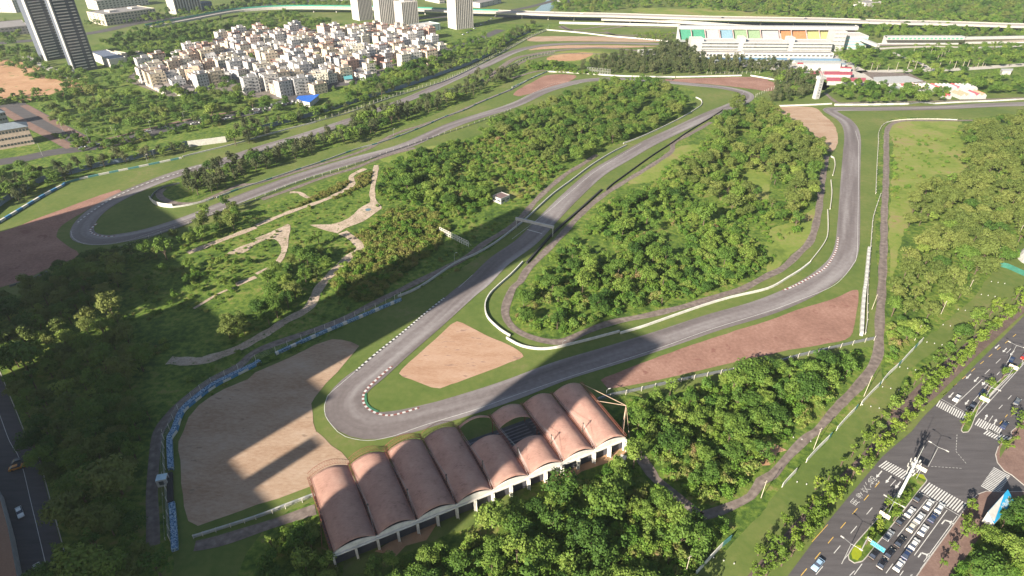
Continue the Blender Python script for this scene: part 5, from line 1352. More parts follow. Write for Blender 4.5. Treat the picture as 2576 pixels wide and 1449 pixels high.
for nm, lb, x0, x1, y0, y1, h, c in PADD:
    pts = [Q(x0, y0, h), Q(x1, y0 + 6, h), Q(x1, y1 + 6, h), Q(x0, y1, h)]
    t = thing(nm, lb, 'shed', (*pts[0], 0)); q = [(p[0] - pts[0][0], p[1] - pts[0][1]) for p in pts]
    m = MB(); m.prism(q, h - 0.3, h); m.build('roof', flat('sheet_%02d_%02d' % (int(c[0] * 99), int(c[2] * 99)), c, 0.5), t)
    k = Vector((sum(p[0] for p in q) / 4, sum(p[1] for p in q) / 4)); m = MB(); m.prism([tuple(k + (Vector(p) - k) * 0.93) for p in q], 0, h - 0.32); m.build('walls', bw, t)
# fabric hall
pts = [Q(1790, 690), Q(2265, 692), Q(2265, 640), Q(1790, 636)]
t = thing('fabric_hall', 'long white fabric hall among the red roofed garages', 'hall', (*pts[0], 0)); m = MB(); n = 8
for k in range(n):
    a0, a1 = math.pi * k / n, math.pi * (k + 1) / n
    def hp(s, e): f, b = (Vector((*pts[0], 0)), Vector((*pts[3], 0))) if e == 0 else (Vector((*pts[1], 0)), Vector((*pts[2], 0))); p = f.lerp(b, (1 - math.cos(s)) / 2); p.z = 6 * math.sin(s); return p - Vector((*pts[0], 0))
    m.face([hp(a0, 0), hp(a0, 1), hp(a1, 1), hp(a1, 0)])
m.face([hp(math.pi * k / n, 0) for k in range(n + 1)]); m.face([hp(math.pi * k / n, 1) for k in range(n + 1)])
m.build('cover', bw, t)
sheet('paddock', PG('V:1700,140 2110,140 2200,190 2330,205 2330,222 2150,215 2090,205 2050,188 1800,160'), Z[2], g_conc)
tag(strip_mesh('promenade', smooth(PG('03:900,725 1400,712 1900,698 2400,665 2700,640'), 6), 6, 6, Z[2], g_conc), kind='structure')
tag(strip_mesh('promenade', smooth(PG('03:1230,520 1400,590 1560,650 1620,700'), 6), 3, 3, Z[2], g_conc), kind='structure')
sheet('car_park', PG('03:940,725 1420,735 1600,830 1300,850 1060,800'), Z[3], g_serv)
# white tent halls
def tent_row(label, s0, s1, n, dep, cols, h=5.0):
    a, b = Vector(PG(s0)[0]), Vector(PG(s1)[0]); u = (b - a) / n; v = Vector((-u.y, u.x)).normalized() * dep
    first = None
    for i in range(n):
        c, nm = cols[i % len(cols)]
        o_ = a + u * i
        t = thing('tent', '%s tent, %s in the %s' % (nm, ('first', 'second', 'third', 'fourth', 'fifth', 'sixth', 'seventh', 'eighth', 'ninth', 'tenth', 'eleventh', 'twelfth', 'thirteenth', 'fourteenth')[i] + ' from left', label), 'tent', (o_.x, o_.y, 0), 0, 'tents: ' + label)
        m = MB(); z1, z2 = h * 0.6, h
        e = u * 0.98
        P0, P1, P2, P3 = (0, 0), tuple(e), tuple(e + v), tuple(v); r0, r1 = tuple(e * 0.5), tuple(e * 0.5 + v)
        m.face([(*P0, z1), (*r0, z2), (*r1, z2), (*P3, z1)]); m.face([(*r0, z2), (*P1, z1), (*P2, z1), (*r1, z2)])
        m.build('roof', flat('tent_%s' % nm.replace(' ', '_'), c, 0.6), t)
        m = MB(); m.face([(*P0, 0), (*P1, 0), (*P1, z1), (*r0, z2), (*P0, z1)]); m.face([(*P3, 0), (*P2, 0), (*P2, z1), (*r1, z2), (*P3, z1)]); m.face([(*P0, 0), (*P3, 0), (*P3, z1), (*P0, z1)]); m.face([(*P1, 0), (*P2, 0), (*P2, z1), (*P1, z1)]); m.build('walls', bw, t)
WR = [((0.38, 0.37, 0.36), 'white'), ((0.55, 0.12, 0.10), 'red')]
tent_row('upper row of tents at the top right', '03:1230,895 1231,895', '03:1500,905 1501,905', 5, 12, [((0.38, 0.37, 0.36), 'white'), ((0.38, 0.37, 0.36), 'white'), ((0.55, 0.10, 0.12), 'red'), ((0.55, 0.10, 0.12), 'red'), ((0.72, 0.5, 0.5), 'pink')])
tent_row('striped row of tents at the top right', '03:1530,925 1531,925', '03:2100,925 2101,925', 14, 14, [((0.50, 0.30, 0.27), 'pink'), ((0.48, 0.47, 0.46), 'white'), ((0.42, 0.48, 0.52), 'pale blue'), ((0.48, 0.47, 0.46), 'white'), ((0.42, 0.14, 0.11), 'red')])
tent_row('lower row of tents beside the track', '03:1930,1000 1931,1000', '03:2190,995 2191,995', 5, 14, [((0.60, 0.24, 0.17), 'orange red'), ((0.60, 0.24, 0.17), 'orange red'), ((0.72, 0.70, 0.66), 'white'), ((0.58, 0.08, 0.10), 'crimson')])
tent_row('pair of small tents left of the lower row', '03:1780,1000 1781,1000', '03:1840,998 1841,998', 2, 8, [((0.55, 0.05, 0.06), 'crimson')], 4)
shed_roof('storage_roof', 'big pale flat roof right of the red roofed garages', '03:1065,820 1060,775 1400,762 1560,815 1380,835 1230,838', 5, bw, 'shed')
shed_roof('white_shed', 'white shed left of the tents', '03:1225,862 1330,862 1335,890 1230,892', 4.5, bw, 'shed')
shed_roof('white_pavilion', 'white pavilion among the car park trees at the right', '03:2340,690 2470,690 2460,712 2360,712', 5, bw, 'pavilion')
# far stand at the right
fs = thing('far_stand', 'long low white stand with green openings at the right of the main straight', 'grandstand', (*PG('03:1180,425')[0], 0)); O4 = Vector((*PG('03:1180,425')[0], 0))
def FV(s, z): return Vector((*PG(s, z)[0], z)) - O4
m = MB()
m.face([FV('03:1200,425', 0), FV('03:1980,432', 0), FV('03:1980,432', 2), FV('03:1200,425', 2)]); m.face([FV('03:1200,425', 2), FV('03:1980,432', 2), FV('03:1975,402', 7), FV('03:1190,402', 7)])
m.face([FV('03:1190,402', 7), FV('03:1975,402', 7), FV('03:1975,402', 7) + Vector((0, 0, 4)), FV('03:1190,402', 7) + Vector((0, 0, 4))]); a, b = FV('03:1190,402', 7) + Vector((0, 0, 4)), FV('03:1975,402', 7) + Vector((0, 0, 4)); k = Vector((0, 8, 0)); m.face([a, b, b + k, a + k]); m.face([a + k, b + k, b + k - Vector((0, 0, 11)), a + k - Vector((0, 0, 11))])
m.build('walls', bw, fs)
for i in range(18):
    p = a.lerp(b, (i + 0.6) / 18.4) + Vector((0, -0.15, -2.2)); m = MB(); m.box((0, 0, 0), ((b - a).length / 30, 0.3, 1.8)); m.build('opening', flat('green_opening', (0.10, 0.26, 0.20), 0.5), fs, tuple(p))
fs2 = thing('bank_terrace', 'long pinkish terrace running to the right edge beyond the main straight', 'terrace', (*PG('03:1980,432')[0], 0)); O4 = Vector((*PG('03:1980,432')[0], 0))
m = MB(); m.face([FV('03:1985,435', 0.5), FV('03:2800,425', 0.5), FV('03:2800,385', 6), FV('03:1985,400', 6)]); m.build('slope', flat('pinkish_concrete', (0.42, 0.36, 0.34), 0.8), fs2)
m = MB(); a, b = FV('03:1985,400', 6), FV('03:2800,385', 6); m.face([a, b, b + Vector((0, 0, 3)), a + Vector((0, 0, 3))]); m.face([a + Vector((0, 0, 3)), b + Vector((0, 0, 3)), b + Vector((0, 4, 3)), a + Vector((0, 4, 3))]); m.face([a + Vector((0, 4, 3)), b + Vector((0, 4, 3)), b + Vector((0, 4, -6)), a + Vector((0, 4, -6))]); m.build('back_wall', bw, fs2)
# covered footbridge over the straight
fbt = thing('footbridge', 'white covered footbridge slanting down beside the control block', 'footbridge', (*PG('03:1100,480')[0], 0)); O4 = Vector((*PG('03:1100,480')[0], 0))
m = MB(); a, b = FV('03:940,395', 12), FV('03:1110,462', 9); m.bar(a, b, 5, 3); m.build('deck', bw, fbt)
m = MB(); 
for s_ in ('03:1085,500', '03:1115,512', '03:1130,515'): m.bar(FV(s_, 0), b + Vector((0, 0, -1)), 0.9)
m.build('support', m_pale, fbt)
# --- big free-standing objects inside the circuit
t = thing('control_tower', 'slender white tower with a ladder-like top beside the casuarinas', 'tower', (*PG('03:478,992')[0], 0), 0.35)
m = MB(); m.box((0, 0, 9), (4.6, 4.0, 18)); m.build('shaft', bw, t)
m = MB()
for k in range(6): m.box((0, -2.03, 3 + k * 2.5), (1.2, 0.1, 0.9))
m.build('window', m_win, t)
m = MB(); m.box((0.2, 0, 19), (6.6, 5.5, 2.4)); m.build('cabin', bw, t)
m = MB()
for dx in (-1.1, 1.1):
    for dy in (-1, 1): m.bar((dx, dy, 20), (dx * 0.8, dy * 0.8, 25), 0.35)
for k in range(3):
    for dy in (-1, 1): m.bar((-1.1, dy, 21.2 + k * 1.5), (1.1, dy, 21.2 + k * 1.5), 0.25)
m.build('mast', bw, t)
gt = [Vector((*G(x / 1.4907, y / 1.4907, 6.6), 0)) for x, y in ((1934, 815), (2077, 848))]
t = thing('start_gantry', 'white gantry beam spanning the straight beside the central wood', 'gantry', (gt[0].x, gt[0].y, 0)); e = gt[1] - gt[0]
m = MB(); m.bar((0, 0, 5.9), (e.x, e.y, 5.9), 0.9, 1.5, up=(0, 0, 1)); m.build('beam', bw, t)
pu = e.normalized(); pv = Vector((-pu.y, pu.x, 0))
for q, nm in ((0.02, 'left'), (0.98, 'right')):
    for s_ in (-0.4, 0.4):
        m = MB(); c = e * q + pv * s_; m.bar(c, c + Vector((0, 0, 5.3)), 0.25); m.build('leg', bw, t)
    m = MB()
    for k in range(4): c = e * q; m.bar(c - pv * 0.4 + Vector((0, 0, k * 1.3 + 0.3)), c + pv * 0.4 + Vector((0, 0, k * 1.3 + 1.3)), 0.1)
    m.build('brace', bw, t)
a, b = PG('12:155,865 300,905'); tag(strip_mesh('start_line', [a, b], 0.25, 0.25, Z[7], w_paint), kind='structure')
def hoard(label, s0, s1, h, z0, mat, n=6, name='billboard', cat='billboard', panel=None):
    a, b = Vector((*PG(s0)[0], 0)), Vector((*PG(s1)[0], 0)); e = b - a; u = e.normalized(); v = Vector((-u.y, u.x, 0))
    t = thing(name, label, cat, tuple(a))
    if panel:
        m = MB(); m.bar(Vector((0, 0, (z0 + h) / 2)), e + Vector((0, 0, (z0 + h) / 2)), 0.12, h - z0, up=(0, 0, 1)); m.build('board', panel, t)
    m = MB()
    for k in range(n + 1):
        c = e * (k / n); m.bar(c, c + Vector((0, 0, h)), 0.16)
        if k < n:
            c2 = e * ((k + 1) / n); m.bar(c + Vector((0, 0, z0)), c2 + Vector((0, 0, h)), 0.09); m.bar(c + Vector((0, 0, h)), c2 + Vector((0, 0, z0)), 0.09)
        m.bar(c + Vector((0, 0, h * 0.9)), c + v * 2.0, 0.09)
    for z in (z0, (z0 + h) / 2, h): m.bar(Vector((0, 0, z)), e + Vector((0, 0, z)), 0.12)
    m.build('frame', mat, t)
    return t
hoard('long empty lattice billboard frame standing in the brown scrub', '11:1850,895 1852,895', '11:2140,1040 2141,1040', 3.6, 0.7, m_fascia, 13)
hoard('white lattice billboard frame on the bank above the upper loop', '02:755,735 756,735', '02:985,758 986,758', 6.0, 1.0, bw, 9)
# the hut
hip_ = boxy('track_hut', 'small white hut with a flat purple-brown roof above the straight', 'hut', *PF('F:1846,756 1879,767 1912,752'), 3.4, bw, roof=flat('purple_brown_roof', (0.15, 0.10, 0.10), 0.8), floors=1, cols=2, side=2, parapet=0.35, dmin=7, wsz=(2.4, 0.9))
boxy('marshal_hut', 'small white hut behind the wall at the right end of the upper loop', 'hut', *PF('F:2918,288 2922,291 2942,289'), 3.2, bw, floors=1, cols=2, side=0, parapet=0, dmin=4)
boxy('white_house', 'white house with a stepped roof before the casuarina belt', 'house', *PF('F:2400,200 2402,208 2458,206'), 4, bw, floors=1, cols=4, parapet=0.5, dmin=8)
t = boxy('marshal_post', 'pale blue roofed marshal post beside the dark tyre wall at the left', 'hut', None, None, None, 3.0, m_wall2, loc=PG('30:1590,560')[0], rz=0.25, wd=(3.0, 2.6), roof=flat('pale_blue_roof', (0.42, 0.55, 0.62), 0.5), floors=1, cols=1, side=1, parapet=0)
for s_, lb in (('02:1560,800', 'dark footbridge deck glimpsed over the track behind the upper wood'),):
    a, b = Vector((*PG('02:1440,800')[0], 0)), Vector((*PG('02:1600,812')[0], 0)); t = thing('trackside_gate', lb, 'gate', tuple(a)); m = MB(); m.bar((0, 0, 3), b - a + Vector((0, 0, 3)), 1.2, 0.8); m.build('deck', m_rail, t); m = MB(); m.bar((0, 0, 0), (0, 0, 3), .3); m.bar(b - a, b - a + Vector((0, 0, 3)), .3); m.build('leg', m_rail, t)
# --- tall buildings just outside the picture whose long shadows cross the circuit
DV = Vector((math.sin(AZ), math.cos(AZ))); EV = Vector((math.cos(AZ), -math.sin(AZ)))
def shade_tower(label, q0, q1, tip, h, dep=16.0, name='apartment_tower'):
    a0 = tip - h / math.tan(ELEV)
    o = DV * (a0 - dep) + EV * q0
    t = thing(name, label, 'tower block', (o.x, o.y, 0), math.atan2(EV.y, EV.x), 'tower blocks outside the circuit')
    w = q1 - q0
    m = MB(); m.box((w / 2, dep / 2, h / 2), (w, dep, h)); m.build('walls', m_cream, t)
    m = MB()
    for k in range(int(h / 3)):
        m.box((w / 2, -0.05, k * 3 + 1.7), (w * 0.94, 0.1, 1.4)); m.box((w / 2, dep + 0.05, k * 3 + 1.7), (w * 0.94, 0.1, 1.4))
    tag(m.build('window_band', m_glass, t), kind='stuff')
    return t
shade_tower('cream tower block casting its shadow over the far left hairpin', -415, -384, 131, 130)
shade_tower('cream tower block casting its shadow over the gantry straight', -222, -178, 254, 150)
shade_tower('cream tower block casting its shadow over the covered stand', -118, -88, 192, 140)
shade_tower('first unseen cream slab block added to shade the left side', -386, -325, 108, 100)  # unseen row of blocks, added to darken the woods and ground at left
shade_tower('second unseen cream slab block added to shade the left side', -326, -280, 88, 95)
shade_tower('third unseen cream slab block added to shade the left side', -268, -221, 78, 95)
shade_tower('unseen slim block added to shade the near gravel trap', -179, -162, 82, 110)  # unseen pair, added to shade the gravel trap; tall and distant for soft edges
shade_tower('unseen wide block added to shade the lower near gravel trap', -163, -118, 42, 90)
shade_tower('unseen narrow block added for a thin shadow on the gravel trap', -151, -145, 66, 100, 8)  # unseen, added only for its narrow soft shadow across the gravel
# ---------------------------------------------------------------- the street at the right
RD = PG('32:2000,1760 |33:0,1400 190,1180 600,905 1150,252 1440,0 |23:1560,1300 2130,735 2576,285 |V:2800,560 2800,1560 2300,1560')
RD = PG('V:1905,1560 1982,1449 2082,1314 2219,1149 2292,1087 2322,1050 2464,908 2576,795 2760,610 2760,1560')
tag(sheet('street', RD, Z[4], g_street), kind='structure')
sheet('footpath', PG('33:-300,1560 0,1210 300,880 640,520 900,270 1130,20 |23:1250,1250 1500,990 1800,720 2100,460 2450,180 2576,80 |V:2640,660 2620,720 |23:2576,250 2130,705 1560,1270 |33:1420,-20 1130,230 580,880 190,1150 0,1400 -300,1700'), Z[3], g_path)
sheet('verge', PG('33:-250,1630 0,1350 190,1110 420,890 700,560 1100,150 1300,-40 |23:1700,1090 2100,690 2500,320 2576,255 |V:2600,790 |23:2576,283 2130,733 1562,1298 |33:1440,-2 1150,250 600,903 190,1178 0,1398'), Z[5], g_grass)
m_kerb = flat('kerb_stone', (0.36, 0.34, 0.32), 0.8)
def raised(name, s, mat, h=0.14, kerb_w=0.25, label=None, sm=True):
    pts = PG(s); pts = smooth(pts, 1.5, closed=True) if sm else pts
    m = MB(); m.prism(pts, Z[4] + 0.01, Z[4] + h)
    o = m.build(name + '_kerb', m_kerb); tag(o, kind='structure')
    c = Vector((sum(p[0] for p in pts) / len(pts), sum(p[1] for p in pts) / len(pts)))
    ns = []
    n = len(pts)
    area = sum(pts[i][0] * pts[(i + 1) % n][1] - pts[(i + 1) % n][0] * pts[i][1] for i in range(n))
    sg = 1 if area > 0 else -1
    inner = []
    for i in range(n):
        a, b = Vector(pts[i - 1]), Vector(pts[(i + 1) % n]); d = (b - a).normalized()
        inner.append((pts[i][0] - d.y * kerb_w * sg, pts[i][1] + d.x * kerb_w * sg))
    tag(sheet(name, inner, Z[4] + h + 0.02, mat), kind='structure')
raised('median', '33:800,1245 870,1130 1080,890 1240,690 1400,480 1480,425 1560,430 1600,490 1520,595 1310,870 1110,1120 950,1310 870,1328 810,1290', g_rough)
raised('median', '33:1940,-10 1960,10 2000,8 2040,-30 |23:2140,1180 2250,1060 2360,950 2576,740 2576,760 |V:2600,735 2600,720 |23:2560,720 2360,900 2240,1010 2120,1150 2030,1290 1980,1340 1940,1430', g_rough)
patch('flower_bed', '33:830,1230 880,1150 930,1150 940,1250 900,1300 850,1285', Z[5] + 0.16, terrain('lime_hedge', [(0.3, (0.16, 0.20, 0.01)), (0.7, (0.26, 0.30, 0.02))], s2=1.5), 0.1, step=1.5)
patch('flower_bed', '33:1490,425 1560,435 1590,490 1540,470 1480,440', Z[5] + 0.16, MATS['lime_hedge'], 0.05, step=1.5)
raised('pavement', '33:1500,1600 1440,1520 1530,1390 1920,850 2000,730 2100,630 2190,598 2330,605 2576,600 |V:2760,1240 2760,1600', g_pave, sm=False)
raised('pavement', '33:2440,60 2310,150 2282,230 2300,310 2370,395 2450,440 2576,545 |V:2740,1290 2740,1000 |23:2576,1335 2440,1449', g_pave, sm=False)
sheet('lawn', PG('33:2576,640 2400,700 2310,800 2080,1130 1900,1400 1860,1560 |V:2760,1560 2760,1260'), Z[4] + 0.20, g_rough)
sheet('lawn', PG('33:2330,180 2380,80 2440,90 2330,270'), Z[4] + 0.18, g_grass)
ZP = Z[5]
def mark(a, b, w, mat=None, name='road_marking'):
    tag(strip_mesh(name, [a, b], w / 2, w / 2, ZP, mat or w_paint), kind='structure')
def dashes(tile, p0, p1, n, frac, w=0.17, mat=None):
    a, b = Vector(PG('%s:%s' % (tile, p0))[0]), Vector(PG('%s:%s' % (tile, p1))[0])
    vs, fs = [], []
    u = (b - a).normalized(); nn = Vector((-u.y, u.x)) * w / 2; m = MB()
    for k in range(n):
        p, q = a.lerp(b, k / n), a.lerp(b, (k + frac) / n)
        m.face([(*(p + nn), ZP), (*(p - nn), ZP), (*(q - nn), ZP), (*(q + nn), ZP)])
    tag(m.build('lane_marking', mat or w_paint), kind='structure')
dashes('33', '330,1449', '1180,435', 7, 0.42, 0.18, y_paint)
dashes('33', '480,1440', '1140,655', 4, 0.38, 0.18)
dashes('33', '820,1449', '870,1400', 1, 1.0)
dashes('33', '440,1110', '600,935', 1, 1.0, 0.15, y_paint)
dashes('33', '1230,545', '1285,485', 1, 1.0)
for p, q, n, f in (('1300,1055', '1600,680', 1, 1.0), ('1370,1170', '1700,720', 1, 1.0), ('1470,1245', '1800,790', 1, 1.0), ('1085,1350', '1150,1260', 1, 1), ('1185,1425', '1255,1330', 1, 1), ('865,1440', '945,1330', 1, 1), ('1325,1449', '1360,1400', 1, 1), ('1430,1449', '1500,1420', 1, .3), ('1510,600', '1930,850', 1, 1.0), ('1530,1388', '1925,850', 1, 1.0), ('1565,1310', '1900,850', 1, 1.0), ('760,1290', '1090,890', 1, 1.0), ('1100,1110', '1500,610', 1, 1.0)):
    dashes('33', p, q, n, f)
dashes('23', '1760,1080', '2540,430', 9, 0.4, 0.18, y_paint)
for p, q, n in (('1860,1200', '2155,920', 1), ('1990,1230', '2230,950', 1), ('2040,1290', '2330,980', 1), ('1740,1120', '2080,1310', 1)):
    dashes('23', p, q, n, 1.0)
dashes('23', '2180,870', '2500,560', 3, 0.45); dashes('23', '2300,880', '2440,720', 2, 0.4); dashes('23', '2060,1330', '2576,760', 1, 1.0); dashes('23', '2120,1210', '2576,745', 1, 1.0)
dashes('23', '2320,1220', '2500,1030', 2, 0.4); dashes('23', '2220,1350', '2260,1290', 1, 1); dashes('23', '2330,1370', '2440,1240', 2, 0.4, .18, y_paint)
dashes('33', '1640,350', '1960,370', 9, 0.6, 0.12); dashes('33', '1900,30', '1890,200', 6, 0.6, 0.12); dashes('33', '1890,200', '2000,330', 5, 0.6, 0.12)
def zebra(tile, a0, a1, n, d0, d1, w=0.36):
    """n bars side by side from a0 to a1, each running d0 -> d1 at the first bar"""
    A, B_ = Vector(PG('%s:%s' % (tile, a0))[0]), Vector(PG('%s:%s' % (tile, a1))[0])
    P0, P1 = Vector(PG('%s:%s' % (tile, d0))[0]), Vector(PG('%s:%s' % (tile, d1))[0]); e = P1 - P0
    u = (B_ - A).normalized() * w / 2; m = MB()
    for k in range(n):
        c = A.lerp(B_, k / (n - 1)); p, q = c - e / 2, c + e / 2
        m.face([(*(p + u), ZP), (*(p - u), ZP), (*(q - u), ZP), (*(q + u), ZP)])
    tag(m.build('zebra_crossing', w_paint), kind='structure')
zebra('33', '1155,325', '1395,450', 11, '1120,345', '1200,285')
zebra('33', '1585,560', '1945,765', 15, '1555,610', '1640,520')
zebra('23', '1712,1165', '1990,1310', 14, '1695,1210', '1730,1150')
zebra('23', '2105,1350', '2330,1449', 11, '2090,1400', '2135,1335')
zebra('33', '2200,0', '2400,85', 9, '2180,30', '2240,-20')
zebra('33', '2225,590', '2350,405', 15, '2200,560', '2370,655', 0.4)
def arrow(tile, tail, tip, w=0.16, turn=None):
    a, b = Vector(PG('%s:%s' % (tile, tail))[0]), Vector(PG('%s:%s' % (tile, tip))[0]); u = (b - a).normalized(); n = Vector((-u.y, u.x)); m = MB()
    L_ = (b - a).length; c = b - u * min(1.6, L_ * 0.4)
    m.face([(*(a + n * w), ZP), (*(a - n * w), ZP), (*(c - n * w), ZP), (*(c + n * w), ZP)])
    if turn:
        r = n * turn
        m.face([(*(c - u * .3), ZP), (*(c + u * .3), ZP), (*(c + u * .9 + r * 1.2), ZP), (*(c + u * .3 + r * 1.2), ZP)]); h = c + u * .6 + r * 1.2
        m.face([(*(h + u * .8), ZP), (*(h + r * 1.4), ZP), (*(h - u * .8), ZP)])
    else:
        m.face([(*(c + n * 0.5), ZP), (*(c - n * 0.5), ZP), (*b, ZP)])
    tag(m.build('arrow_marking', w_paint), kind='structure')
for t_ in (('33', '1145,395', '1085,465'), ('33', '1240,445', '1180,520'), ('33', '1330,505', '1278,572'), ('23', '1865,1055', '1815,1110'), ('23', '2020,1130', '1980,1180'), ('23', '2040,868', '1990,918'), ('23', '2118,900', '2070,950'), ('23', '2195,935', '2150,985'), ('23', '2325,575', '2280,615'), ('23', '2400,608', '2360,650'), ('23', '2475,635', '2435,680'), ('23', '2180,1330', '2205,1275'), ('23', '2270,1380', '2300,1320')):
    arrow(*t_)
arrow('33', '1745,930', '1800,865', 0.16, -1.0); arrow('33', '1508,1265', '1565,1190', 0.16, -1.0)
# the painted bus lane characters
GL = {'gong': [(1, 9, 3, 6), (6, 9, 9, 6), (4, 5, 2, 1), (2, 1, 7, 1), (6, 3, 8, 0)], 'jiao': [(5, 10, 5, 8), (1, 8, 9, 8), (3, 7, 2, 5), (7, 7, 8, 5), (6, 5, 1, 0), (3, 5, 9, 0)],
      'zhuan': [(2, 9, 8, 9), (1, 7, 9, 7), (5, 10, 4, 5), (4, 5, 8, 5), (8, 5, 5, 2), (3, 3, 7, 0)], 'yong': [(2, 9, 8, 9), (2, 9, 2, 3), (2, 3, 1, 0), (8, 9, 8, 0), (2, 6, 8, 6), (2, 3, 8, 3), (5, 9, 5, 0)],
      'hours': [(1, 9, 1, 6), (3, 9, 5, 9), (5, 9, 4, 6), (6, 8, 9, 8), (6, 6, 9, 6), (6, 8, 6, 6), (9, 8, 9, 6), (1, 4, 1, 1), (3, 4, 5, 4), (3, 1, 5, 1), (3, 4, 3, 1), (5, 4, 5, 1), (6, 4, 9, 4), (6, 1, 9, 1), (6, 4, 6, 1), (9, 4, 9, 1)]}
u_ = (Vector(PG('33:850,725')[0]) - Vector(PG('33:1075,465')[0])).normalized()
for nm, s_ in (('hours', '33:1060,490'), ('gong', '33:1015,525'), ('jiao', '33:978,583'), ('zhuan', '33:925,640'), ('yong', '33:868,708')):
    c = Vector(PG(s_)[0]); up = -u_; rt = Vector((up.y, -up.x)); 
    up, rt = u_ * 1.0, Vector((u_.y, -u_.x))
    up = -u_; rt = Vector((up.y, -up.x)); m = MB()
    up, rt = -up, -rt     # read by drivers coming down the street
    k = 0.26 if nm != 'hours' else 0.30
    for x0, y0, x1, y1 in GL[nm]:
        p = c + rt * (x0 - 5) * k + up * (y0 - 5) * k; q = c + rt * (x1 - 5) * k + up * (y1 - 5) * k; d = (q - p).normalized(); n = Vector((-d.y, d.x)) * 0.07
        m.face([(*(p + n), ZP + .005), (*(p - n), ZP + .005), (*(q - n), ZP + .005), (*(q + n), ZP + .005)])
    tag(m.build('painted_character', w_paint), kind='structure')
LS = smooth(PG('V:-60,940 -20,1050 5,1120 32,1170 60,1290 98,1460 130,1600'), 4)
tag(strip_mesh('street', LS, 6.5, 6.5, Z[3], g_street), kind='structure'); keep_off(LS, 8.0)
for off in (-6.8, 6.8): tag(along('street_kerb', LS, 0.15, 0.25, [m_kerb], off=off), kind='structure')
tag(along('lane_line', LS, Z[3] + 0.02, 0.15, [w_paint], z0=Z[3] + 0.01, off=2.2), kind='structure')
m = MB(); pts = PG('V:-90,1190 -8,1225 20,1330 46,1470 -90,1560', 5.0); m.prism(pts, 0, 5.0, 0, 1)
tag(m.build('podium_building', [m_pale, terrain('brown_roof_tiles', [(0.3, (0.16, 0.09, 0.06)), (0.7, (0.28, 0.17, 0.12))], s2=2.0)]), 'low podium with brown tiled roof in the bottom left corner', 'building')
# ---------------------------------------------------------------- cars
def body_profile(): return [(-2.25, 0.35), (-2.28, 0.75), (-2.1, 0.98), (-1.35, 1.02), (1.05, 0.98), (2.0, 0.80), (2.28, 0.62), (2.28, 0.35)]
def car_meshes():
    hull = MB(); pr = body_profile(); W = 0.9
    n = len(pr)
    for sgn in (-1, 1):
        hull.face([(x, sgn * W * (0.94 if z > 0.9 else 1.0), z) for x, z in (pr if sgn < 0 else pr[::-1])])
    for i in range(n):
        (x0, z0), (x1, z1) = pr[i], pr[(i + 1) % n]; w0, w1 = [W * (0.94 if z > 0.9 else 1.0) for z in (z0, z1)]
        hull.face([(x0, -w0, z0), (x0, w0, z0), (x1, w1, z1), (x1, -w1, z1)])
    roof = [(-1.15, 1.42), (0.25, 1.44)]; rw = 0.66
    hull.face([(-1.15, -rw, 1.42), (0.25, -rw, 1.44), (0.25, rw, 1.44), (-1.15, rw, 1.42)])
    for x0, x1, xb0, xb1 in ((0, 0, 0, 0),): pass
    gl = MB()
    b = [(-1.85, 1.0), (1.0, 0.99)]; bw_ = 0.83
    gl.face([(-1.85, -bw_, 1.0), (-1.85, bw_, 1.0), (-1.16, rw, 1.415), (-1.16, -rw, 1.415)]); gl.face([(1.0, bw_, 0.99), (1.0, -bw_, 0.99), (0.26, -rw, 1.435), (0.26, rw, 1.435)])
    for s in (-1, 1): gl.face([(-1.85, s * bw_, 1.0), (1.0, s * bw_, 0.99), (0.26, s * rw, 1.435), (-1.16, s * rw, 1.415)])
    wh = MB(); wh.tube((0, -0.11, 0.32), (0, 0.11, 0.32), 0.32, n=12)
    hl = MB(); hl.box((0, 0, 0), (0.08, 0.34, 0.14))
    return hull, gl, wh, hl
CARP = {}
def paint(c, nm):
    m = flat('car_paint_' + nm, c, 0.25, spec=0.6); return m
_ch, _cg, _cw, _cl = car_meshes()
def build_car(nm, col):
    t = thing('parked_car', '', 'car')
    _ch.build('body', paint(col, nm), t); _cg.build('window_glass', m_glass, t)
    for wx in (-1.38, 1.4):
        for wy in (-0.8, 0.8): _cw.build('wheel', m_dark, t, (wx, wy, 0))
    for wy in (-0.6, 0.6): _cl.build('headlight', m_white, t, (2.27, wy, 0.66))
    m = MB(); m.box((-2.28, 0.62, 0.78), (0.05, 0.3, 0.1)); m.box((-2.28, -0.62, 0.78), (0.05, 0.3, 0.1)); m.build('tail_light', r_paint, t)
    return t
CARS = {}
COLS = {'white': (0.70, 0.70, 0.68), 'black': (0.012, 0.012, 0.014), 'silver': (0.34, 0.36, 0.38), 'dark blue': (0.02, 0.035, 0.09), 'cream': (0.60, 0.56, 0.46), 'grey': (0.12, 0.13, 0.14), 'red': (0.35, 0.03, 0.02), 'orange': (0.55, 0.22, 0.03), 'pale blue': (0.30, 0.45, 0.62)}
def car(col, s, rz, label, group=None, name='parked_car', sc=1.0):
    p = PG(s)[0]
    if col not in CARS:
        t = build_car(col.replace(' ', '_'), COLS[col]); CARS[col] = t
    else:
        t = dup(CARS[col])
    t.location = (p[0], p[1], Z[5]); t.rotation_euler = (0, 0, rz); t['label'] = label; t.name = name; t.scale = (sc * 0.96 * RND.uniform(.96, 1.05), sc * 0.84, sc * 0.9 * RND.uniform(.96, 1.1))
    if group: t['group'] = group
    elif 'group' in t: del t['group']
    return t
def dirn(s):
    a, b = PG(s); return math.atan2(b[1] - a[1], b[0] - a[0])
UPR = dirn('33:1370,1170 1700,720')
q3 = lambda x, y: 'F:%.1f,%.1f' % (3300 + x / 2.587, 1600 + y / 2.587)
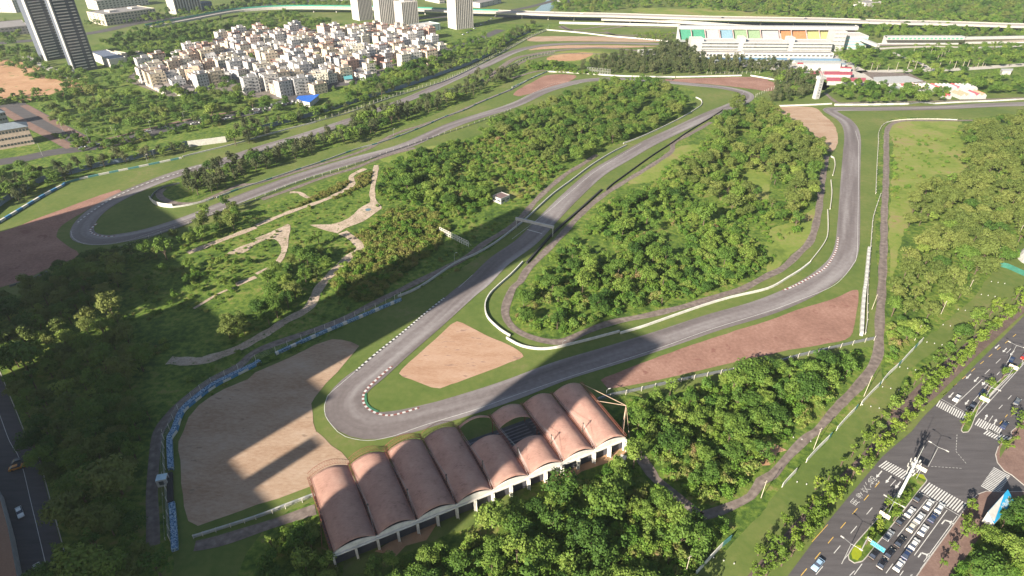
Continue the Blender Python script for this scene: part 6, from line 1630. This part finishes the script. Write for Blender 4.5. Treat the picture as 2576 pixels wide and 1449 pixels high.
QU = [('black', 362, 705, 'black car first in the left queue lane at the stop line'), ('white', 285, 845, 'white car second in the left queue lane'), ('black', 197, 925, 'black car third in the left queue lane'), ('silver', 78, 1068, 'silver car fourth in the left queue lane beside the median'),
      ('white', 465, 772, 'white car first in the second queue lane at the stop line'), ('white', 377, 900, 'white car second in the second queue lane'), ('cream', 303, 988, 'cream car third in the second queue lane'), ('black', 186, 1135, 'black car fourth in the second queue lane'), ('black', 85, 1245, 'black car fifth in the second queue lane'), ('black', 15, 1345, 'black car at the tail of the second queue lane'),
      ('white', 573, 805, 'white car first in the third queue lane at the stop line'), ('dark blue', 508, 898, 'dark blue car second in the third queue lane'), ('white', 413, 1020, 'white car third in the third queue lane'), ('white', 325, 1152, 'white car fourth in the third queue lane'), ('dark blue', 252, 1248, 'dark blue car fifth in the third queue lane'), ('white', 178, 1360, 'white car at the tail of the third queue lane')]
for c_, x, y, lb in QU:
    car(c_, q3(x, y), UPR + RND.uniform(-0.03, 0.03), lb, None, 'queued_car', 1.06)
DNR = dirn('33:1140,655 480,1440')
car('pale blue', '33:495,1350', DNR, 'pale blue car driving down the street alone in the near lane', None, 'moving_car', 1.06)
car('black', '33:1065,1240', UPR, 'black car under the blue road sign', None, 'queued_car', 1.06)
car('white', '23:1895,1125', DNR, 'white car waiting at the upper zebra crossing', None, 'queued_car', 1.06)
car('black', '23:2050,1205', DNR, 'black car beside the upper median at the zebra crossing', None, 'queued_car', 1.06)
car('dark blue', '23:2440,740', DNR, 'dark blue car in tree shade on the upper street', None, 'moving_car', 1.06)
car('dark blue', '23:2150,1075', DNR, 'dark blue car in the shade behind the one at the upper zebra crossing', None, 'moving_car', 1.06)
car('dark blue', '23:2370,1395', UPR, 'dark blue car shaded by the corner trees at the far crossing', None, 'moving_car', 1.06)
car('grey', '23:2500,1160', UPR, 'grey car in the shade of the corner trees', None, 'moving_car', 1.06)
car('red', '23:2572,705', DNR, 'red car at the right edge of the upper street', None, 'moving_car', 1.06)
car('white', '30:210,825', dirn('30:150,700 400,1400'), 'white car in shade on the street at the bottom left', None, 'parked_car', 1.06)
car('white', '30:395,1400', dirn('30:150,700 400,1400'), 'white car in shade lowest on the street at the bottom left', None, 'parked_car', 1.06)
car('grey', '30:210,305', 0.5, 'grey car at the shaded junction at the left edge', None, 'parked_car', 1.06)
car('orange', '30:185,370', 0.5, 'orange car at the shaded junction at the left edge', None, 'parked_car', 1.06)
car('white', '30:560,745', 1.2, 'white car half hidden beside the big lit tree at the bottom left', None, 'parked_car', 1.0)
# cars lining the street at the far left
lab = 'parked among the cars lining the far left street'
rr = random.Random(9)
for i, (x, y) in enumerate(smooth(PG('V:215,378 300,357 400,330 500,306 600,292 660,276'), 5.6)):
    if rr.random() < 0.35: continue
    c_ = rr.choice(('white', 'white', 'silver', 'black', 'grey')); off = rr.choice((-5.2, 5.0, 5.4, -1.8)); 
    j = rr.uniform(-0.05, 0.05)
    p = (x, y); ang = dirn('V:400,330 500,306')
    t = dup(CARS[c_]) if c_ in CARS else build_car(c_, COLS[c_])
    if c_ not in CARS: CARS[c_] = t
    t.location = (x - math.sin(ang) * off, y + math.cos(ang) * off, Z[5]); t.rotation_euler = (0, 0, ang + j); t.name = 'parked_car'; tag(t, c_ + ' car ' + lab, 'car', 'cars lining the far left street: ' + c_)
for i in range(18):   # car park below the village
    c_ = rr.choice(('white', 'white', 'silver', 'white'))
    a, b = PG('V:640,281 760,258'); q = Vector(a).lerp(Vector(b), (i % 9 + 0.5) / 9) + Vector((0.25, 1)).normalized() * (3 + 11 * (i // 9))
    t = dup(CARS[c_]); t.location = (q.x, q.y, Z[5]); t.rotation_euler = (0, 0, 1.9); t.name = 'parked_car'; tag(t, c_ + ' car in the small car park below the village', 'car', 'cars in the village car park: ' + c_)
for i in range(10):
    c_ = rr.choice(('white', 'silver', 'black', 'grey')); q = PG('V:%d,%d' % (1165 + i * 9 + rr.randrange(4), 88 - i * 5))[0]
    t = dup(CARS[c_]); t.location = (q[0], q[1], Z[5]); t.rotation_euler = (0, 0, 0.9); t.name = 'parked_car'; tag(t, c_ + ' car beside the road under the highway right of the towers', 'car', 'cars under the highway: ' + c_)
for nm, s_, a_ in (('white', '03:600,275', 0), ('black', '02:2120,182', 0), ('dark blue', '03:380,190', 0.0), ('white', '02:700,140', 0), ('silver', '02:430,132', 0)):
    x, y = G(*P(s_)[0], 9.0); t = dup(CARS[nm]); t.location = (x, y, 9.04); t.rotation_euler = (0, 0, -0.03); t.name = 'moving_car'; tag(t, nm + ' car driving on the wide elevated highway', 'car', 'cars on the elevated highway: ' + nm)
# ---------------------------------------------------------------- mast, signs and lamps
x, y = PG('F:3356,1888')[0]
t = thing('mobile_mast', 'tall pale antenna mast with clusters of white panels on the median', 'antenna mast', (x, y, 0))
m = MB(); m.tube((0, 0, 0), (0, 0, 9), 0.48, 0.38, 12); m.tube((0, 0, 9), (0, 0, 19), 0.38, 0.22, 12); m.tube((0, 0, 19), (0, 0, 24.5), 0.06, 0.03, 6); m.build('pole', flat('pale_mast', (0.52, 0.56, 0.55), 0.5), t)
pn = MB(); pn.box((0, 0, 0), (0.34, 0.2, 1.4)); fpn = None
for z, n, r_ in ((18.0, 6, 1.3), (15.8, 6, 1.4), (13.6, 4, 0.9)):
    m = MB()
    for k in range(n): a = 2 * math.pi * k / n; m.bar((0, 0, z), (math.cos(a) * r_, math.sin(a) * r_, z), 0.09)
    m.build('bracket', m_steel, t)
    for k in range(n):
        a = 2 * math.pi * k / n + z; loc_ = (math.cos(a) * r_, math.sin(a) * r_, z)
        if fpn is None: fpn = pn.build('antenna_panel', bw, t, loc_, a + math.pi / 2)
        else: o = fpn.copy(); COL.objects.link(o); o.parent = t; o.location = loc_; o.rotation_euler = (0.12, 0, a + math.pi / 2)
# blue overhead road sign on a cantilever
x, y = PG('33:935,1200')[0]; rzs = UPR - math.pi / 2
t = thing('overhead_sign', 'bright cyan overhead road sign with white lettering above the queue', 'road sign', (x, y, 0), rzs)
m = MB(); m.tube((0, 0, 0), (0, 0, 6.6), 0.16, 0.13, 8); m.build('pole', m_steel, t)
m = MB(); m.tube((0, 0, 6.2), (4.4, 0, 6.2), 0.09, n=6); m.tube((0, 0, 5.5), (4.4, 0, 5.5), 0.09, n=6); m.build('arm', m_steel, t)
sm_ = flat('cyan_sign', (0.03, 0.30, 0.42), 0.35); sg = MB(); sg.box((0, 0, 0), (4.4, 0.12, 2.0)); o = sg.build('sign_panel', sm_, t, (3.0, -0.25, 5.7)); o.scale = (0.82, 1, 0.82)
m = MB()
for ci in range(3):
    ox = -1.8 + ci * 1.05
    for x0, z0, x1, z1 in ((0, -.55, 0, .55), (0, .55, .7, .55), (.7, .55, .7, -.55), (.7, -.55, 0, -.55)): m.bar((ox + x0, -0.09, z0), (ox + x1, -0.09, z1), 0.16, 0.04)
m.bar((1.3, -0.09, -.6), (2.0, -0.09, .6), 0.16, .04); m.bar((1.3, -0.09, .55), (2.0, -0.09, .55), 0.16, .04)
for x0, z0, x1, z1 in ((-2.15, -.95, 2.15, -.95), (-2.15, .95, 2.15, .95), (-2.15, -.95, -2.15, .95), (2.15, -.95, 2.15, .95)): m.bar((x0, -0.08, z0), (x1, -0.08, z1), 0.08, .03)
mo = m.build('lettering', bw, o)
# large leaning billboard at the right edge
pa, pb = Vector(G(*P('33:2300,890')[0], 6.0)), Vector(G(*P('33:2500,660')[0], 6.0)); e = pb - pa
t = thing('billboard', 'blue and white triangular billboard with white lettering at the right edge', 'billboard', (pa.x, pa.y, 0), math.atan2(e.y, e.x)); w = e.length
d_ = 2.6; zl, zh = 7.0, 4.4          # a slanted board: low edge towards the lawn, high edge towards the street
cyan = flat('billboard_blue', (0.02, 0.27, 0.50), 0.4)
def bp_(u, v, dz=0.0): return (w * u, d_ * v, zh + (zl - zh) * v + dz)
m = MB(); m.face([bp_(0, 0), bp_(1, 0), bp_(1, 1), bp_(0, 1)]); m.build('board', cyan, t)
m = MB(); m.face([(0, 0, 2.6), (w, 0, 2.6), bp_(1, 0), bp_(0, 0)]); m.face([(0, d_, 2.6), (w, d_, 2.6), bp_(1, 1), bp_(0, 1)]); m.face([(0, 0, 2.6), (0, d_, 2.6), bp_(0, 1), bp_(0, 0)]); m.face([(w, 0, 2.6), (w, d_, 2.6), bp_(1, 1), bp_(1, 0)]); m.build('casing', m_wall2, t)
m = MB(); m.face([bp_(0.01, 0.3, .03), bp_(0.01, 0.98, .03), bp_(0.80, 0.98, .03), bp_(0.04, 0.12, .03)]); m.build('white_triangle', m_pale, t)
m = MB()
for ci in range(6):
    ox = 0.50 + ci * 0.075
    for x0, z0, x1, z1 in ((0, 0, 0, 1), (0, 1, .5, 1), (.5, 1, .5, 0)) if ci % 2 else ((0, 0, 0, 1), (0, 0, .5, 0), (.5, 0, .5, .6), (0, .6, .5, .6)):
        m.bar(bp_(ox + x0 * .09, 0.2 + z0 * .36, .08), bp_(ox + x1 * .09, 0.2 + z1 * .36, .08), 0.14, 0.05)
m.build('lettering', bw, t)
m = MB(); m.tube((w / 2, d_ / 2, 0), (w / 2, d_ / 2, 2.6), 0.35, n=10); m.tube((w * .12, d_ / 2, 0), (w * .12, d_ / 2, 3.2), 0.25, n=8); m.build('column', m_steel, t)
x, y = PG('13:2590,1190')[0]
t = thing('white_dome', 'large white inflated dome at the right edge', 'dome', (x + 9, y, 0)); m = MB(); n = 20
for i in range(n):
    for j in range(7):
        f = lambda i_, j_: (11 * math.cos(2 * math.pi * i_ / n) * math.cos(j_ * math.pi / 14), 11 * math.sin(2 * math.pi * i_ / n) * math.cos(j_ * math.pi / 14), 8 * math.sin(j_ * math.pi / 14))
        m.face([f(i, j), f(i + 1, j), f(i + 1, j + 1), f(i, j + 1)])
m.build('cover', bw, t)
# lamps and poles
for s_, h, lb in (('33:130,530', 9, 'street lamp 1'),): pass
LP = [('10:1560,160', 7, 'left pole of the pair beside the perimeter wall'), ('10:1483,180', 5, 'shorter right pole of the pair beside the perimeter wall'), ('11:2000,1190', 5, 'small green post left of the gantry straight'), ('22:945,1110', 4, 'marshal light post beside the right end of the stand'), ('01:1385,1365', 5, 'camera post between the two straights'),
      ('22:510,590', 2.5, 'short white post on the wall below the central wood'), ('02:415,720', 5, 'pole above the upper red trap'), ('02:365,300', 6, 'pole at the first corner wall')]
for s_, h, lb in LP: lamp(s_, h, lb, 0.8, 0.4, 'post', 'pole')
m_wood = flat('weathered_pole', (0.46, 0.42, 0.34), 0.8)
for s_, h, lb in (('23:965,1090', 10, 'tall timber pole at the bend of the brown access road'), ('33:458,175', 10, 'timber pole beside the broken hoarding'), ('32:1740,1449', 9, 'timber pole at the bottom of the thicket'), ('32:2505,665', 8, 'timber pole at the edge of the lower thicket'), ('23:1045,215', 8, 'timber pole behind the grey tyre wall'), ('23:1475,530', 8, 'pole with a crossarm in the thicket above the hoarding'), ('23:1740,262', 7, 'timber pole above the upper hoarding'), ('23:2008,45', 7, 'timber pole near the green fence'), ('13:2285,1155', 7, 'timber pole below the olive wood'), ('13:2515,930', 7, 'timber pole at the edge of the olive wood')):
    t = lamp(s_, h, lb, 1.0, 0.5, 'utility_pole', 'utility pole', None, m_wood, 0.0, 0); m = MB(); m.bar((-0.7, 0, h - 0.6), (0.7, 0, h - 0.6), 0.12); m.build('crossarm', m_wood, t)
for s_, h, lb in (('33:740,1330', 9, 'street lamp with two heads at the tip of the median'), ('33:1165,905', 9, 'street lamp among the median trees'), ('23:2400,760', 9, 'street lamp beside the dark blue car on the upper street'), ('23:2140,1190', 9, 'street lamp by the upper zebra crossing'), ('33:1610,350', 9, 'signal pole on the island nose')):
    t = lamp(s_, h, lb, 2.2, UPR + 1.57)
    m = MB(); m.tube((0, 0, h), (-2.2, 0, h + .35), .05, n=5); m.build('arm', m_steel, t); m = MB(); m.box((-2.5, 0, h + .35), (.9, .35, .14)); m.build('lamp_head', m_white, t)
for s_, lb in (('33:1120,945', 'cream double panel on a pole among the median trees'), ('23:2415,895', 'cream double panel on the upper median'), ('23:2125,1220', 'cream double panel beside the black car at the upper crossing'), ('33:1490,475', 'cream cabinet at the nose of the island')):
    x, y = PG(s_)[0]; t = thing('panel_sign', lb, 'sign', (x, y, 0), UPR - 1.57); m = MB(); m.tube((0, 0, 0), (0, 0, 4.5), .1, n=6); m.build('pole', m_steel, t)
    for k in (-0.75, 0.75): m = MB(); m.box((k, 0, 4.9), (1.35, .15, 1.5)); m.build('panel', flat('cream_panel', (0.66, 0.58, 0.44), .6), t)
for i, (s_, h) in enumerate((('F:338,540', 14), ('F:238,496', 13), ('F:282,525', 11), ('F:160,585', 13), ('F:430,520', 12), ('F:570,500', 13), ('F:695,462', 12), ('F:447,532', 12))):
    lamp(s_, h * 0.75, ('lamp beside the zebra crossing of the far left junction', 'lamp on the far side of the red paved street', 'lamp at the red paved corner of the far left junction', 'lamp before the pinkish building at the left', 'lamp at the start of the row of parked cars', 'lamp halfway along the row of parked cars', 'lamp near the end of the row of parked cars', 'second lamp at the start of the row of parked cars')[i], 1.5, 1.2 + i)
# pale markers on the lawn
rr = random.Random(3); fm = None
for s_ in ('33:280,485', '33:330,60', '23:1020,1180', '23:1220,1000', '23:1390,800', '23:1660,550', '23:1820,375', '23:1970,220', '32:2120,1270', '23:2200,70', '23:2300,-60'):
    for k in range(3):
        x, y = PG(s_)[0]; dx, dy = k * 2.6 - 2.6, -k * 0.9
        if fm is None:
            m = MB(); m.tube((0, 0, Z[2]), (0, 0, 0.45), 0.16, 0.14, 8); m.tube((0, 0, 0.45), (0, 0, 0.6), 0.2, 0.05, 8); fm = m.build('lawn_lamp', bw); o = fm
        else: o = fm.copy(); COL.objects.link(o)
        o.location = (x + dx, y + dy, 0); tag(o, 'small white lamp on the %s part of the long lawn' % ('near' if y < 150 else 'middle' if y < 200 else 'far'), 'lawn lamp', 'lawn lamps')
# ---------------------------------------------------------------- plants set out
NICE = {'broad': ('broadleaf_tree', 'tree'), 'olive': ('olive_green_tree', 'tree'), 'cas': ('casuarina_tree', 'tree'), 'street': ('street_tree', 'tree'),
        'palm': ('palm_tree', 'palm tree'), 'pod': ('podded_tree', 'tree'), 'shrub': ('shrub', 'shrub'), 'scrub': ('scrub_bush', 'bush')}
LOOK = {'broad': 'dark green broadleaf tree', 'olive': 'olive green round crowned tree', 'cas': 'tall grey-green feathery casuarina', 'street': 'bright yellow-green street tree',
        'palm': 'palm with a bare pale trunk', 'pod': 'low tree with reddish seed pods', 'shrub': 'bright green leafy shrub', 'scrub': 'low brownish scrub bush'}
LIMIT = {'broad': 280, 'olive': 280, 'cas': 160, 'street': 280, 'palm': 120, 'pod': 280, 'shrub': 160, 'scrub': 80}
def in_view(x, y, z=3.0):
    d = depth(x, y, z)
    u = x / d * F; v = (-(y * SP) + (CAM_H - z) * CP) / d * F
    return abs(u) < 0.51 and abs(v) < 0.29
GROUPS = {}
singles, masses = [], {}
for k in NICE:
    c = sorted((p for p in PL if p[0] == k), key=lambda p: depth(p[1], p[2]) / p[3])
    a = [p for p in c if in_view(p[1], p[2])][:LIMIT[k]]
    ids = set(map(id, a))
    singles += a
    masses[k] = [p for p in c if id(p) not in ids]
CROWN_OF = {k: [] for k in NICE}
SHORT = {'thicket right of the stand': 'thicket right of the stand', 'wood in the middle of the circuit': 'central wood', 'wood inside the upper loop': 'wood inside the upper loop',
         'wood beside the long right bend': 'wood beside the right bend', 'olive wood at the right': 'wood at the right edge', 'shaded wood at the left': 'shaded left wood', 'tree belt below the far left hairpin': 'belt below the left hairpin',
         'thicket beside the long white hoarding': 'thicket beside the hoarding', 'clump between the dirt paths': 'clump between the paths', 'open brush in the left half of the circuit': 'open left brush', 'open brush in the middle of the circuit': 'central brush',
         'open brush in the pale meadow': 'pale meadow', 'belt between the straights, left part': 'belt by the curved board', 'belt between the straights, middle part': 'middle belt between straights', 'belt between the straights, right part': 'last belt between straights',
         'belt beyond the perimeter wall, left': 'left belt beyond the wall', 'belt beyond the perimeter wall, right': 'right belt beyond the wall', 'dark belt before the pit building': 'belt before the pits', 'belt beside the white control tower': 'belt beside the control tower',
         'clump above the near gravel trap': 'clump above the gravel trap', 'inner row of street trees': 'inner street row', 'outer row of street trees': 'outer street row', 'open brush above the hut': 'brush above the hut', 'trees right of the pit building': 'trees beside the pits', 'trees along the top left highway': 'trees by the highway', 'grassy bank at the bottom right': 'bottom right bank',
         'open brush in the circuit': 'clearing of the central wood', 'trees left of the stand': 'clump left of the stand', 'hedge along the right service road': 'hedge by the service road'}
KW = {'broad': 'broadleaf tree', 'olive': 'olive-green tree', 'cas': 'feathery casuarina', 'street': 'yellow-green tree', 'palm': 'palm', 'pod': 'podded tree', 'shrub': 'leafy shrub', 'scrub': 'brownish bush'}
def uvp(x, y):
    d = depth(x, y, 2.0); return x / d * F, (-(y * SP) + (CAM_H - 2) * CP) / d * F
zb = {}
for p in singles:
    u, v = uvp(p[1], p[2]); q = zb.setdefault(p[4], [9, -9, 9, -9]); q[0] = min(q[0], u); q[1] = max(q[1], u); q[2] = min(q[2], v); q[3] = max(q[3], v)
for p in singles:
    k, x, y, s, zn = p
    nm, cat = NICE[k]
    i = RND.randrange(len(PROTO[k]))
    cm, tm = PROTO[k][i]
    u, v = uvp(x, y); q = zb[zn]; cu = min(4, int(5 * (u - q[0]) / (q[1] - q[0] + 1e-6))); cv = min(4, int(5 * (v - q[2]) / (q[3] - q[2] + 1e-6)))
    R_ = cm.vertices[0].co; ext = s * max(abs(c) for c in cm.get('ext', [3.5]))
    size = 'large' if ext > 4.6 else 'small' if ext < 3.2 else 'mid-sized'
    lab = '%s %s, %s %s of the %s' % (size, KW[k], ('top', 'upper', 'middle', 'lower', 'bottom')[cv], ('far left', 'left', 'centre', 'right', 'far right')[cu], SHORT.get(zn, zn))
    t = thing(nm, lab, cat, (x, y, 0), RND.uniform(0, 6.28), lab)
    t.scale = (s * RND.uniform(0.92, 1.08), s * RND.uniform(0.92, 1.08), s * RND.uniform(0.88, 1.12))
    c = link('crown', cm, t); link('trunk', tm, t)
    while len(CROWN_OF[k]) <= i: CROWN_OF[k].append(None)
    if CROWN_OF[k][i] is None: CROWN_OF[k][i] = c
for k in NICE:       # every crown shape must exist once as a real plant
    for i, (cm, tm) in enumerate(PROTO[k]):
        if i >= len(CROWN_OF[k]) or CROWN_OF[k][i] is None:
            while len(CROWN_OF[k]) <= i: CROWN_OF[k].append(None)
            CROWN_OF[k][i] = next((c for c in CROWN_OF[k] if c), None)
def mass(name, kinds, label):
    """a wood nobody could count: one object that repeats the crowns above on its points"""
    srcs = []; base = {}
    for k in kinds:
        cr = [c for c in CROWN_OF[k] if c]
        if cr:
            base[k] = (len(srcs), len(cr)); srcs += cr
    pts = [p for k in kinds if k in base for p in masses[k]]
    if not pts: return
    me = D.meshes.new(name)
    me.from_pydata([(p[1], p[2], 0) for p in pts], [], [])
    a = me.attributes.new('idx', 'INT', 'POINT'); a.data.foreach_set('value', [base[p[0]][0] + RND.randrange(base[p[0]][1]) for p in pts])
    a = me.attributes.new('turn', 'FLOAT', 'POINT'); a.data.foreach_set('value', [RND.uniform(0, 6.28) for p in pts])
    a = me.attributes.new('size', 'FLOAT', 'POINT'); a.data.foreach_set('value', [p[3] for p in pts])
    o = link(name, me)
    ng = D.node_groups.new(name, 'GeometryNodeTree')
    ng.interface.new_socket('Geometry', in_out='INPUT', socket_type='NodeSocketGeometry')
    ng.interface.new_socket('Geometry', in_out='OUTPUT', socket_type='NodeSocketGeometry')
    N, L = ng.nodes, ng.links
    gi, go = N.new('NodeGroupInput'), N.new('NodeGroupOutput')
    jo = N.new('GeometryNodeJoinGeometry')
    for c in reversed(srcs):
        oi = N.new('GeometryNodeObjectInfo'); oi.inputs['Object'].default_value = c; oi.inputs['As Instance'].default_value = True
        L.new(oi.outputs['Geometry'], jo.inputs[0])
    ip = N.new('GeometryNodeInstanceOnPoints')
    def attr(n, t):
        q = N.new('GeometryNodeInputNamedAttribute'); q.data_type = t; q.inputs['Name'].default_value = n; return q
    ai, at, asz = attr('idx', 'INT'), attr('turn', 'FLOAT'), attr('size', 'FLOAT')
    cx = N.new('ShaderNodeCombineXYZ'); L.new(at.outputs['Attribute'], cx.inputs['Z'])
    L.new(gi.outputs[0], ip.inputs['Points']); L.new(jo.outputs[0], ip.inputs['Instance'])
    ip.inputs['Pick Instance'].default_value = True
    L.new(ai.outputs['Attribute'], ip.inputs['Instance Index']); L.new(cx.outputs[0], ip.inputs['Rotation'])
    sc = N.new('ShaderNodeCombineXYZ')
    for q in range(3): L.new(asz.outputs['Attribute'], sc.inputs[q])
    L.new(sc.outputs[0], ip.inputs['Scale'])
    L.new(ip.outputs[0], go.inputs[0])
    md = o.modifiers.new('plants', 'NODES'); md.node_group = ng
    me.materials.append(PROTO[kinds[0]][0][0].materials[0])
    tag(o, label, None, None, 'stuff')
mass('woodland', ['broad', 'olive', 'pod', 'street', 'cas', 'palm'], 'dense green woodland canopy filling the ground round the circuit')
mass('undergrowth', ['shrub', 'scrub'], 'low green and brownish undergrowth between the trees and paths')
print('PLANTS', len(PL), {k: len(v) for k, v in masses.items()}, len(singles))
# ---------------------------------------------------------------- the air
hm = MB(); hm.box((0, 1400, 150), (5200, 4400, 304))
hz = hm.build('haze', D.materials.new('haze_air'))
hmat = hz.data.materials[0]; hmat.use_nodes = True
nt = hmat.node_tree; nt.nodes.clear()
vo = nt.nodes.new('ShaderNodeVolumePrincipled'); vo.inputs['Color'].default_value = (0.80, 0.88, 0.95, 1); vo.inputs['Density'].default_value = HAZE; vo.inputs['Anisotropy'].default_value = 0.35
oo = nt.nodes.new('ShaderNodeOutputMaterial'); nt.links.new(vo.outputs[0], oo.inputs['Volume'])
tag(hz, kind='stuff')
# ---------------------------------------------------------------- one label for each thing
ORD = 'first second third fourth fifth sixth seventh eighth ninth tenth eleventh twelfth thirteenth fourteenth fifteenth sixteenth seventeenth eighteenth nineteenth twentieth'.split()
bpy.context.view_layer.update()
same = {}
for o in COL.objects:
    if o.parent is None and o.get('label'):
        same.setdefault(o['label'], []).append(o)
for lb, os_ in same.items():
    if 1 < len(os_) <= 20 and len(lb.split()) <= 13:
        os_.sort(key=lambda o: o.location.x / depth(o.location.x, o.location.y, 0))
        for i, o in enumerate(os_):
            o['label'] = lb + (', %s from left' % ORD[i])
            o['group'] = o.get('group') or lb
